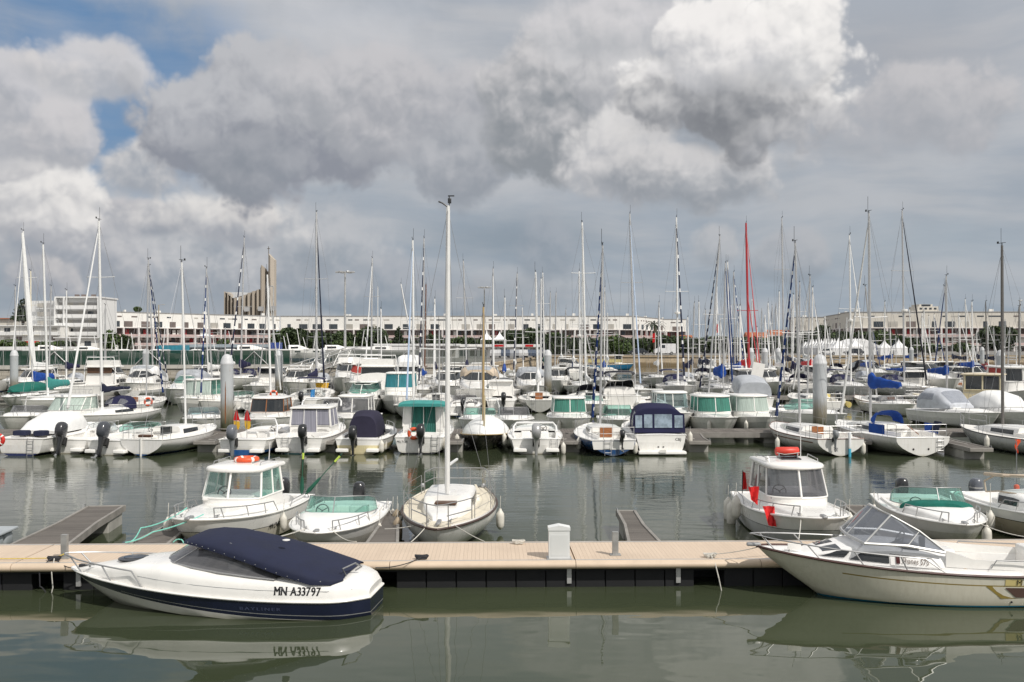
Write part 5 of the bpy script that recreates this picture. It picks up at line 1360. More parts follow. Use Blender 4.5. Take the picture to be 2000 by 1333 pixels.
def openb(label, px, Y, rz, L=5.4, B=2.25, ref='s', hk='w', outb=blackp, glass=gclear, hs=.60, hb=.80, wsz=.35, wsx=.35, seat=None, oy=0., cap=None, lad=None, group=None, arch=None, bimini=None, tent=None, cover=None, tilt=0., blunt=.65, os_=1., wl=.30, band=None, rake=.85):
    t = boat_root('motorboat', label, 'motorboat', px, Y, rz, L, ref, group)
    H = Hull(L, B, hs, hb, sag=.03, draft=.26, ws=.86, tm=.42, pw=2.4, qw=blunt, rake=rake)
    H.build(t, [HM(hk), gel], nt=14, breaks=(.70,), mif=lambda tt, f: 1 if f > .70 and hk != 'b' else 0, rail=gel, railr=.026)
    H.deck(t, deckw, cockpit=(.10, .52, .78), sole=.20, coam=.06, cockmat=deckw)
    fd = Trunk(H, [(.52, .84, .18), (.64, .80, .21), (.76, .72, .16), (.92, .5, .02)], base=lambda tt: H.deckz(tt, .85)); fd.build(t, deckw, 'foredeck', sub=3)
    z = H.deckz(.55, .7)+.15
    if wsz: windscreen(t, [(-.8+wsx, B*.40, z-.04), (-.3+wsx, B*.40, z), (.1+wsx, B*.35, z+.02), (.35+wsx, B*.2, z+.03), (.44+wsx, 0, z+.04)], wsz, wl, .92, glass=glass, frame=steel, mull=(4,), ends=.6)
    wheel(t, (wsx-.3, -.40, z+.04), .17)
    MB().rbox((wsx-.05, -.38, z-.05), (.3, .6, .34), .05).build('console', gel, t)
    seats(t, [((-.5, -.42, .48), (.42, .45, .65)), ((-.5, .42, .48), (.42, .45, .65)), ((-L/2+.95, 0, .45), (.40, B*.6, .42))], seat or gel)
    if outb: outboard(t, -L/2-.02, hs+.02, outb, os_, y=oy, cap=cap, tilt=tilt)
    stern_bits(t, H, outb is not None, lad)
    bowrail(t, H, .55, .95, h=.26, nst=3, out=.05, ins=.10, r=.013, split=1)
    if arch: canopy_arch(t, -L/2+1.1, B*.44, hs, arch)
    if bimini: canopy(t, [(-1.5+wsx, B*.40, bimini[1]-.12, bimini[1]-.04), (-.9+wsx, B*.42, bimini[1]-.08, bimini[1]+.06), (-.1+wsx, B*.40, bimini[1]-.1, bimini[1])], bimini[0], 'bimini', e=3, bows=(0, 1, 2)); bimini_frame(t, -.8+wsx, B*.42, hs, bimini[1])
    if tent: canopy(t, tent[1], tent[0], 'cockpit_tent', n=16, capf=tent[2], capb=tent[3], panels=tent[4], pm=tent[5] if len(tent) > 5 else vinyl, e=3.4)
    return t, H
def canopy_arch(t, x, w, z0, z1):
    mb = MB(); pts = [(x-.15, w, z0), (x, w*.98, z0+(z1-z0)*.6), (x+.1, w*.85, z1), (x+.1, -w*.85, z1), (x, -w*.98, z0+(z1-z0)*.6), (x-.15, -w, z0)]
    mb.tube(pts, .045, 8); return mb.build('arch', aluw, t)
def bimini_frame(t, x, w, z0, z1):
    mb = MB()
    for s in (1, -1): mb.tube([(x, s*w, z0), (x-.55, s*w, z1-.1)], .013, 5); mb.tube([(x, s*w, z0), (x+.55, s*w, z1-.1)], .013, 5)
    return mb.build('frame', steel, t)
def sail(label, pxb, Y, rz, L=8., B=2.7, mt=None, hk='w', mx=.35, cab=.36, mat=alu, r=.055, boom=True, cover=None, furl=None, furlr=.05, stripe=None, sp=(.5,), radar=False, hood=None, hs=.78, hb=1.0,
         bim=None, tr=.0, lines=True, windows=True, comp=teak, ladd=False, wr=.008, group=None, ant=True, railk=None, drop=None, seed=1, detail=True, cabc=None, fulltop=.97, cr=(.17, .09), deckk=None, wheelk=False, covername='sail_cover', kick=0., ws=.66, boomz=1.0):
    """pxb = mast foot column, Y = distance of the mast; mt = (px, y) of the mast top"""
    X = WX(pxb, Y); d = Vector((cos(R(rz)), sin(R(rz))))
    mxl = -L/2+L*(.5+mx*.25)
    t = thing('sailboat', label, 'sailboat', (X-d.x*mxl, Y-d.y*mxl, 0), rz, group)
    H = Hull(L, B, hs, hb, sag=.05, draft=.28, kind='round', ws=ws, tm=.45, pw=2.0, qw=.78, rake=.9+kick, kst=.0, tr=tr)
    H.build(t, [HM(hk)], nt=14, rail=railk or (gel if detail else None), railr=.024)
    H.deck(t, deckk or deckm, cockpit=(.05, .32, .56), sole=.35, coam=.16, cockmat=gel, nt=12)
    tt = Trunk(H, [(.32, .60, cab), (.50, .60, cab*.95), (.64, .55, cab*.75), (.78, .42, cab*.32), (.84, .3, .02)], base=lambda q: H.deckz(q, .6)-.01, prof=((1., 0.), (.95, .5), (.89, .86), (.80, .98), (.4, 1.05), (0., 1.08)))
    tt.build(t, cabc or gel, 'cabin', sub=2)
    if windows: tt.window(t, .36, .58, .08, .30, n=3)
    if comp: MB().box((H.X(.32)-.015, 0, H.deckz(.32)+cab*.35), (.02, .55, cab*1.15)).build('companionway', comp, t, smooth=False)
    zt = WZ(mt[1], Y); tp = Vector((WX(mt[0], Y)-t.location.x, Y-t.location.y, 0)); a = -R(rz)
    top = (tp.x*cos(a)-tp.y*sin(a), tp.x*sin(a)+tp.y*cos(a), zt)
    rig(t, H, mxl, zt, top=top, mat=mat, r=r, boom=(L*.36 if boom else None), cover=cover, furl=furl, furlr=furlr, stripe=stripe, sp=sp, radar=radar, wr=wr, z0=H.deckz(.6)+cab*.7, ant=ant, seed=seed, fulltop=fulltop, cr=cr, covername=covername, boomz=boomz)
    if detail:
        pulpit(t, H, True, .55, .86, .013); pulpit(t, H, False, .55, .10, .013)
        if lines: lifelines(t, H, .14, .84, 4, .52, .011, two=False)
    if hood: canopy(t, [(H.X(.44), B*.22, H.deckz(.44)+cab, H.deckz(.44)+cab+.12), (H.X(.40), B*.29, H.deckz(.4)+cab*.6, H.deckz(.4)+cab+.48), (H.X(.33), B*.31, H.deckz(.33)+.2, H.deckz(.33)+cab+.62)], hood, 'sprayhood', panels=((.05, .9, .2, .45), (.05, .9, .55, .8)), e=2.8)
    if bim: canopy(t, [(H.X(.26), B*.30, 2.25, 2.42), (H.X(.14), B*.34, 2.3, 2.52), (H.X(.03), B*.30, 2.2, 2.38)], bim, 'bimini', e=3, bows=(0, 1, 2)); bimini_frame(t, H.X(.15), B*.33, hs, 2.4)
    if wheelk: wheel(t, (H.X(.14), 0, hs+.35), .38)
    if ladd: ladder(t, -L/2-.04, .45, .05, hs+.1)
    return t, H
PXL = lambda px, Y: WX(px, Y)
Yr = 43.9
# m1 ------------------------------------------------------------------
t, H = openb('white speedboat with pale grey cockpit cover and navy cushions at the left edge', 40, 43.3, 84, L=6.4, B=2.4, hk='wn', outb=None, wsz=0, hs=.75, hb=.95, lad=-.5,
      tent=(whitec, [(-1.9, .95, .85, 1.0), (-1.3, 1.0, .88, 1.45), (-.3, 1.0, .90, 1.75), (.5, .92, .92, 1.70), (1.2, .7, .95, 1.15)], True, True, ()))
MB().rbox((-2.6, .3, .95), (.5, .6, .22), .06).build('cushion', navyc, t); MB().rbox((-2.6, -.6, .95), (.5, .5, .22), .06).build('cushion', navyc, t)
p = L2W(t, (-3.3, -.3, .55)); ring_buoy('red round buoy ring at the extreme left edge of the middle row', (WX(2, 42.6), 42.4, .78), .2, .09, Matrix.Rotation(R(90), 3, 'X'), pmat('red_ring', (.6, .03, .02), .5))
# m2, m3
t, H = openb('open white boat with a black outboard between the covered speedboat and the logo boat', 128, 44.2, 84, L=5.6, B=2.3, hk='w', outb=blackp, cap=pmat('dark_cowl', (.03, .03, .035), .25, coat=.4), os_=1.15, oy=.05, wsz=.30, hs=.62, hb=.82, tilt=18)
t, H = openb('open white boat with green logo lettering and a dark grey outboard', 212, 43.5, 80, L=5.7, B=2.35, hk='w', outb=blackp, cap=pmat('charcoal_cowl2', (.05, .055, .065), .25, coat=.4), os_=1.2, wsz=.36, glass=ggreen, hs=.64, hb=.82, tilt=22, oy=.1)
text_on('side_lettering', 'OCEAN', .24, lambda u, v: H.side(-2.2+u, .33+v, .02, -1), t, pmat('teal_lettering', (.03, .25, .22), .5), sx=.9, shear=.3, bold=.004)
Trunkpatch = MB().grid([[H.side(x, z+.12*(x+1.9), .02, -1) for x in (-1.9, -1.5, -1.1)] for z in (.52, .58)]); Trunkpatch.build('logo_swoosh', pmat('teal_lettering', (.03, .25, .22), .5), t)
# m4 sloop
t, H = sail('small white sloop with a blue waterline and a wide flat transom at left', 363, 47.0, 80, L=6.6, B=2.45, mt=(355, 513), hk='bw' if 0 else 'wb', cab=.42, mat=aluw, r=.05, boom=False, comp=darkwin, hs=.72, hb=.88, wr=.0065, deckk=deckw, lines=False, ws=.80)
MB().box((-H.L/2-.03, 0, .35), (.05, .06, .9)).build('rudder', gel, t); seats(t, [((-H.L/2+.35, 0, .85), (.3, .6, .12))], dteak)
# m5
t, H = openb('white boat with a blue bottom, grey outboard and two red and yellow pennants', 474, 43.7, 84, L=5.8, B=2.5, hk='bw', outb=greyp, cap=pmat('grey_cowl', (.13, .14, .16), .3, coat=.4), os_=1.1, oy=.35, wsz=.0, hs=.66, hb=.86)
canopy_arch(t, -1.2, 1.0, .7, 1.45)
for i, (px, lab) in enumerate(((462, 'left red over yellow pennant on the blue bottomed boat'), (483, 'right red over yellow pennant on the blue bottomed boat'))):
    Y = 43.9; q = thing('pennant', lab, 'flag', (WX(px, Y), Y, 1.0), 0, 'red and yellow pennants'); MB().tube([(-.02, 0, -.3), (0, 0, 1.05)], .012, 5).build('pole', greyp, q)
    MB().grid([[(0, 0, 1.03), (0, .01, 1.03)], [(-.10, .02, .72), (.10, -.02, .70)], [(-.14, .0, .50), (.16, .02, .48)]]).build('red_cloth', rd, q)
    MB().grid([[(-.12, 0, .48), (.14, .01, .46)], [(-.12, .03, .30), (.16, -.02, .26)], [(-.06, 0, .12), (.10, .0, .10)]]).build('yellow_cloth', yellowc, q)
# m6
t, H = pilot('white cabin boat with grey curtained doors and a black outboard', 584, 44.0, 86, L=5.9, B=2.45, roof=2.0, hk='wt', glass=curtgy, rear='door', rearm=curtgy, outb=blackp, oy=-.25, hx=(-1.1, .6, 1.0), hs=.72, ov=(.1, .10, .05))
canopy_arch(t, 1.0, .95, 1.9, 2.25)
# m7
t, H = openb('cream hulled boat with a navy cockpit tent and a black outboard', 700, 43.9, 87, L=5.6, B=2.35, hk='y', outb=blackp, wsz=.0, hs=.66, hb=.86, oy=.18,
      tent=(pmat('navy_tent', (.030, .028, .050), .8, var=.12, vs=2.5, bump=.4, bs=6, spec=.2), [(-1.9, .62, .62, 1.62), (-1.2, .68, .66, 1.84), (-.3, .70, .70, 1.80), (.3, .66, .75, 1.25)], True, True, ()))
# m8
t, H = pilot('tall white pilothouse boat with a teal awning and green curtains', 818, 44.0, 88, L=6.3, B=2.45, roof=2.18, hk='wk', glass=gclear, side=curtg, rear='curtain', outb=blackp, oy=-.12, hx=(-1.4, .6, .95), ov=(.1, .05, .03), hs=.74, steps=False)
canopy(t, [(-1.95, 1.10, 2.02, 2.16), (-1.6, 1.14, 2.06, 2.25), (-1.2, 1.10, 2.06, 2.28)], tealc, 'awning', capb=True, e=3.5)
ladder(t, -3.2, -.72, .05, .85); text_on('boat_name', 'PELTOR', .14, lambda u, v: Vector((-H.L/2-.012, .98-u, .50+v)), t, textk, sx=1.0)
p = L2W(t, (-3.05, .22, .95)); ring_buoy('orange ring buoy behind the black outboard of the teal awning boat', (p.x, p.y-.2, .92), .2, .085, Matrix.Rotation(R(90), 3, 'X'))
# m9 black hull gaffer, bow to the camera
t, H = sail('black hulled classic dayboat under a white cover with a varnished mast', 944, 46.6, -93, L=6.2, B=2.35, mt=(944, 600), hk='k', cab=.05, mat=woodm, r=.055, boom=False, comp=None, windows=False, hs=.62, hb=.80, sp=(), lines=False, detail=False, railk=pmat('gold_rubrail', (.42, .30, .12), .4, coat=.2), mx=.7, ws=.7)
canopy(t, [(-2.7, .65, .64, .95), (-1.5, 1.08, .60, 1.35), (0, 1.12, .60, 1.45), (1.4, .95, .65, 1.25), (2.4, .50, .74, .98), (2.85, .18, .80, .88)], whitec, 'cover', n=12, e=1.6, capf=True)
MB().tube([(1.9, .10, .9), (1.85, .12, 2.5)], .045, 8).build('bowsprit', pmat('pale_wood', (.50, .42, .26), .5, var=.15), t)
# m10
t, H = openb('white open boat with a silver outboard and a twin seat console', 1047, 44.0, 90, L=5.8, B=2.5, hk='w', outb=silverp, cap=pmat('silver_cowl', (.42, .42, .42), .28, metal=.4, coat=.3), os_=1.15, wsz=.30, hs=.66, hb=.86, lad=-.8)
canopy_arch(t, -.6, 1.0, .8, 1.2)
# m11 blue sloop
t, H = sail('blue hulled sloop with a varnished companionway door and a furled blue sail', 1172, 47.2, 93, L=7.0, B=2.6, mt=(1177, 480), hk='b', cab=.40, mat=alu, r=.055, boom=False, comp=teak, furl=furlb, furlr=.065, stripe=whitec, hs=.70, hb=.90, wr=.0065, deckk=deckw, ws=.74)
outboard(t, -H.L/2-.04, .80, blackp, .62, y=-.35); ladder(t, -H.L/2-.06, .25, .05, .75)
MB().poly([(-H.L/2-.012, -H.b(0)*.9, .30), (-H.L/2-.012, H.b(0)*.9, .30), (-H.L/2-.012, H.b(0)*.97, .66), (-H.L/2-.012, -H.b(0)*.97, .66)]).build('transom_panel', gel, t)
# m12
t, H = openb('white cabin boat with a navy tent with clear windows and C and J lettering', 1291, 43.8, 91, L=6.6, B=2.55, hk='w', outb=None, wsz=0, hs=.86, hb=1.05, lad=None,
      tent=(navyc2, [(-2.75, 1.18, .90, 1.60), (-2.55, 1.17, .92, 2.02), (-1.7, 1.10, .96, 2.18), (-.5, 1.0, 1.0, 2.12), (.6, .80, 1.05, 1.35)], True, False, ((.3, 1.6, .03, .22), (.3, 1.6, .78, .97))))
endpanel(t, (-2.76, 1.18, .90, 1.60), navyc2, e=3.4, name='tent_back')
R_ = [(-2.76, 1.16, .93, 1.60), (-2.56, 1.10, .93, 2.00)]
MB().grid([[Vector((-2.78+.0*u, 1.16*u, .93)) for u in (-1, -.5, 0, .5, 1)], [Vector((-2.70, 1.14*u, 1.98-.25*abs(u)**3)) for u in (-1, -.5, 0, .5, 1)]]).build('tent_back', navyc2, t)
for (u0, u1) in ((-.92, -.60), (-.50, .18), (.26, .58), (.66, .92)):
    MB().grid([[Vector((-2.80+.075*(z-1.08), 1.15*u, z)) for u in (u0, (u0+u1)/2, u1)] for z in (1.14, 1.5, 1.80-.12*max(abs(u0), abs(u1)))]).build('window', pmat('tent_window', (.24, .30, .36), .25, var=.35, vs=2.5), t)
text_on('boat_name', 'C&J', .17, lambda u, v: Vector((-H.L/2-.012, -.62-u, .62+v)), t, textk)
mb = MB(); mb.rbox((-3.5, 0, .12), (.5, 2.1, .14), .05); mb.build('swim_platform', gel, t); MB().box((-3.78, 0, .20), (.02, .30, .12)).build('number_plate', gel, t, smooth=False)
for s in (-.1, .12): oval((-3.32, s, .34), .04, .03, textk, t, 'vent', nrm='x')
# m13
t, H = sail('white sloop with a brown stripe and a light blue rudder right of the pontoon gap', 1562, 47.4, 97, L=7.4, B=2.7, mt=(1553, 475), hk='w', cab=.36, mat=alu, r=.06, boom=False, comp=teak, furl=furlb, furlr=.07, stripe=whitec, hs=.76, hb=.95, wr=.0065, deckk=deckw, ws=.78, railk=brownm)
MB().rbox((-H.L/2-.10, -.35, .38), (.12, .10, 1.35), .02).build('rudder', hullmat('rudder_paint', (.72, .74, .75), boot=(.05, .38, .55), zb=.35), t); outboard(t, -H.L/2-.05, .80, greyp, .6, y=.35)
mb = MB(); mb.grid([[H.side(-3.3+i*.5, z, .006, 1) for i in range(9)] for z in (.55, .60)]); mb.build('stripe', brownm, t)
canopy(t, [(-.3, 1.2, .9, 1.0), (-1.2, 1.22, .9, 1.25)], greyc, 'weather_cloth', e=4) if 0 else None
# m14
t, H = sail('broad white sloop with a vivid blue sail cover and blue side cloths', 1700, 47.6, 98, L=7.8, B=2.85, mt=(1697, 417), hk='w', cab=.38, mat=alu, r=.065, boom=True, cover=bluec, furl=whitec, furlr=.06, hs=.82, hb=1.0, wr=.0065, deckk=deckw, ws=.86, comp=None, cr=(.30, .15), radar=False, railk=gel, boomz=1.75)
oval((-H.L/2-.012, .45, .32), .045, .045, textk, t, 'drain', nrm='x'); oval((-H.L/2-.012, -.25, .32), .045, .045, textk, t, 'drain', nrm='x'); ladder(t, -H.L/2-.05, -.78, .15, .80)
for s in (1, -1):
    MB().grid([[H.pt(q, 1, s)+Vector((0, -s*.04, .08+z)) for q in (.12, .20, .28)] for z in (0, .42)]).build('weather_cloth', bluec, t)
canopy(t, [(-.35, .55, 1.28, 1.55), (-.75, .68, 1.22, 1.78), (-1.05, .72, 1.0, 1.82)], bluec, 'sprayhood', panels=((.2, 1.8, .3, .7),), pm=darkwin, e=2.8)
MB().tube([(-H.L/2+.2, .1, .95), (-2.4, -.1, 1.25)], .022, 6).build('tiller', teak, t)
q = MB().grid([[(-3.3+.3*i, -1.05-.1*j, 1.0+.22*j) for i in range(3)] for j in range(3)]).build('horseshoe_cloth', navyc, t)
# m15
t, H = sail('white sloop with a wooden hatch board cut by the right edge', 1958, 46.4, 102, L=7.2, B=2.6, mt=(1957, 480), hk='lg', cab=.42, mat=aluk, r=.07, boom=False, comp=pmat('plywood', (.36, .27, .16), .5, var=.2), hs=.72, hb=.92, wr=.0065, ws=.78, railk=blackp)
# fenders of the middle row
for (px, Y, z, lab) in ((268, 43.6, .52, 'white fender on the right flank of the green lettering boat'), (637, 46., .6, 'small fender beside the grey curtained cabin boat'), (746, 43.9, .62, 'fender at the right quarter of the cream hulled boat'), (752, 45.0, .62, 'second fender just behind on the cream hulled boat'), (870, 44.6, .7, 'pink white fender on the right of the teal awning boat'), (893, 46., .7, 'fender on the left of the black hulled dayboat'), (985, 46., .75, 'fender on the right of the black hulled dayboat'), (1100, 44.2, .5, 'fender on the right of the boat with the silver outboard'), (1130, 45, .65, 'large white fender left of the blue hulled sloop'), (1240, 43.5, .62, 'white fender left of the navy tent boat'), (1347, 45., .9, 'white fender right of the navy tent boat'), (1517, 45.5, .6, 'fender on the left of the sloop with the light blue rudder'), (1655, 43.6, .62, 'fender left of the sloop with the blue sail cover'), (1684, 43.4, .6, 'tall fender on the left flank of the sloop with the blue sail cover'), (1812, 43.6, .55, 'white fender hanging at the right transom corner of the blue cover sloop'), (1925, 44.2, .8, 'fender left of the sloop cut by the right edge')):
    fender(WX(px, Y), Y-.1, z, lab, 1., rope=.25)
# ------------------------------------------------------------------ rows behind the second pontoon
def cruiser(label, px, Y, rz, L=8.5, B=2.9, ref='b', hk='w', fly=False, arch=True, tent=None, glass=darkwin, hs=1.05, hb=1.35, top=2.6, cover=None, rear=None, group=None, bim=None, canopyc=None, screen=None):
    """bigger motor yacht: raised deck, raked saloon, optional flybridge"""
    t = boat_root('motor_cruiser', label, 'motorboat', px, Y, rz, L, ref, group)
    H = Hull(L, B, hs, hb, sag=.05, draft=.3, ws=.88, tm=.42, pw=2.4, qw=.66, rake=1.3)
    H.build(t, [HM(hk)], nt=12, rail=gel, railr=.035)
    H.deck(t, deckw, cockpit=(.03, .28, .80), sole=.5, coam=.06, nt=10)
    hh = top-hs
    tr = Trunk(H, [(.27, .82, hh*.62), (.45, .82, hh*.62), (.62, .74, hh*.34), (.80, .52, hh*.12), (.88, .4, .02)], base=lambda q: H.deckz(q, .8)); tr.build(t, gel, 'cabin', sub=3)
    tr.window(t, .30, .50, .06, .20)
    z = H.deckz(.45, .8)+hh*.58
    windscreen(t, [(-1.6, B*.38, z-.02), (-.6, B*.38, z), (.3, B*.33, z-.10), (.9, B*.2, z-.2), (1.1, 0, z-.2)], .62, .85, .88, glass=screen or glass, frame=gel, fr=.03, mull=(4,), ends=.7)
    zt = z+.52
    if fly or cover is None and bim is None and canopyc is None:
        mb = MB(); mb.rbox((-1.35, 0, zt+.06), (2.4, B*.72, .12), .06); mb.build('hardtop', gel, t)
        MB().box((-2.3, 0, (z+zt)/2), (.06, B*.66, zt-z)).build('door', rear or darkwin, t, smooth=False)
    if fly:
        tr2 = MB(); pts = []
        tr2.loft([[Vector((x, y, zz)) for x, y in ((-2.4, B*.33), (-.4+dx, B*.31), (.1+dx, 0), (-.4+dx, -B*.31), (-2.4, -B*.33))] for zz, dx in ((zt+.12, .1), (zt+.62, -.15))]); tr2.build('flybridge', gel, t)
        rail(t, [[(-2.4, s*B*.32, zt+.6), (-2.5, s*B*.32, zt+1.0), (-.9, s*B*.3, zt+1.0)] for s in (1, -1)], .018, 'fly_rail')
    if arch: canopy_arch(t, -2.2, B*.42, hs+.2, zt+(.9 if fly else .35))
    if cover: canopy(t, [(-2.6, B*.34, zt-.2, zt+.55), (-1.9, B*.36, zt-.1, zt+1.05), (-.6, B*.34, zt, zt+1.0), (.2, B*.26, zt-.1, zt+.4)], cover, 'cover', capf=True, capb=True, e=4)
    if canopyc: canopy(t, [(-L/2+.4, B*.42, hs+.1, hs+1.1), (-2.2, B*.43, hs+.2, zt+.35), (-.9, B*.40, z, zt+.40), (.1, B*.30, z+.05, zt+.05)], canopyc, 'canopy', capb=True, capf=True, e=3.2, panels=((.3, 1.4, .05, .25), (.3, 1.4, .75, .95), (2.1, 2.9, .3, .7)), pm=pmat('grey_vinyl', (.34, .36, .38), .3, var=.2))
    if bim: canopy(t, [(-2.6, B*.38, zt+.42, zt+.6), (-1.7, B*.40, zt+.46, zt+.72), (-.7, B*.38, zt+.36, zt+.58)], bim, 'bimini', e=3, bows=(0, 1, 2)); bimini_frame(t, -1.6, B*.38, z-.1, zt+.5) if bim else None
    bowrail(t, H, .45, .985, h=.5, nst=5, out=.08, ins=.06, r=.016)
    mb = MB(); mb.rbox((-L/2-.25, 0, .28), (.5, B*.8, .12), .05); mb.build('swim_platform', gel, t)
    return t, H
# row 3: bows towards us on the second pontoon
openb('white boat with a curved arch at the far left edge behind the covered speedboat', 8, 53.2, -86, L=6.5, B=2.5, ref='b', outb=None, wsz=.4, arch=1.75, hs=.75, hb=1.0, glass=gsmoke)
pilot('long white motorboat with pale slanted windows below the teal sail cover', 68, 53.4, -95, L=7.4, B=2.6, ref='b', roof=1.95, glass=curtpl, side=curtpl, rear='solid', hx=(-1.2, .7, 1.3), rk=.75, hs=.8, hb=1.0, rrail=False, hk='wt')
sail('white sloop with a navy sprayhood moored at left bow towards the camera', 200, 57.5, -97, L=9., B=2.9, mt=(193, 432), hk='wt', mat=aluw, r=.075, furl=whitec, furlr=.07, hood=navyc2, sp=(.4, .7), cover=navyc, boom=True, comp=None)
t, H = sail('small cream sloop with a varnished door and an orange lifebuoy at its side', 286, 70., 84, L=6.6, B=2.4, mt=(290, 508), hk='wr', mat=alu, r=.055, furl=furlb, furlr=.065, stripe=whitec, comp=teak, cab=.45, boom=False)
ring_buoy('orange horseshoe lifebuoy on the stern rail of the small cream sloop', (WX(293, 66.6), 66.3, 1.0), .24, .07, Matrix.Rotation(R(90), 3, 'X'))
pilot('white pilothouse boat left of the rust streaked pile with pale windows', 352, 66.5, -96, L=6.8, B=2.6, ref='b', roof=2.45, glass=curtpl, side=ggreen, rear='solid', hs=.95, hb=1.25, hk='g', hx=(-1.3, .7, 1.1))
openb('small white windscreen boat with a blue sheer stripe just left of the big pile', 384, 53.0, -80, L=5.6, B=2.2, ref='b', hk='wn', outb=None, wsz=.42, glass=gblue, hs=.7, hb=.9)
sail('little blue and white sloop half hidden behind the rust streaked pile', 416, 70., -92, L=6.2, B=2.3, mt=(403, 525), hk='bw', mat=alu, r=.055, furl=furlb, furlr=.06, stripe=whitec, boom=False)
pilot('cabin boat with dark windows between varnished wooden posts', 498, 52.4, -90, L=6.6, B=2.5, ref='b', roof=1.95, glass=darkwin, rear='solid', hs=.8, hb=1.0, pilm=teak, rrail=False, hx=(-1.1, .7, 1.0))
pilot('white pilothouse boat with smoked front windows behind the navy tent boat', 672, 52.6, -92, L=6.0, B=2.4, ref='b', roof=2.05, glass=gsmoke, rear='open', hs=.78, hb=.95, hx=(-.9, .6, .95))
openb('white bowrider with a pale green windscreen and tube arch behind the tall mast', 930, 52.6, -92, L=5.6, B=2.3, ref='b', hk='wk', outb=None, wsz=.40, glass=ggreen, arch=1.75, hs=.72, hb=.88)
openb('white bowrider with a twin framed windscreen left of the green curtained pilothouse', 1003, 52.6, -90, L=5.6, B=2.3, ref='b', hk='wk', outb=None, wsz=.45, glass=gsmoke, hs=.70, hb=.85)
pilot('white pilothouse boat with green curtained windows left of the furled blue sail', 1118, 52.7, -90, L=6.2, B=2.45, ref='b', roof=1.95, glass=curtl, rear='solid', hs=.78, hb=.95, rrail=False, hx=(-1.0, .7, 1.0))
openb('small white boat with a tinted windscreen behind the blue hulled sloop', 1216, 52.7, -90, L=5.4, B=2.1, ref='b', outb=None, wsz=.6, glass=ggreen, hs=.66, hb=.85)
pilot('white hard topped boat hidden behind the navy tent boat', 1328, 54.5, -90, L=6.4, B=2.5, ref='b', roof=2.15, glass=gblue, rear='open', hs=.85, hb=1.1, rrail=False)
pilot('white pilothouse boat with green blinds behind the gap in the pontoon', 1418, 52.6, -88, L=6.4, B=2.55, ref='b', roof=2.05, glass=curtl, rear='solid', hs=.80, hb=.98, rrail=True, hx=(-1.1, .6, 1.0))
pilot('pale pilothouse boat with milky windows left of the furled blue sail with white spiral', 1500, 52.8, -86, L=6.4, B=2.5, ref='b', roof=2.05, glass=curtpl, rear='solid', hs=.80, hb=1.0, hk='lg', rrail=False, hx=(-1.1, .6, 1.0))
openb('white sports boat with a low green screen behind the blue cover sloop', 1650, 55.0, -70, L=7.2, B=2.5, ref='b', outb=None, wsz=.35, glass=ggreen, hs=.85, hb=1.0, wl=.6)
openb('white motorboat with a clear plastic cockpit tent at right', 1950, 56., -74, L=6.6, B=2.5, ref='b', outb=None, wsz=0, hs=.80, hb=1.0,
      tent=(pmat('clear_tent', (.52, .54, .58), .35, var=.12), [(-2.3, 1.05, .95, 1.9), (-1.9, 1.08, .95, 2.2), (-.6, 1.05, 1.0, 2.15), (.4, .85, 1.05, 1.3)], True, True, ((.2, 1.8, .08, .22), (.2, 1.8, .78, .92), (2.1, 2.9, .3, .7))))
openb('motorboat under a white arched cover at the right edge', 2030, 55., -85, L=6.6, B=2.6, ref='b', outb=None, wsz=0, hs=.9, hb=1.1, tent=(whitec, [(-2.3, 1.1, 1.0, 1.7), (-1.2, 1.12, 1.0, 2.1), (.2, 1.05, 1.0, 1.9), (1.2, .7, 1.1, 1.3)], True, True, ()))
# row 4
sail('white sloop with a white wrapped mast and orange horseshoe buoys', 529, 74., 90, L=8.2, B=2.8, mt=(522, 537), mat=aluw, r=.08, comp=darkwin, cab=.42, furl=whitec, furlr=.05, boom=False, ladd=True)
ring_buoy('orange horseshoe buoy on the rail of the sloop with the white wrapped mast', (WX(536, 69.6), 69.4, 1.35), .22, .07, Matrix.Rotation(R(90), 3, 'X'))
sail('white sloop with a yellow cloth on its rail and a navy furled sail', 618, 80., 91, L=9.5, B=3.1, mt=(618, 415), mat=alu, r=.085, comp=darkwin, furl=navyc, furlr=.075, sp=(.62,), cover=navyc2, boom=True, hs=.95, hb=1.15, ladd=True, cr=(.3, .18))
cloth('yellow folded cloth over the stern rail of the navy furled sloop', (WX(628, 76), 75.4, 1.9), [(-.35, 0, 0), (.7, 0, 0), (.6, 0, -.4), (-.3, 0, -.35)], 4, 1, yellowc, name='cloth', cat='cloth')
cloth('blue bag hanging on the rail beside the yellow cloth', (WX(615, 75), 74.4, 1.3), [(-.2, 0, .1), (.15, 0, .2), (.1, 0, -.5), (-.2, 0, -.4)], 4, 1, pmat('sky_blue_cloth', (.04, .22, .50), .7), name='cloth', cat='cloth')
openb('open white boat with navy bimini behind the grey curtained cabin boat', 590, 72., 88, L=6.5, B=2.5, outb=blackp, bimini=(navyc2, 2.3), hs=.8, hb=1.0)
cruiser('white motor cruiser with a dark green windscreen bow towards the camera', 690, 66.5, -91, L=7.6, B=2.8, screen=ggreen, top=2.0, arch=False, bim=None, canopyc=None, cover=None, hs=.95, hb=1.2, hk='wt') 
cruiser('large cream motor yacht with a dark open saloon and a tall radar arch', 722, 74., 87, L=11., B=3.8, ref='s', fly=True, top=3.3, hs=1.3, hb=1.8, hk='w', rear=darkwin)
pilot('white wheelhouse boat with two teal blue curtained windows', 768, 68., -91, L=7., B=2.7, ref='b', roof=2.85, glass=curtt, side=curtt, rear='solid', hs=1.1, hb=1.35, hk='lg', rrail=False, hx=(-1.6, .6, .95), sill=1.75)
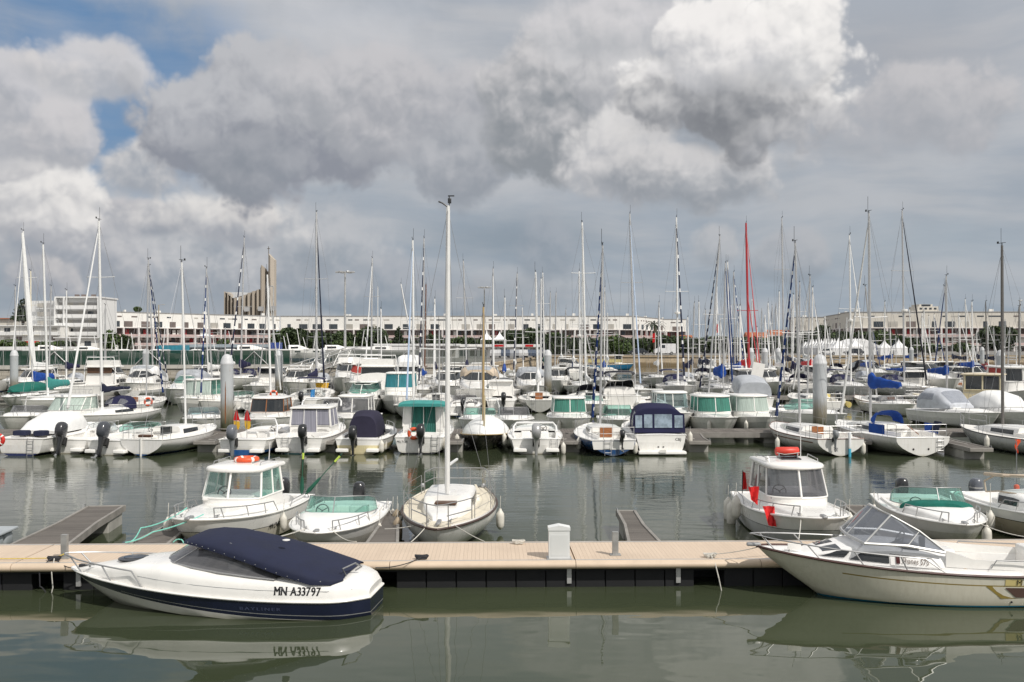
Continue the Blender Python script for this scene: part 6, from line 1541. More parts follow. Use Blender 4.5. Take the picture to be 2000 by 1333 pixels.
sail('slim white sloop beside the teal curtained wheelhouse boat', 808, 66., -92, L=8.4, B=2.8, mt=(806, 470), mat=aluw, r=.08, furl=pmat('pale_blue_sail', (.42, .52, .68), .7), furlr=.06, boom=False, hk='lg')
sail('white sloop with an open black companionway left of the tall foreground mast', 858, 74., 88, L=8., B=2.8, mt=(858, 640), mat=alu, r=.06, comp=darkwin, cab=.45, boom=False, sp=())
pilot('small pilothouse boat with a dark green rear window and black outboard', 978, 71., 90, L=6.2, B=2.3, roof=2.2, glass=curtg, rear='solid', rearm=curtg, outb=blackp, oy=-.2, hs=.8, hb=1.0, hk='w')
sail('white sloop with a wooden door seen from astern in front of the middle pile', 1051, 75., 90, L=8.6, B=3.0, mt=(1046, 532), hk='w', mat=aluw, r=.085, comp=teak, cab=.42, furl=None, cover=whitec, ladd=True, cr=(.38, .14), hs=.9, tr=.3)
sail('white yacht with a dark sprayhood under two tall paired masts', 1145, 75., 91, L=9.6, B=3.1, mt=(1137, 435), mat=aluw, r=.085, comp=darkwin, hood=blackc, radar=False, sp=(.4, .7), furl=whitec, furlr=.05, cover=whitec, hs=.95)
sail('yacht with a white radar dome on its mast behind the paired white masts', 1133, 96., -90, L=9.5, B=3.1, mt=(1131, 530), mat=aluw, r=.08, radar=True, sp=(.5,), bim=blackc)
cruiser('white express cruiser with a black bimini seen from astern', 1217, 71., 91, L=7.8, B=2.9, ref='s', top=2.0, arch=False, bim=blackc, hs=1.15, hb=1.35, rear=gel)
sail('white sloop seen from astern left of the green blinds pilothouse', 1384, 76., 91, L=8.6, B=2.9, mt=(1406, 462), mat=alu, r=.07, furl=navyc, furlr=.07, stripe=whitec, comp=darkwin, ladd=True)
openb('open boat with a black outboard behind the navy tent boat', 1275, 70., 90, L=6., B=2.3, outb=blackp, hs=.7, arch=1.6)
cruiser('white cabin cruiser with a grey plastic tent seen from astern', 1478, 71., 91, L=7.4, B=2.8, ref='s', top=2.1, arch=False, canopyc=greyc, hs=1.0, hb=1.25)
sail('white sloop with a furled cream sail lying on its deck behind the pale windows boat', 1577, 75., 93, L=8.2, B=2.8, mt=(1582, 540), mat=alu, r=.065, furl=whitec, furlr=.05, comp=darkwin, boom=False)
def rib():
    t = boat_root('inflatable_boat', 'yellow inflatable boat with a black outboard right of the big pile', 'boat', 1636, 72., 95, 5., 's')
    mb = MB()
    for s in (1, -1): mb.tube([(-2.5, s*.85, .45), (1.2, s*.85, .5), (2.1, s*.55, .6), (2.5, 0, .68)], [.22, .24, .22, .2], 10)
    mb.build('tube', yellowp, t); MB().box((-.2, 0, .35), (4.2, 1.4, .12)).build('floor', gel, t, smooth=False); MB().box((-2.2, 0, .6), (.08, 1.4, .55)).build('transom', gel, t, smooth=False)
    outboard(t, -2.25, .75, blackp, 1.2); MB().rbox((-.3, 0, .75), (.5, .6, .8), .06).build('console', yellowp, t)
rib()
sail('white sloop with a dark red cove line and wooden door at right', 1712, 72., 97, L=7.8, B=2.7, mt=(1690, 560), hk='wr', mat=alu, r=.06, comp=teak, boom=False, railk=brownm)
sail('white sloop with a black topside stripe and a blue covered boom at right', 1849, 76., -88, L=9., B=3., mt=(1848, 540), mat=alu, r=.08, furl=None, cover=bluec, cr=(.34, .16), railk=blackp, boomz=1.5)
def woodhouse():
    t = boat_root('motorboat', 'navy hulled boat with a cream wooden wheelhouse at right', 'motorboat', 1905, 68., 150, 8., 'c')
    H = Hull(8., 2.9, .95, 1.35, sag=.12, draft=.3, kind='round', ws=.7, tm=.45, pw=2.2, qw=.7, rake=.8); H.build(t, [HM('n')], rail=gelc, railr=.05); H.deck(t, deckc, cockpit=(.04, .3, .7), sole=.5)
    wall = pmat('cream_paint', (.66, .58, .40), .5, var=.06, dirt=.1)
    house(t, -1.6, .6, .75, 1.0, .95, 1.0, 1.75, 2.75, rkf=.03, rr=0, taper=.98, glass=darkwin, wall=wall, roofm=pmat('beige_roof', (.55, .48, .36), .6), rear='solid', ov=(.2, .25, .15), roofh=.10, pil=.06)
    bowrail(t, H, .4, .97, h=.6, nst=5, r=.016)
woodhouse()
def trawler():
    t = boat_root('motorboat', 'white trawler yacht with red curtained windows at the right edge', 'motorboat', 1985, 74., -100, 9.5, 'c')
    H = Hull(9.5, 3.3, 1.1, 1.7, sag=.1, draft=.3, ws=.8, rake=1.0); H.build(t, [HM('wr')], rail=gel); H.deck(t, deckw, cockpit=(.04, .25, .8), sole=.6)
    house(t, -2.6, 1.2, 1.5, 1.25, 1.15, 1.3, 2.1, 3.1, rkf=.1, taper=.97, glass=darkwin, sidem=curtr, pil=.07, wall=gel, rear='solid', ov=(.2, .5, .15)); bowrail(t, H, .4, .97, h=.7, nst=5, r=.018)
trawler()
sail('dark masted sloop at the right edge behind the hatch board sloop', 1990, 84., -90, L=8.6, B=2.8, mt=(1990, 600), mat=aluk, r=.06, cover=navyc)
# row 5, on the third pontoon, bows to us
sail('yacht at far left with a thick white furled sail leaning along its mast', 66, 88., -92, L=9.8, B=3.1, mt=(45, 452), mat=aluw, r=.085, cover=bluec, cr=(.42, .3), furl=whitec, furlr=.05, sp=(.4, .7), boomz=.6)
tt_ = MB().tube([(WX(44, 88.), 88, WZ(456, 88)), (WX(52, 87.6), 87.6, WZ(560, 88)), (WX(62, 87.2), 87.2, WZ(680, 88)), (WX(68, 87), 87, WZ(716, 88))], [.12, .22, .26, .14], 8).build('furled_genoa', whitec); tag(tt_, 'thick roll of white sail hoisted at the far left', 'sail')
sail('yacht at far left with a teal sail cover and a plain white mast', 94, 72., -92, L=8.8, B=2.9, mt=(84, 478), mat=aluw, r=.085, cover=tealc, cr=(.34, .24), furl=None, boomz=.7, boom=True)
openb('white boat under a dark green cover at the left edge', 12, 76., -88, L=7., B=2.6, ref='b', outb=None, wsz=0, hs=.9, tent=(greenc, [(-2.5, 1.1, 1.1, 1.3), (-1, 1.15, 1.1, 1.8), (1, 1.0, 1.1, 1.6), (2.2, .5, 1.1, 1.2)], True, True, ()))
cruiser('white flybridge cruiser with a brown door below the green fence at left', 168, 86., 86, L=9.5, B=3.4, ref='s', fly=True, top=2.9, hs=1.2, hb=1.6, rear=dteak)
cruiser('white cruiser under a pale canopy below the green fence', 248, 86., -84, L=9.5, B=3.3, ref='b', top=2.5, arch=False, canopyc=whitec, hs=1.2, hb=1.5)
cruiser('low white cruiser at the left end below the fence', 20, 92., -88, L=9., B=3.1, top=2.3, arch=True)
cruiser('white cruiser with long windows just right of the leftmost pile', 52, 97., -80, L=9.5, B=3.1, top=2.3, arch=False, bim=None)
sail('white sloop with a navy striped furled sail left of the green fence braces', 300, 92., 88, L=9., B=2.9, mt=(291, 520), mat=alu, r=.06, furl=navyc, stripe=whitec, furlr=.06, sp=(.5,))
sail('white sloop with a white sail bundled on its boom below the fence', 408, 92., -90, L=9., B=3., mt=(401, 600), mat=aluw, r=.06, cover=whitec, cr=(.3, .2), boomz=1.4)
sail('white yacht with navy dodger and a striped furled sail right of the big left pile', 470, 108., -91, L=10.5, B=3.3, mt=(477, 465), mat=alu, r=.08, furl=navyc, stripe=whitec, furlr=.09, hood=navyc2, cover=navyc2, cr=(.5, .2), hs=1.1, hb=1.3)
sail('grey hulled yacht lying below the navy dodger of its neighbour', 505, 96., -84, L=10., B=3.2, mt=(527, 560), hk='lg', mat=alu, r=.06, cover=navyc2)
cruiser('grey white cabin cruiser beneath the sloping gangway', 668, 94., -88, L=10., B=3.5, top=3.0, fly=True, hs=1.3, hb=1.7)
cruiser('motor cruiser with its flybridge wrapped in white tarpaulin', 786, 92., -90, L=9.5, B=3.4, top=2.8, cover=whitec, hs=1.3, hb=1.6)
cruiser('white sports fisher with a red lifebuoy and red lined flybridge', 700, 84., -88, L=9.5, B=3.5, top=3.2, fly=True, hs=1.25, hb=1.7, screen=curtr)
sail('yacht with a tall mast and a dark spiral furled sail left of the foreground mast', 826, 88., -90, L=9.8, B=3.1, mt=(828, 466), mat=alu, r=.065, furl=navyc, stripe=whitec, furlr=.07, cover=bluec, cr=(.25, .15))
sail('yacht with a dark brown wooden mast left of the foreground mast', 829, 118., -90, L=10., B=3.2, mt=(832, 556), mat=brownm, r=.09, furl=None)
cruiser('tall cream sports cruiser bow on in the middle of the picture', 930, 71., -90, L=11., B=3.7, top=2.9, canopyc=tanc, hs=1.2, hb=1.7, arch=True)
cruiser('white cruiser with a grey spray cover left of the middle pile', 1038, 84.5, -90, L=9., B=3.2, top=2.4, canopyc=greyc, arch=False)
sail('tall masted yacht with a pale blue furled sail right of the express cruiser', 1240, 88., -90, L=10., B=3.2, mt=(1230, 418), mat=alu, r=.085, furl=pmat('pale_blue_sail', (.42, .52, .68), .7), furlr=.06, sp=(.6,), cover=whitec, cr=(.2, .1))
sail('white yacht with two navy awnings and a striped furled sail', 1324, 88., -92, L=10.5, B=3.4, mt=(1321, 425), mat=aluw, r=.085, furl=navyc, stripe=whitec, furlr=.085, radar=True, hood=navyc2, bim=navyc2, sp=(.55,), hk='lg', hs=1.1, hb=1.35)
sail('yacht with a large blue sail cover left of the red mast', 1412, 90., -90, L=9.8, B=3.2, mt=(1417, 514), mat=alu, r=.08, cover=bluec, cr=(.6, .4), furl=furlb, furlr=.07, railk=blackp)
sail('yacht with a navy sprayhood and a radar dome right of the big right pile', 1662, 88., -89, L=10.5, B=3.3, mt=(1659, 460), mat=aluw, r=.08, furl=whitec, furlr=.06, radar=True, hood=navyc2, hk='lg', sp=(.5,), bim=navyc2, hs=1.1, hb=1.3)
sail('long white yacht with a black furled sail and radar dome at right', 1766, 87., -88, L=11., B=3.4, mt=(1762, 412), mat=alu, r=.085, furl=blackc, furlr=.07, radar=True, sp=(.4, .65), hood=navyc2, cover=bluec, hk='lg', hs=1.1, hb=1.35)
cruiser('white flybridge motor yacht behind the blue covered boom at right', 1868, 88., -86, L=11., B=3.8, top=3.3, fly=False, hs=1.4, hb=1.8, arch=False)
sail('sloop with a deep blue furled sail in front of the right apartment block', 1852, 98., 90, L=9., B=3., mt=(1845, 560), mat=alu, r=.06, furl=furlb, furlr=.08)
sail('classic boat with a red sail bundle left of the right hand pile', 1927, 118., -90, L=9.5, B=3.1, mt=(1925, 590), mat=aluk, r=.07, cover=pmat('brick_red_sail', (.25, .03, .03), .8, var=.1), cr=(.4, .25), boomz=.8)
# rows 6-9: every mast placed from the photograph
FT = [ # px_top, y_top, px_base, Y, heading, colour, furl, stripe, cover, label
 (727, 505, 725, 104, -90, alu, whitec, None, None, 'sloop with a white furled sail left of the wrapped flybridge cruiser'),
 (783, 555, 815, 128, -90, aluw, None, None, None, 'slanted slim white spar right of the umbrella pine trees'),
 (905, 510, 912, 106, 90, alu, blackc, None, navyc2, 'sloop with a thin dark furled sail right of the tall foreground mast'),
 (963, 525, 962, 108, -90, alu, whitec, None, navyc, 'sloop with a navy boom cover behind the cream sports cruiser'),
 (1010, 535, 1005, 118, -90, alu, navyc, whitec, whitec, 'sloop with a dark spiral furled sail before the white marquees'),
 (1057, 545, 1056, 120, 90, aluw, whitec, None, None, 'sloop with a pale mast left of the cluster over the umbrella pines'),
 (1060, 533, 1063, 134, 90, aluw, navyc, whitec, greenc, 'yacht with a dark green sail cover right of the middle pile'),
 (1075, 572, 1073, 140, 90, alu, None, None, greenc, 'yacht with a bare grey mast right of the middle pile'),
 (1086, 572, 1084, 152, -90, alu, None, None, None, 'thin bare mast yacht among the group right of the middle pile'),
 (1105, 605, 1104, 160, -90, alu, None, None, None, 'short masted yacht before the umbrella pines right of the middle pile'),
 (1132, 600, 1160, 150, -90, alu, None, None, None, 'yacht with a short grey mast near the blue ferry'),
 (1356, 592, 1352, 118, -90, alu, None, None, navyc, 'grey masted yacht right of the white van'),
 (1365, 590, 1366, 122, 90, aluw, None, None, navyc, 'yacht with a white mast just right of the white van'),
 (1378, 606, 1377, 124, 90, alu, None, None, navyc, 'short grey masted yacht right of the white van'),
 (1400, 560, 1396, 112, -90, aluw, whitec, None, whitec, 'white masted yacht left of the dense mast cluster'),
 (1421, 512, 1424, 112, -92, aluw, furlb, None, None, 'white masted yacht with a blue furled sail slanting toward the red mast'),
 (1433, 532, 1436, 116, -88, alu, furlb, whitec, None, 'grey masted yacht with a blue and white spiral furled sail'),
 (1479, 640, 1479, 135, 90, aluw, None, None, None, 'white masted yacht just right of the red mast'),
 (1500, 592, 1503, 150, -90, aluw, whitec, None, None, 'distant white mast with a T shaped spreader behind the red stays'),
 (1508, 597, 1508, 158, 90, alu, furlb, None, None, 'distant yacht with a blue furled sail behind the red stays'),
 (1527, 427, 1531, 104, -90, alu, None, None, whitec, 'tall bare masted yacht between the red mast and the big right pile'),
 (1522, 570, 1520, 126, 90, aluw, None, None, None, 'white masted yacht under the tall bare mast'),
 (1562, 552, 1561, 116, 90, alu, navyc, whitec, None, 'grey masted yacht with a dark spiral sail left of the big right pile'),
 (1587, 562, 1585, 110, -90, aluw, whitec, None, redc, 'white masted yacht with a red cover left of the big right pile'),
 (1620, 640, 1622, 150, 90, alu, None, None, None, 'short masted yacht before the small peaked tents'),
 (1728, 590, 1727, 150, -90, aluw, None, None, bluec, 'yacht with a white mast before the big marquee'),
 (1738, 640, 1742, 165, -90, aluw, None, None, bluec, 'small yacht with a blue cover before the big marquee'),
 (1776, 605, 1781, 165, -90, aluw, None, None, bluec, 'white masted yacht right of the black furled sail'),
 (1804, 600, 1808, 160, -90, aluw, None, None, None, 'first of the slim white masts before the right apartment block'),
 (1814, 618, 1817, 170, 90, aluw, None, None, None, 'second slim white mast before the right apartment block'),
 (1824, 615, 1830, 172, -90, aluw, furlb, None, None, 'slim white mast with a blue furled sail before the right block'),
 (1872, 612, 1876, 160, -90, aluw, whitec, None, None, 'white mast just right of the deep blue furled sail'),
 (1885, 585, 1889, 150, -90, aluw, whitec, None, navyc, 'taller white mast before the right apartment block'),
 (1898, 640, 1902, 175, 90, aluw, None, None, None, 'short white mast left of the dark brown mast at right'),
 (1940, 640, 1944, 150, -90, alu, None, None, navyc, 'grey mast between the brown mast and the tall dark mast'),
 (1972, 640, 1968, 150, 90, alu, whitec, None, None, 'grey mast right of the tall dark mast'),
 (60, 530, 60, 104, -90, gelc, None, None, whitec, 'cream masted boat right beside the thick white furled sail'),
 (100, 560, 96, 110, -90, alu, None, None, None, 'grey masted boat behind the plain white mast at left'),
 (30, 560, 30, 104, -90, alu, None, None, None, 'slim masted boat at the far left'),
 (440, 640, 440, 112, -90, alu, None, None, whitec, 'short masted boat behind the rust streaked pile'),
]
for i, (xt, yt, xb, Y, rz, mm, fu, stp, cv, lab) in enumerate(FT):
    hk = ('w', 'lg', 'w', 'wn', 'w')[i % 5]
    sail(lab, xb, Y, rz+((i*37) % 7-3), L=8.5+((i*13) % 5)*.5, B=3., mt=(xt, yt), hk=hk, mat=mm, r=.065+.0002*Y, furl=fu, stripe=stp, furlr=.075, cover=cv, cr=(.35, .2), hood=(navyc2 if i % 3 == 0 else None), sp=(.5,) if i % 2 else (.4, .68), wr=.008, detail=False, comp=None, lines=False, hs=.95, hb=1.2, radar=False, boomz=1.2)
# the red masted trimaran
t, H = sail('racing yacht with a red mast, red boom and red furled sails', 1463, 108., -90, L=12.5, B=3.8, mt=(1457, 436), mat=redm, r=.125, furl=redm, furlr=.07, cover=redc, cr=(.45, .3), sp=(.42,), hs=1.2, hb=1.5, lines=False, comp=None)
MB().tube([(H.L*.2, 0, 1.6), (H.L/2-.3, .0, 1.5)], .05, 6).build('bowsprit', redm, t)
MB().tube([(H.L/2+1.8, -.6, 1.4), (.9+.2, -.2, 10.2)], .05, 6).build('staysail', redm, t)
cruiser('white boat with a tall white slab hatch standing open right of the red mast', 1480, 90., -90, L=9., B=3.1, top=2.4, arch=False)
tag(MB().box((WX(1480, 84), 84, 2.6), (1.0, .12, 1.3), ry=.2).build('white_panel', gel, smooth=False), 'white upright panel standing right of the red mast foot', 'panel')
# far filler yachts that nothing tells apart
rnd = random.Random(11)
ORD = 'first second third fourth fifth sixth seventh eighth ninth tenth eleventh twelfth thirteenth fourteenth fifteenth sixteenth seventeenth eighteenth nineteenth twentieth twenty-first twenty-second twenty-third twenty-fourth twenty-fifth twenty-sixth'.split()
def fill(pxs, Yr, lab, grp, ytop):
    proto = {}
    for i, px in enumerate(pxs):
        Y = rnd.uniform(*Yr); yt = rnd.uniform(*ytop); 
        sail(lab % ORD[i], px, Y, rnd.choice((90, -90))+rnd.uniform(-4, 4), L=rnd.uniform(8, 10), B=3., mt=(px+rnd.uniform(-2, 2), yt), hk=rnd.choice(('w', 'lg', 'w', 'wk')), mat=rnd.choice((alu, aluw, aluw)), r=.085, furl=rnd.choice((None, whitec, None, furlb)), furlr=.07, cover=rnd.choice((None, whitec, navyc, None)), cr=(.35, .2), sp=(.5,), wr=.009, detail=False, comp=None, lines=False, windows=True, hs=1., hb=1.25, group=grp, ant=False, boomz=1.2)
fill([1408, 1414, 1428, 1440, 1447, 1469, 1488, 1494, 1514, 1538, 1546, 1569, 1598, 1612], (118, 172), '%s yacht from the left among the bare masts clustered around the red mast', 'yachts in the far cluster of masts', (585, 650))
fill([1640, 1652, 1677, 1706, 1750, 1792, 1840, 1860, 1908, 1930, 1962, 1985], (150, 185), '%s distant yacht from the left before the tents and right apartment block', 'yachts in the far right rows', (618, 660))
fill([985, 1022, 1096, 1120, 1185], (128, 170), '%s distant yacht from the left in the far rows before the umbrella pines', 'yachts in the far middle rows', (600, 660))
for i, (px, Y, rz, lab) in enumerate(((1150, 150, -60, 'distant low white motorboat left of the blue ferry'), (1395, 140, -90, 'distant motorboat with a dark windscreen among the far masts'), (1610, 128, -85, 'motorboat with a black canopy behind the big right pile'), (1740, 120, -80, 'black covered low motorboat right of the radar dome yacht'), (1000, 100, -60, 'long low white motor yacht right of the cream sports cruiser'), (1820, 135, 80, 'white cruiser in the far right rows'), (880, 100, -90, 'white motorboat behind the tall foreground mast'), (560, 104, 90, 'white launch with a round life ring behind the slim pile'), (1960, 104, -80, 'navy hooded cruiser by the right pile'), (350, 100, -100, 'grey white motorboat below the green fence'))):
    cruiser(lab, px, Y, rz, L=9., B=3.1, top=2.5, arch=(i % 2 == 0), canopyc=(blackc if i in (2, 3) else (navyc2 if i == 8 else None)), hs=1.1, hb=1.4, hk=('w', 'lg')[i % 2])

EX = [(560, 92, -90, 'c', 'white cruiser moored left of the slim pile under the church'), (850, 96, -88, 's', 'white sloop half hidden left of the foreground mast in the third row'), (1095, 96, -90, 'c', 'small white cruiser right of the middle pile in the third row'), (1180, 104, -90, 's', 'white sloop before the blue ferry'),
 (1285, 112, -90, 's', 'bare masted yacht beneath the white van'), (1345, 100, -90, 's', 'white yacht just right of the navy awnings yacht'), (1400, 104, 90, 'c', 'white cruiser behind the large blue sail cover'), (1445, 98, -90, 's', 'grey hulled yacht at the foot of the red mast'), (1520, 92, -90, 'c', 'white cruiser left of the big right pile in the third row'), (1548, 100, 90, 's', 'white yacht among the blue spiral sails left of the big right pile'),
 (1625, 104, -90, 'c', 'white motor cruiser right behind the big right pile'), (1700, 104, -90, 's', 'white yacht behind the navy sprayhood yacht at right'), (1730, 96, 90, 'c', 'low white cruiser under the black furled sail'), (1800, 106, -90, 's', 'white yacht right of the black furled sail in the fourth row'), (1830, 112, 90, 'c', 'white cruiser behind the flybridge motor yacht'), (1900, 104, -90, 's', 'white yacht behind the wooden wheelhouse'), (1935, 98, 90, 'c', 'white cruiser left of the right hand pile'),
 (130, 98, -90, 's', 'small yacht left of the brown door cruiser'), (205, 100, -88, 's', 'small yacht between the two cruisers below the green fence'), (330, 78, -90, 'c', 'white cruiser left of the pale windows pilothouse'), (620, 98, -90, 's', 'sloop below the gangway foot'), (745, 100, -90, 's', 'grey hulled sloop left of the tarpaulin wrapped flybridge'), (868, 84, -90, 'c', 'white cruiser directly behind the tall foreground mast'), (985, 88, 90, 's', 'white sloop right of the tall cream cruiser'), (455, 72, 90, 'o', 'open white boat just right of the rust streaked pile'), (905, 66, 90, 'o', 'open white boat between the tall mast and the dark green window boat'), (1160, 66, -90, 'o', 'low white boat right of the green curtained pilothouse'), (640, 62, 88, 'o', 'little white boat with a black outboard left of the green windscreen cruiser'), (1600, 62, -88, 'o', 'white open boat at the foot of the big right pile'), (1780, 66, -84, 'o', 'white bowrider left of the clear plastic tent boat')]
for i, (px, Y, rz, k, lab) in enumerate(EX):
    if k == 'c': cruiser(lab, px, Y, rz, L=8.5, B=3., top=2.3, arch=(i % 3 == 0), canopyc=(None, navyc2, None, greyc)[i % 4], hs=1.05, hb=1.35, hk=('w', 'lg', 'wb')[i % 3], screen=(darkwin, ggreen)[i % 2])
    elif k == 's': sail(lab, px, Y, rz, L=8.4, B=2.9, mt=(px+(i % 5)-2, 555+(i*29) % 80), hk=('w', 'lg', 'wn')[i % 3], mat=(alu, aluw)[i % 2], r=.075, furl=(None, whitec, None)[i % 3], furlr=.07, cover=(whitec, navyc2, None, bluec)[i % 4], cr=(.32, .18), hood=(navyc2, None, greyc)[i % 3], wr=.008, detail=True, comp=None, lines=False, hs=.95, hb=1.2, boomz=1.2)
    else: openb(lab, px, Y, rz, L=5.6, B=2.2, ref='s' if rz > 0 else 'b', outb=blackp if rz > 0 else None, wsz=.38, glass=(ggreen, gsmoke)[i % 2], hs=.7, hb=.88, hk=('w', 'wb', 'wk')[i % 3])
for i, (px, Y, lab) in enumerate(((648, 53.2, 'fender left of the smoked window pilothouse boat'), (716, 53.4, 'fender right of the smoked window pilothouse boat'), (1092, 53.4, 'fender left of the green curtained pilothouse'), (1158, 53.6, 'fender right of the green curtained pilothouse'), (1385, 53.4, 'fender left of the green blinds pilothouse boat'), (1457, 53.4, 'fender between the two pale windowed pilothouse boats'), (962, 53.4, 'fender between the two white bowriders'))):
    fender(WX(px, Y), Y, .75, lab, 1., rope=.25, mat=(navyp if i == 3 else None))
for i, (a, b, lab) in enumerate((((440, 44.4, .75), (408, 45.6, .5), 'line from the blue bottomed boat to the finger pontoon at its left'), ((608, 44.6, .8), (628, 45.6, .5), 'line from the grey curtained boat to the finger pontoon'), ((672, 44.6, .75), (648, 45.8, .5), 'line from the cream hulled boat to the finger pontoon'), ((858, 44.6, .8), (878, 45.8, .5), 'line from the teal awning boat to the finger pontoon'), ((1090, 44.6, .75), (1106, 45.8, .5), 'line from the silver outboard boat to the finger pontoon'), ((1340, 44.8, .9), (1356, 45.8, .5), 'line from the navy tent boat to the finger pontoon'), ((1640, 44.8, .8), (1664, 45.6, .5), 'line from the light blue rudder sloop to the finger pontoon'), ((1812, 45.2, .9), (1890, 43.4, .5), 'long line from the blue cover sloop to the right finger pontoon'))):
    rope(lab, [(WX(a[0], a[1]), a[1], a[2]), (WX(b[0], b[1]), b[1], b[2])], .016, ropew, .06)
# ------------------------------------------------------------------ shore
def GY(i0): return
white_r = pmat('white_render', (.80, .785, .745), .75, var=.05, vs=.15, dirt=.12)
white_b = pmat('white_paint_wall', (.74, .74, .73), .7, var=.03, vs=.2, dirt=.08)
pale_r = pmat('pale_render', (.60, .57, .51), .8, var=.06, vs=.12, dirt=.15)
roofg = pmat('roof_zinc', (.30, .30, .30), .6, var=.1)
redp = pmat('red_shutter', (.30, .025, .03), .6, var=.25, vs=.4)
wing = pmat('window_glass_far', (.045, .055, .065), .15, var=.3, vs=.2)
winw = pmat('window_blind', (.42, .40, .36), .6, var=.15, vs=.2)
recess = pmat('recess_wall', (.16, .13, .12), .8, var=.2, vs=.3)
railm = pmat('balcony_rail', (.66, .62, .60), .6, var=.05)
tile = pmat('red_tile', (.38, .12, .05), .8, var=.2, vs=.4)
def terrace(label, x0, y0, x1, y1, H=15., z0=QZ, depth=12., seed=1, wall=None, lowrows=2, sp=7.2, dark=0.):
    """front de mer block: two white storeys over red balcony storeys"""
    wall = wall or white_r; L = sqrt((x1-x0)**2+(y1-y0)**2); rz = math.degrees(atan2(y1-y0, x1-x0)); rnd = random.Random(seed)
    t = thing('apartment_building', label, 'building', (x0, y0, 0), rz)
    zb = 9.9; MB().box((L/2, depth/2, (zb+H)/2), (L, depth, H-zb)).build('wall', wall, t, smooth=False)
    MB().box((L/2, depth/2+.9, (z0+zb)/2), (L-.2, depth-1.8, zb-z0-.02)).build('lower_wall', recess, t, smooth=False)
    MB().box((L/2, depth/2, H+.15), (L+.3, depth+.3, .3)).build('roof', roofg, t, smooth=False)
    mb = MB(); mb.box((L/2, .0, zb+.12), (L, 1.2, .24)); mb.build('balcony', railm, t, smooth=False)
    for k in range(lowrows):
        z = zb-2.9*(k+1); q = MB().box((L/2, -.1, z), (L, 1.6, .22)).build('balcony', railm, t, smooth=False)
        MB().box((L/2, -.85, z+.55), (L, .06, .75)).build('balustrade', pmat('balustrade_pink', (.50, .38, .36), .7, var=.15, vs=.6), q, smooth=False)
    n = max(1, int(L/sp)); 
    for i in range(n+1):
        x = min(L-.3, max(.3, i*L/n)); MB().box((x, -.55, (z0+zb)/2), (.55, .7, zb-z0)).build('pillar', railm, t, smooth=False)
    wm = 0
    for i in range(n):
        x = (i+.5)*L/n; w = rnd.choice((3.2, 3.2, 1.3, 2.4)); 
        f = MB().box((x+rnd.uniform(-1, 1), -.012, zb+1.35), (w, .06, 1.9)).build('window', rnd.choice((wing, wing, winw, recess)), t, smooth=False)
        for k in range(2):
            if rnd.random() < .75: MB().box((x+(-1.6 if k else 1.6)+rnd.uniform(-.4, .4), -.012, H-1.3), (rnd.choice((1.6, 2.2)), .05, .45)).build('window', rnd.choice((wing, winw, recess)), t, smooth=False)
    m = min(50, int(L/2.2))
    for k in range(lowrows):
        for i in range(m):
            if rnd.random() < .55:
                x = (i+.5)*L/m+rnd.uniform(-.5, .5); MB().box((x, .86-.02, zb-2.9*(k+1)+1.35), (rnd.uniform(.8, 1.6), .06, 2.3)).build('shutter', rnd.choice((redp, redp, white_r, wing)), t, smooth=False)
    for i in range(int(L/14)):
        x = rnd.uniform(1, L-1); MB().box((x, depth*.5, H+.75), (rnd.uniform(.6, 1.6), .8, rnd.uniform(.5, 1.3))).build('chimney', white_r, t, smooth=False)
    return t
def gz(Y): return QZ
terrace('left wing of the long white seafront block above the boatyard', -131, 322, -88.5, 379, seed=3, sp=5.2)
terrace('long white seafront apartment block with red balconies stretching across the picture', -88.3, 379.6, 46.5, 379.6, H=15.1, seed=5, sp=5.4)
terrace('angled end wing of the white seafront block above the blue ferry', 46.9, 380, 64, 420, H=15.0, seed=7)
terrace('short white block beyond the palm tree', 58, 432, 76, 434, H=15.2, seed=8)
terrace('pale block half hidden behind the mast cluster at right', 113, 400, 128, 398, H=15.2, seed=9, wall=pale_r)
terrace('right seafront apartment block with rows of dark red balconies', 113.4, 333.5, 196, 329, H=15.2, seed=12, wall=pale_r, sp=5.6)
terrace('shaded side wing of the right seafront block', 121.0, 386, 113.5, 334, H=15.1, seed=13, wall=pale_r, sp=6.6, depth=6.)
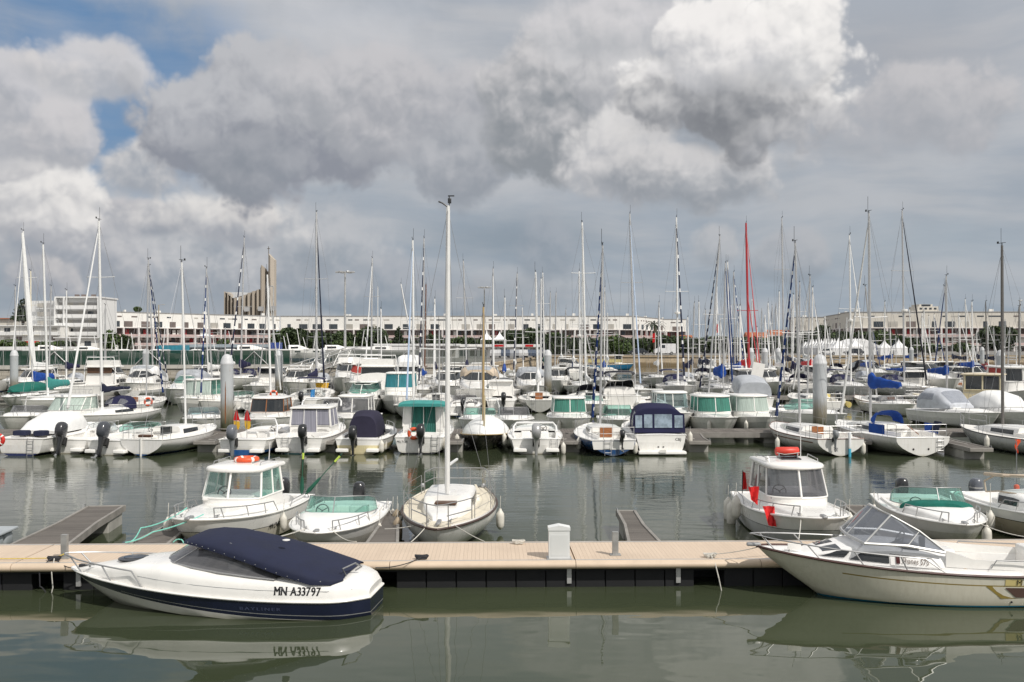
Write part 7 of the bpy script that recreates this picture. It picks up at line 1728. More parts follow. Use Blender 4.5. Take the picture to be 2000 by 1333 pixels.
def tower():
    t = thing('apartment_tower', 'six storey white apartment building at left with stacked balconies', 'building', (WX(122, 300), 296, 0), 0)
    W = WX(205, 300)-WX(122, 300); Hh = 18.4
    MB().box((W/2, 7, (QZ+Hh)/2), (W, 12, Hh-QZ)).build('wall', white_b, t, smooth=False)
    w2 = 8.0; r = R(222)
    s = MB().box((-w2/2*.78-.3, 6.0, (QZ+Hh-.8)/2), (w2, 10, Hh-.8-QZ), rz=R(-14)).build('side_wing', white_b, t, smooth=False)
    MB().box((W/2, 6.5, Hh+.2), (W+.6, 14, .4)).build('roof', white_b, t, smooth=False)
    for k in range(5):
        z = 5.6+k*2.6
        b = MB().box((W/2, .1, z-.9), (W+.1, 1.9, .22)).build('balcony', white_b, t, smooth=False); MB().box((W/2, -.83, z-.35), (W+.1, .08, .95)).build('parapet', white_b, b, smooth=False)
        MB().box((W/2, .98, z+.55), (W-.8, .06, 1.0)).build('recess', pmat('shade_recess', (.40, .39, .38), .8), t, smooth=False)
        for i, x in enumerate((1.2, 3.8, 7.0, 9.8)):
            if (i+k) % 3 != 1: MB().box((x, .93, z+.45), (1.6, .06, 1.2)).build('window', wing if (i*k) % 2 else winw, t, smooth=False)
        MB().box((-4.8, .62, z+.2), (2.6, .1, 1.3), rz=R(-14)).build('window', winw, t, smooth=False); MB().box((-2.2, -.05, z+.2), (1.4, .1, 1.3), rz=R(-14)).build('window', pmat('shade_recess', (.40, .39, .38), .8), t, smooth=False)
        MB().box((-3.7, .15, z-.75), (7.6, .5, .16), rz=R(-14)).build('slab', white_b, t, smooth=False)
    for x in (0, 2.6, W): MB().box((x, -.1, (QZ+Hh)/2), (.28, 2.2, Hh-QZ)).build('fin_wall', white_b, t, smooth=False)
    for x in (4, 6, 9): MB().box((x, 5, Hh+.8), (1.1, 1, .9)).build('chimney', recess, t, smooth=False)
tower()
def lowblock(label, px0, px1, Y, Hh, floors, z0=QZ, wall=None, roofm=None, seed=1, depth=10, dk=.5):
    x0, x1 = WX(px0, Y), WX(px1, Y); L = x1-x0; rnd = random.Random(seed)
    t = thing('building', label, 'building', (x0, Y, 0), 0)
    MB().box((L/2, depth/2, (z0+Hh)/2), (L, depth, Hh-z0)).build('wall', wall or white_r, t, smooth=False)
    MB().box((L/2, depth/2-.3, Hh+.12), (L+.4, depth+1.2, .26)).build('roof', roofm or white_b, t, smooth=False)
    fh = (Hh-z0)/floors
    for k in range(floors):
        z = z0+fh*k
        if k: MB().box((L/2, -.5, z), (L, 1.2, .2)).build('balcony', white_b, t, smooth=False); MB().box((L/2, -1.05, z+.5), (L, .06, .8)).build('parapet', white_b, t, smooth=False)
        m = max(1, int(L/3.2))
        for i in range(m):
            if rnd.random() < .8: MB().box(((i+.5)*L/m, -.02, z+fh*.55), (L/m*dk, .06, fh*.5)).build('window', rnd.choice((wing, recess, winw)), t, smooth=False)
    return t
lowblock('low white three storey block at the far left edge', -20, 118, 290, 9.9, 3, seed=2)
lowblock('white block foot with dark ground floor windows below the left tower', 108, 210, 272, 6.3, 1, seed=4)
lowblock('brown roofed low building behind the tree at the left edge', -15, 30, 330, 13.0, 2, wall=pale_r, roofm=tile, seed=5)
def gable(label, px0, px1, Y, He, Hr, wall=None, seed=1):
    t = lowblock(label, px0, px1, Y, He, 2, wall=wall or white_b, seed=seed); L = WX(px1, Y)-WX(px0, Y)
    MB().loft([[Vector((x, -.6, He+.2)), Vector((x, 5, Hr)), Vector((x, 10.6, He+.2))] for x in (-.4, L+.4)]).build('tiled_roof', tile, t, smooth=False)
gable('white house with an orange tile roof beyond the palm tree', 1333, 1354, 400, 5.5, 8.2)
gable('row house with an orange tile roof behind the red mast', 1462, 1500, 420, 6.8, 9.6, seed=3)
gable('white house with an orange tile roof right of the red stays', 1505, 1545, 420, 7.8, 10.6, seed=4)
def stepped():
    t = thing('building', 'distant stepped white building rising behind the right apartment block', 'building', (WX(1770, 450), 450, 0), 0)
    for k, (a, b, z0, z1) in enumerate(((0, 16.5, 2, 17.5), (2.5, 16, 17.5, 19.6), (5.5, 15, 19.6, 21.6), (6.5, 12.5, 21.6, 22.6))):
        MB().box(((a+b)/2, 6, (z0+z1)/2), (b-a, 12-k, z1-z0-.02)).build('storey', pale_r, t, smooth=False)
        if k: 
            for i in range(4): MB().box((a+1.5+i*(b-a-3)/3, k*.5-.04, (z0+z1)/2), (1.1, .1, .8)).build('window', wing, t, smooth=False)
stepped()
def church():
    Y = 600.; u = Y/F; x0 = WX(432, Y)
    con = pmat('church_concrete', (.40, .355, .30), .9, var=.12, vs=.05, dirt=.35, stretch=(1, 1, .15)); con2 = pmat('church_roof', (.40, .40, .40), .7, var=.1, vs=.05)
    slot = pmat('church_slot', (.17, .15, .13), .9, var=.2)
    t = thing('church', 'concrete church with a tall tapering bell tower behind the seafront block', 'church', (x0, Y, 0), 0)
    W = (537-432)*u
    def X(px): return (px-432)*u
    tops = [(432, 569), (440, 570), (447, 575), (455, 583), (463, 582), (472, 579), (481, 575), (490, 571), (499, 568), (508, 565)]
    for i, ((pa, ya), (pb, yb)) in enumerate(zip(tops, tops[1:])):
        xa, xb = X(pa), X(pb); za, zb = WZ(ya, Y), WZ(yb, Y); d = 6*(i < 3)*(3-i)/3.
        c = (xa+xb)/2
        # v-folded fin: proud nose with a recessed slot next to it
        mb = MB(); pl = [(xa, 1.5+d), (c-.1, -1.6+d*.6), (xb-.35, 1.0+d*.6), (xb-.35, 8+d), (xa, 8+d)]
        mb.loft([[Vector((x, y, 0)) for x, y in pl], [Vector((x, y, za+(zb-za)*(x-xa)/(xb-xa))) for x, y in pl]]); mb.build('pleated_wall', con, t, smooth=False)
        MB().box((xb-.17, 5+d, (min(za, zb)-.6)/2), (.5, 8, min(za, zb)-.6)).build('window_slot', slot, t, smooth=False)
    MB().add([(X(438), 3, WZ(571, Y)), (X(455), 0, WZ(584, Y)+.3), (X(508), 6, WZ(566, Y)), (X(478), 30, WZ(573, Y)+1.5), (X(442), 34, WZ(567, Y)+.5)], [(0, 1, 2, 3, 4)]).build('saddle_roof', con2, t, smooth=False)
    def fin(pa, pb, za, zb, zc=None, y=0, dep=7, name='bell_tower'):
        xa, xb = X(pa), X(pb); c = (xa+xb)/2; pl = [(xa, y+1.5), (c, y-1.2), (xb, y+1.5), (xb, y+dep), (xa, y+dep)]
        def z(x): 
            if zc is not None: return za+(zc-za)*(x-xa)/(c-xa) if x <= c else zc+(zb-zc)*(x-c)/(xb-c)
            return za+(zb-za)*(x-xa)/(xb-xa)
        MB().loft([[Vector((q, w, 0)) for q, w in pl], [Vector((q, w, z(q))) for q, w in pl]]).build(name, con, t, smooth=False)
    fin(508, 517, WZ(524, Y), WZ(526, Y), WZ(518, Y), y=-1, name='small_tower'); fin(524.5, 536, WZ(496, Y), WZ(508, Y), None, y=-2)
    fin(517.2, 524.3, WZ(530, Y), WZ(530, Y), None, y=2, name='stair_link')
    for k in range(9): MB().box((X(520.5), 2.6, 30+k*2.1), (1.3, .5, .9)).build('opening', slot, t, smooth=False)
    mb = MB(); mb.box((X(524.6), 0, WZ(490, Y)), (.35, .35, 5)); mb.box((X(524.6), 0, WZ(486, Y)), (1.7, .35, .35)); mb.build('cross', slot, t, smooth=False)
    for px, y in ((512, 604), (485, 605), (536, 603)): MB().box((X(px), -3, WZ(y, Y)), (3.0, 2.4, 2.6)).build('gallery', con2, t, smooth=False)
church()
# trees -------------------------------------------------------------
leafd = [pmat('pine_leaf', (.030, .050, .016), .7, var=.35, vs=.5), pmat('pine_leaf_light', (.055, .085, .026), .7, var=.35, vs=.5), pmat('broad_leaf', (.065, .105, .025), .7, var=.35, vs=.5), pmat('cypress_leaf', (.022, .036, .016), .75, var=.3, vs=.5)]
barkm = pmat('bark', (.10, .075, .055), .9, var=.25, vs=2)
def crown_mesh(blobs, n, size, seed, mats):
    rnd = random.Random(seed); mb = MB(); tot = sum(b[3]*b[4]*b[5] for b in blobs)
    for (x, y, z, rx, ry, rz_) in blobs:
        k = int(n*rx*ry*rz_/tot)
        for i in range(k):
            while True:
                p = Vector((rnd.uniform(-1, 1), rnd.uniform(-1, 1), rnd.uniform(-1, 1)))
                if .45 < p.length < 1.0: break
            p = p*(1+.12*NZ.noise(Vector((x+p.x*2, p.y*2, z+p.z*2)))*2)
            c = Vector((x+p.x*rx, y+p.y*ry, z+p.z*rz_)); s = size*rnd.uniform(.6, 1.3)
            a = Vector((rnd.gauss(0, 1), rnd.gauss(0, 1), rnd.gauss(0, 1))).normalized(); b = a.orthogonal().normalized(); d = a.cross(b)
            an = rnd.uniform(0, 6.28); b2 = b*cos(an)+d*sin(an); d2 = d*cos(an)-b*sin(an)
            mi = 0 if rnd.random() < .7 else 1
            mb.add([c-b2*s-d2*s*.5, c+b2*s*.3-d2*s*.7, c+b2*s+d2*s*.3, c-b2*s*.2+d2*s*.8], [(0, 1, 2, 3)], mi)
    return mb
def tree(label, px, Y, ytop, ybot, wpx, kind='pine', seed=1, z0=QZ, mats=None):
    X = WX(px, Y); W = wpx/F*Y/2; zt = WZ(ytop, Y); zb = WZ(ybot, Y); rnd = random.Random(seed)
    t = thing({'pine': 'umbrella_pine', 'round': 'broadleaf_tree', 'cypress': 'cypress_tree', 'hedge': 'tree_belt'}.get(kind, 'tree'), label, 'tree', (X, Y, 0), 0)
    hc = (zt-zb)/2; cz = (zt+zb)/2; bl = []
    if kind == 'cypress': 
        for k in range(5): bl.append((rnd.uniform(-.2, .2)*W, 0, zb+(zt-zb)*(k+.5)/5., W*(1.05-.17*k), W*(1.05-.17*k), hc*.32))
    else:
        nb = max(5, int(W/1.3)+4)
        for k in range(nb):
            q = (k+.5)/nb*2-1; hh = hc*.5
            bl.append((q*W*.72, rnd.uniform(-.3, .3)*W*.4, cz+hc*(.42*sqrt(max(0, 1-q*q))-.12+rnd.uniform(-.08, .08)), W*.27+.5, W*.35+.5, hh*rnd.uniform(.8, 1.1)))
        bl.append((0, 0, cz-.05*hc, W*.93, W*.7, hc*.86)); bl.append((0, 0, cz-.1*hc, W*.8, W*.6, hc*.8))
    dens = min(5200, int(900+W*hc*150)); size = max(.24, min(.42, W*.09))
    m = mats or ({'pine': [leafd[0], leafd[1]], 'round': [leafd[2], leafd[1]], 'cypress': [leafd[3], leafd[0]], 'hedge': [leafd[0], leafd[2]]}[kind])
    crown_mesh(bl, dens, size, seed, m).build('crown', m, t, smooth=False)
    mb = MB(); mb.tube([(0, 0, z0-.1), (.1, 0, z0+(cz-z0)*.5), (-.1, .1, cz)], [.30, .24, .12], 7)
    for k in range(4): a = k*1.6+seed; mb.tube([(0, 0, z0+(cz-z0)*.55), (W*.4*cos(a), W*.3*sin(a), cz)], [.14, .05], 5)
    mb.build('trunk', barkm, t); return t
TR = [
 (45, 300, 586, 626, 40, 'cypress', 'dark conifer clump rising behind the thick white furled sail'), (66, 302, 592, 626, 24, 'cypress', 'second dark conifer between the furled sail and the tower'),
 (269, 500, 598, 612, 16, 'round', 'small tree top showing over the seafront roof at left'), (22, 200, 662, 684, 60, 'round', 'green bushy tree at the far left edge'), (88, 205, 666, 684, 50, 'round', 'leafy tree in front of the left tower'), (117, 210, 664, 682, 26, 'round', 'small tree right of the red awning'),
 (214, 215, 640, 690, 34, 'round', 'bright green tree over the boats on the hard at left'), (244, 222, 650, 690, 32, 'pine', 'darker tree right of the bright green one'), (436, 240, 660, 684, 20, 'round', 'small tree between masts left of the church'),
 (572, 245, 636, 692, 90, 'pine', 'broad umbrella pine below the church tower'), (628, 248, 644, 688, 66, 'pine', 'umbrella pine crossed by the navy furled sail'), (668, 250, 642, 690, 56, 'pine', 'umbrella pine behind the first floodlight mast'), (667, 235, 661, 692, 44, 'round', 'round bright bush in front of the umbrella pines'),
 (726, 245, 632, 690, 66, 'pine', 'tall rounded umbrella pine right of the floodlight mast'), (777, 250, 640, 672, 22, 'cypress', 'small conical fir right of the rounded pine'), (843, 250, 650, 688, 54, 'pine', 'low pine left of the tall foreground mast'), (906, 252, 656, 688, 60, 'pine', 'dark pine right of the tall foreground mast'), (950, 252, 660, 690, 44, 'pine', 'dark hedge like pine behind the white shop'),
 (1002, 250, 640, 690, 56, 'pine', 'pine behind the white peaked marquee'), (1038, 250, 636, 690, 66, 'pine', 'large pine behind the red sign of the low shop'), (1085, 245, 645, 700, 62, 'pine', 'wide pine left of the blue ferry'), (1128, 250, 655, 698, 40, 'pine', 'low dark pine above the middle masts'),
 (1188, 240, 652, 694, 50, 'round', 'bright rounded tree above the blue ferry'), (1216, 238, 665, 700, 36, 'round', 'green bush right of the blue ferry'), (1243, 250, 660, 690, 40, 'pine', 'dark tree left of the palm'), (1300, 255, 652, 690, 70, 'pine', 'dark tree row right of the palm'), (1352, 255, 658, 690, 60, 'pine', 'dark trees behind the white van'), (1405, 262, 655, 690, 70, 'pine', 'dark tree left of the red mast'), (1460, 265, 656, 690, 70, 'pine', 'dark tree behind the red mast foot'), (1520, 265, 655, 690, 70, 'pine', 'dark tree behind the red stays'),
 (1585, 262, 645, 676, 66, 'pine', 'dark tree left of the shaded wing'), (1607, 260, 630, 672, 34, 'pine', 'tall dark tree by the shaded wing of the right block'), (1640, 262, 646, 672, 60, 'pine', 'tree row behind the small peaked tents'), (1690, 262, 646, 675, 66, 'pine', 'dark trees behind the large marquee'), (1722, 255, 640, 690, 44, 'round', 'lighter tree right behind the large marquee'), (1752, 255, 650, 690, 40, 'pine', 'dark tree behind the rightmost peaked tents'),
 (1815, 240, 668, 690, 50, 'round', 'low green trees before the right block'), (1948, 230, 632, 686, 84, 'pine', 'large dark spreading pine at right'), (1880, 240, 668, 690, 46, 'round', 'low trees under the right block balconies')]
for i, (px, Y, yt, yb, w, k, lab) in enumerate(TR): tree(lab, px, Y, yt, yb, w, k, seed=i+3)
for i, (x0, x1, Y) in enumerate(((1225, 1560, 275), (1560, 1800, 280), (530, 1220, 262))):
    rnd = random.Random(i); bl = [(WX(x0+(x1-x0)*(k+.5)/30, Y)+0, Y+rnd.uniform(-2, 2), 4.2, 3.2, 2.5, rnd.uniform(1.6, 2.9)) for k in range(30)]
    o = crown_mesh(bl, 3600, .5, i, None); o = o.build('hedge', [leafd[0], leafd[2]], smooth=False); tag(o, ('dark hedge belt right of the palm behind the quay', 'dark hedge belt behind the peaked tents', 'low hedge belt under the umbrella pines')[i], 'hedge', kind='stuff')
def palm(label, px, Y, ytop, ybot, s=1.):
    t = thing('palm_tree', label, 'tree', (WX(px, Y), Y, 0), 0); zt = WZ(ytop, Y); 
    MB().tube([(0, 0, QZ), (.1, 0, (QZ+zt)/2), (0, 0, zt-1.2)], [.35, .28, .25], 8).build('trunk', barkm, t)
    rnd = random.Random(2)
    for i in range(16):
        a = i*2.4; mb = MB(); l = 2.6*s; el = rnd.uniform(-.2, .9); pts = [Vector((cos(a)*l*k, sin(a)*l*k, zt-1.2+l*(el*k-1.0*k*k*.9)+.3)) for k in (0, .25, .5, .75, 1.)]
        sd_ = Vector((-sin(a), cos(a), 0)); mb.grid([[p-sd_*.28*(1-abs(k-1.6)/3.), p+Vector((0, 0, .06)), p+sd_*.28*(1-abs(k-1.6)/3.)] for k, p in enumerate(pts)]); mb.build('frond', leafd[3], t)
palm('palm tree standing at the corner of the white seafront block', 1278, 250, 626, 690, 1.2)
palm('small palm above the boats on the hard at left', 137, 190, 662, 690, .8)
# boatyard fence ------------------------------------------------------
def fence(label, p0, p1, n, h=1.75, mesh=True, col=(.022, .058, .042), alpha=.93, brace=()):
    a = Vector(p0); b = Vector(p1); L = (b-a).length; rz = math.degrees(atan2(b.y-a.y, b.x-a.x))
    t = thing('fence', label, 'fence', (a.x, a.y, QZ+.11), rz)
    nm = 'fence_mesh_%d' % int(alpha*100); m = glassmat(nm, col, alpha, .6)
    if nm not in MC or not m.get('done'):
        tt = m.node_tree
        for nd in tt.nodes:
            if nd.type == 'BSDF_TRANSPARENT': nd.inputs[0].default_value = (1, 1, 1, 1)
            if nd.type == 'BSDF_DIFFUSE': nd.inputs[0].default_value = col+(1,)
            if nd.type == 'BSDF_GLOSSY': nd.inputs[0].default_value = (.05, .05, .05, 1)
        m['done'] = 1
    for i in range(n+1): MB().tube([(L*i/n, 0, 0), (L*i/n, 0, h)], .035, 6).build('post', edgel, t)
    MB().tube([(0, 0, h), (L, 0, h)], .02, 4).build('rail', edgel, t)
    if mesh: MB().poly([(0, .03, .05), (L, .03, .05), (L, .03, h-.04), (0, .03, h-.04)]).build('mesh_panel', m, t, smooth=False)
    for x in brace:
        mb = MB(); mb.tube([(x-1.6, -.1, 0), (x, -.1, 1.6), (x+1.6, -.1, 0)], .06, 5); mb.build('brace', edgel, t)
    return t
fence('long green mesh fence along the top of the grey quay wall', (-74, 112.2, 0), (-27, 121.1, 0), 34, brace=(21, 31.5, 43.6))
fence('thin grey green fence before the low white sheds', (-26.8, 121.1, 0), (-3.2, 126.5, 0), 16, alpha=.45, col=(.10, .13, .11), brace=(14,))
# floodlights and lamps ---------------------------------------------
def floodlight(label, px, Y, ytop, ybase, s=1.):
    t = thing('floodlight_mast', label, 'lamp post', (WX(px, Y), Y, 0), 0); zt = WZ(ytop, Y)
    MB().tube([(0, 0, QZ), (0, 0, zt)], [.22*s, .12*s], 10).build('pole', edgel, t)
    mb = MB(); mb.tube([(1.0*s*cos(k*pi/6), 1.0*s*sin(k*pi/6), zt) for k in range(12)], .05, 5, closed=True)
    for k in range(3): mb.tube([(0, 0, zt), (1.*s*cos(k*2.1), 1.*s*sin(k*2.1), zt)], .04, 4)
    mb.build('crown_ring', edgel, t)
    for k in range(6): a = k*pi/3; MB().rbox((1.15*s*cos(a), 1.15*s*sin(a), zt), (.6*s, .5*s, .22), .06, rz=a).build('lamp_head', silverp, t)
floodlight('tall floodlight mast with a ring of lamps left of the rounded pine', 674, 150, 532, 700)
floodlight('floodlight mast with a ring of lamps right of the foreground mast', 946, 175, 562, 700, .8)
def lamp(label, px, Y, ytop, arm=1., mat=None, r=.10):
    t = thing('lamp_post', label, 'lamp post', (WX(px, Y), Y, 0), 0); zt = WZ(ytop, Y)
    MB().tube([(0, 0, QZ), (0, 0, zt)], [r*1.4, r], 8).build('pole', mat or edgel, t); MB().tube([(0, 0, zt-.1), (arm, 0, zt+.1)], .05, 5).build('arm', edgel, t); MB().rbox((arm+.2, 0, zt+.05), (.6, .3, .16), .05).build('lamp_head', silverp, t)
lamp('concrete lamp post in front of the left wing of the seafront block', 310, 190, 596, .7, pmat('concrete_post', (.38, .34, .27), .8), .13); lamp('lamp post with a white square lantern at the right edge', 1992, 160, 588, -.1)
lamp('slim lamp post right of the palm tree', 1291, 225, 650, .3); lamp('slim white lamp post near the tents', 1616, 230, 653, .2); lamp('lamp post in front of the left umbrella pine', 534, 170, 560, -.6)
# low sheds, shop, boat yard ---------------------------------------------
def shed(label, px0, px1, Y, ytop, mat=None, roof=None, fasc=.5, glazed=True, depth=8, seed=1, sign=()):
    x0, x1 = WX(px0, Y), WX(px1, Y); L = x1-x0; zt = WZ(ytop, Y); rnd = random.Random(seed)
    t = thing('shed', label, 'building', (x0, Y, 0), 0)
    MB().box((L/2, depth/2, (QZ+zt-fasc)/2), (L, depth, zt-fasc-QZ)).build('wall', mat or white_b, t, smooth=False)
    MB().box((L/2, depth/2-.7, zt-fasc/2), (L+.6, depth+1.4, fasc)).build('roof', roof or white_b, t, smooth=False)
    if glazed:
        m = int(L/1.8)
        for i in range(m):
            if rnd.random() < .8: MB().box(((i+.5)*L/m, -.03, (QZ+zt-fasc)/2), (L/m*.72, .05, (zt-fasc-QZ)*.72)).build('window', rnd.choice((wing, winw, recess, recess)), t, smooth=False)
    for (a, b, m2) in sign: MB().box(((a+b)/2*L, -1.44, zt-fasc/2), ((b-a)*L, .04, fasc*.75)).build('sign_board', m2, t, smooth=False)
    return t
shed('low white shop building with red signs on its fascia', 896, 1052, 190, 673, sign=((.45, .57, redc), (.83, .93, redc), (.13, .27, gel)))
shed('long low white shed with a flat roof behind the boats on the hard', 640, 800, 170, 678, glazed=True, seed=3)
shed('white shed with a curved light roof left of the foreground mast', 735, 892, 182, 672, seed=4, fasc=.35)
shed('pale blue grey workshop building behind the fence', 358, 512, 165, 673, mat=pmat('blue_grey_sheet', (.34, .40, .44), .6, var=.08), roof=pmat('blue_grey_sheet', (.34, .40, .44), .6), seed=5, glazed=True)
shed('long white tent hall behind the green fence at the left edge', -20, 128, 160, 678, seed=6)
MB_ = MB().box((WX(338, 150), 150, 3.4), (4.2, 2.4, 2.4)); tag(MB_.build('container', pmat('teal_container', (.03, .22, .30), .6, var=.15), smooth=False), 'teal blue shipping container behind the fence', 'container')
MB_ = MB().box((WX(539, 150), 150, 3.6), (1.6, 1.6, 2.8)); tag(MB_.build('kiosk', pmat('blue_kiosk', (.03, .06, .25), .6, var=.1), smooth=False), 'small deep blue kiosk behind the fence', 'kiosk')
MB_ = MB().box((WX(62, 240), 240, 5.0), (3.0, 1.5, .9)); tag(MB_.build('awning', redc, smooth=False), 'red shop awning at the foot of the left buildings', 'awning')
# boats standing ashore
rnd = random.Random(21)
def ashore(label, px, Y, ytop, L=6.5, rz=None, cat='sail', hk='w', z=1.0, group=None, xt=None):
    X = WX(px, Y); t = thing('sailboat' if cat == 'sail' else 'motorboat', label, 'sailboat' if cat == 'sail' else 'motorboat', (X, Y, QZ+z), rz if rz is not None else rnd.uniform(-30, 30)+rnd.choice((0, 180)), group)
    H = Hull(L, L*.33, .75, .95, draft=.5, kind='round' if cat == 'sail' else 'v', rake=.9); H.build(t, [HM(hk)], nt=8); H.deck(t, deckw, nt=6)
    tr = Trunk(H, [(.3, .6, .5 if cat == 'sail' else .62), (.55, .55, .45 if cat == 'sail' else .58), (.78, .4, .05)], base=lambda q: H.deckz(q, .6)); tr.build(t, gel, 'cabin', sub=1); tr.window(t, .34, .52, .08, .35, n=2)
    mb = MB()
    for s in (-1, 1):
        for xx in (-L*.25, L*.25): mb.tube([(xx, s*.9, -QZ*0-z), (xx, s*.5, .1)], .05, 4)
    mb.build('cradle', edgew, t)
    if cat == 'sail' and ytop: zt = WZ(ytop, Y)-QZ-z; dx = 0 if xt is None else (xt-px)/F*Y; MB().tube([(0, 0, .9), (dx*cos(-t.rotation_euler[2]), dx*sin(-t.rotation_euler[2]), zt)], [.06, .05], 6).build('mast', aluw, t)
ashore('white boat hull propped up on the hard behind the green fence at left', 172, 135, None, L=6.5, rz=8, cat='sail')
ashore('white motorboat on the hard at the left end of the fence', 96, 137, None, L=6.5, rz=15, cat='motor')
ashore('white motor yacht on the hard behind the first floodlight mast', 655, 148, None, L=7.5, rz=10, cat='motor')
ashore('sloop standing on the hard left of the white sheds', 738, 142, 560, L=9., rz=172, hk='lg')
ashore('white cabin boat on the hard right of the blue grey workshop', 488, 140, None, L=8., rz=5, cat='motor', hk='w')
ashore('small motorboat on the hard below the umbrella pines', 580, 145, None, L=6., rz=20, cat='motor')
G_ = 'dinghies and yachts ashore in the boat yard'
for i, px in enumerate([140, 152, 190, 205, 218, 228, 238, 247, 262, 276, 300, 318, 380, 420, 455, 545, 560, 568, 588, 600, 612, 622, 690, 705, 720, 760]):
    Y = rnd.uniform(140, 160); ashore('%s masted dinghy from the left standing ashore behind the green mesh fence' % ORD[i], px, Y, rnd.uniform(635, 668), L=4.8, z=.5, group=G_, hk=rnd.choice(('w', 'wb', 'lg')), xt=px+rnd.uniform(-9, 9))
# tents ---------------------------------------------------------------
tentm = pmat('marquee_white', (.78, .78, .78), .7, var=.03, vs=.4)
def tent(label, px, Y, ytop, wpx, yeave, group=None, base=None):
    t = thing('marquee', label, 'tent', (WX(px, Y), Y, 0), 0, group); w = wpx/F*Y/2; ze = WZ(yeave, Y); zt = WZ(ytop, Y); zb = QZ if base is None else base
    rg = []
    for k in range(8):
        q = k/7.; s = (1-q)**1.7*w+.04; rg.append([Vector((-s, -s, ze+(zt-ze)*q)), Vector((0, -s*.97, ze+(zt-ze)*q)), Vector((s, -s, ze+(zt-ze)*q)), Vector((s, s, ze+(zt-ze)*q)), Vector((0, s*.97, ze+(zt-ze)*q)), Vector((-s, s, ze+(zt-ze)*q))])
    MB().loft(rg).build('peaked_roof', tentm, t, ang=20)
    if base is None:
        MB().box((0, 0, (zb+ze)/2), (w*1.96, w*1.96, ze-zb)).build('side_wall', tentm, t, smooth=False)
    else:
        for sx_ in (-1, 1):
            for sy_ in (-1, 1): MB().tube([(sx_*w*.95, sy_*w*.95, QZ), (sx_*w*.95, sy_*w*.95, ze)], .06, 5).build('leg', edgel, t)
for i in range(13):
    q = i/12.; px = 1568+q*62; Y = 262-q*30; tent('%s small peaked marquee from the left in the receding white row' % ORD[i], px, Y, 664-q*3, 15+q*12, 680+q*.5, 'row of small peaked marquees')
tent('large white peaked marquee at the near end of the small row', 1637, 224, 660, 34, 681); tent('white peaked marquee in front of the big hall', 1670, 228, 660, 26, 678); tent('white peaked marquee at the right end of the hall', 1727, 226, 663, 24, 680); tent('rightmost white peaked marquee beside the tall mast', 1755, 226, 662, 26, 680)
tent('tall white peaked marquee on the shop terrace behind the mast', 951, 196, 647, 24, 664, base=4.); tent('white peaked marquee right of the floodlight mast', 976, 198, 648, 26, 664, base=4.); tent('flat white parasol tent above the blue grey workshop', 402, 175, 651, 30, 657, base=4.)
def hall():
    Y = 236; x0 = WX(1644, Y); L = WX(1722, Y)-x0; t = thing('marquee_hall', 'large white marquee hall behind the peaked tents', 'tent', (x0, Y, 0), 0)
    ze, zr = WZ(678, Y), WZ(662, Y); MB().box((L/2, 6, (QZ+ze)/2), (L, 12, ze-QZ)).build('side_wall', tentm, t, smooth=False)
    MB().loft([[Vector((-.1, y, ze)), Vector((L*.55, y, zr)), Vector((L+.1, y, ze))] for y in (-.1, 12.1)]).build('roof', tentm, t, smooth=False)
hall()
# vehicles -------------------------------------------------------------
def van(label, px, Y, L=5.3, Hh=2.5, col=None, rz=180, car=False, z=QZ+.12):
    t = thing('parked_van' if not car else 'parked_car', label, 'van' if not car else 'car', (WX(px, Y), Y, z), rz)
    body = col or pmat('van_white', (.75, .75, .75), .3, coat=.4)
    pr = [(-L/2, .35), (-L/2, Hh-.1), (-L/2+.15, Hh), (L*.18, Hh), (L*.30, Hh*.62), (L*.47, Hh*.48), (L/2, Hh*.36), (L/2, .35)] if not car else [(-L/2, .35), (-L/2, .85), (-L*.40, .95), (-L*.26, Hh), (L*.10, Hh), (L*.26, .95), (L*.47, .80), (L/2, .6), (L/2, .35)]
    MB().loft([[Vector((x, y, q)) for x, q in pr] for y in (-.95, -.9, .9, .95)]).build('body', body, t, ang=30)
    for s in (-1, 1):
        MB().poly([(L*.0, s*.965, Hh*.60), (L*.24, s*.965, Hh*.60), (L*.16, s*.965, Hh*.88), (L*.0, s*.965, Hh*.88)] if not car else [(-L*.32, s*.965, .95), (L*.2, s*.965, .95), (L*.08, s*.965, Hh*.93), (-L*.24, s*.965, Hh*.93)]).build('window', wing, t, smooth=False)
        for x in (-L*.3, L*.32):
            M = Matrix.Rotation(R(90), 3, 'X'); w = MB().lathe([(.15, -.1), (.34, -.1), (.34, .1), (.15, .1)], 14, (x, s*.85, .34), M=M).build('wheel', blackr, t); MB().lathe([(.02, -.11), (.2, -.11), (.2, .11), (.02, .11)], 10, (x, s*.85, .34), M=M).build('rim', silverp, w)
    MB().poly([(L*.19, -.8, Hh*.98), (L*.19, .8, Hh*.98), (L*.305, .85, Hh*.63), (L*.305, -.85, Hh*.63)] if not car else [(L*.11, -.8, Hh*.98), (L*.11, .8, Hh*.98), (L*.265, .85, .97), (L*.265, -.85, .97)]).build('windscreen', wing, t, smooth=False).location.x = .02
    for s in (-1, 1): MB().rbox((L/2-.02, s*.7, Hh*.31 if not car else .68), (.06, .3, .14), .02).build('headlight', silverp, t)
van('white panel van parked on the far quay right of the palm', 1298, 226, L=4.8)
van('dark grey car parked left of the white van', 1246, 226, L=4.2, Hh=1.45, col=pmat('car_dark', (.03, .035, .045), .25, coat=.5), car=True)
van('white small car parked beside the big right pile', 1614, 220, L=3.9, Hh=1.5, col=pmat('van_white', (.75, .75, .75), .3, coat=.4), car=True, rz=0); van('dark car parked in front of the large marquee', 1668, 219, L=4.2, Hh=1.45, col=pmat('car_dark', (.03, .035, .045), .25, coat=.5), car=True)
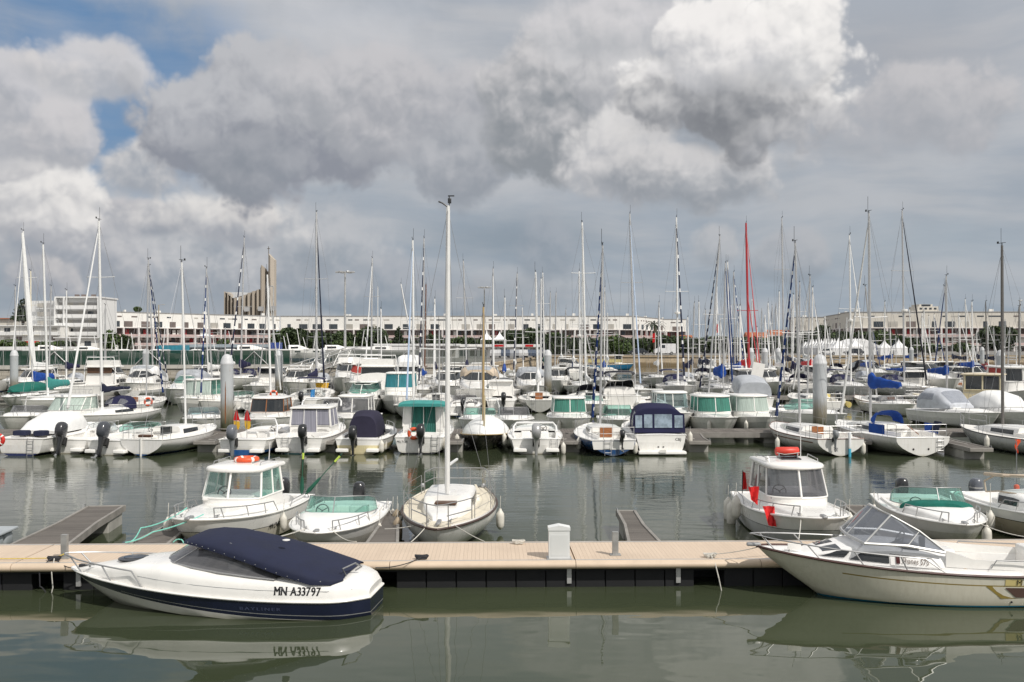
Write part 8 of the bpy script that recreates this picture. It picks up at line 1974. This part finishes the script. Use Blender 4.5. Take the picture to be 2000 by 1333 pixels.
for i in range(6): van('%s car from the left parked in front of the low white shop' % ORD[i], 968+i*17, 178+i*.4, L=3.9, Hh=1.45, col=pmat('car_%d' % (i % 3), ((.5, .5, .5), (.06, .08, .12), (.3, .31, .33))[i % 3], .3, coat=.4), car=True, rz=90+i*2)
for o in bpy.data.objects:
    if 'car from the left parked' in str(o.get('label')): o['group'] = 'cars parked before the shop'
# ferry -----------------------------------------------------------------
def ferry():
    t = boat_root('ferry', 'bright blue passenger ferry with a yellow stripe and white awning', 'boat', 1188, 180., 4, 9.4, 'c')
    H = Hull(9.4, 3.6, 1.05, 1.25, draft=.3, ws=.9, tm=.35, qw=.5, rake=1.0)
    bl = hullmat('ferry_blue', (.02, .24, .50), boot=(.02, .15, .30), zb=.05); H.build(t, [bl, yellowc], breaks=(.80, .92), mif=lambda a, f: 1 if f > .92 else 0, rail=gel); H.deck(t, deckw)
    for s in (1, -1): MB().box((-.8, s*1.4, 1.75), (6.2, .08, .55)).build('side_wall', pmat('ferry_yellow', (.55, .48, .22), .5), t, smooth=False)
    MB().rbox((-1.0, 0, 2.75), (7.0, 3.3, .14), .05).build('awning_roof', gel, t)
    for i in range(6):
        for s in (1, -1): MB().tube([(-4.+i*1.25, s*1.5, 1.2), (-4.+i*1.25, s*1.5, 2.7)], .05, 5).build('post', gel, t)
    house(t, 1.2, 2.3, 2.5, .8, .7, 1.2, 1.9, 2.7, rkf=.1, glass=darkwin, rear='solid')
ferry()
# gangway ---------------------------------------------------------------
def gangway():
    a = Vector((WX(560, 108), 108, .9)); b = Vector((WX(688, 121), 121, 3.2)); L = (b-a).length
    t = thing('gangway', 'sloping aluminium truss gangway leading down from the quay to the pontoons', 'bridge', (a.x, a.y, 0), math.degrees(atan2(b.y-a.y, b.x-a.x))); Lx = Vector((b.x-a.x, b.y-a.y)).length; k = (b.z-a.z)/Lx
    for s in (-.7, .7):
        mb = MB(); n = 10
        for h in (0, 1.25): mb.tube([(0, s, a.z+h), (Lx, s, b.z+h)], .07, 5)
        for i in range(n): x0 = Lx*i/n; x1 = Lx*(i+1)/n; mb.tube([(x0, s, a.z+k*x0), (x0, s, a.z+k*x0+1.25)], .04, 4); mb.tube([(x0, s, a.z+k*x0+(1.25 if i % 2 else 0)), (x1, s, a.z+k*x1+(0 if i % 2 else 1.25))], .04, 4)
        mb.build('truss', edgel, t)
    MB().loft([[Vector((x, -.7, a.z+k*x-.03)), Vector((x, .7, a.z+k*x-.03)), Vector((x, .7, a.z+k*x+.03)), Vector((x, -.7, a.z+k*x+.03))] for x in (0, Lx)]).build('walkway', edgew, t, smooth=False)
gangway()
def flag(label, px, Y, ytop, cols):
    t = thing('flagpole', label, 'flag', (WX(px, Y), Y, 0), 0); zt = WZ(ytop, Y); MB().tube([(0, 0, QZ), (0, 0, zt)], .06, 6).build('pole', gel, t)
    for i, c in enumerate(cols): MB().grid([[(-.1-i*.55, 0, zt-.1), (-.65-i*.55, .05, zt-.3)], [(-.1-i*.5, 0, zt-2.1), (-.6-i*.5, .05, zt-2.3)]]).build('flag_cloth', c, t)
flag('red and white flag on a white pole left of the white van', 1280, 222, 650, (redc, ))
flag('red flag on a pole behind the mast cluster', 1404, 230, 632, (redc,))
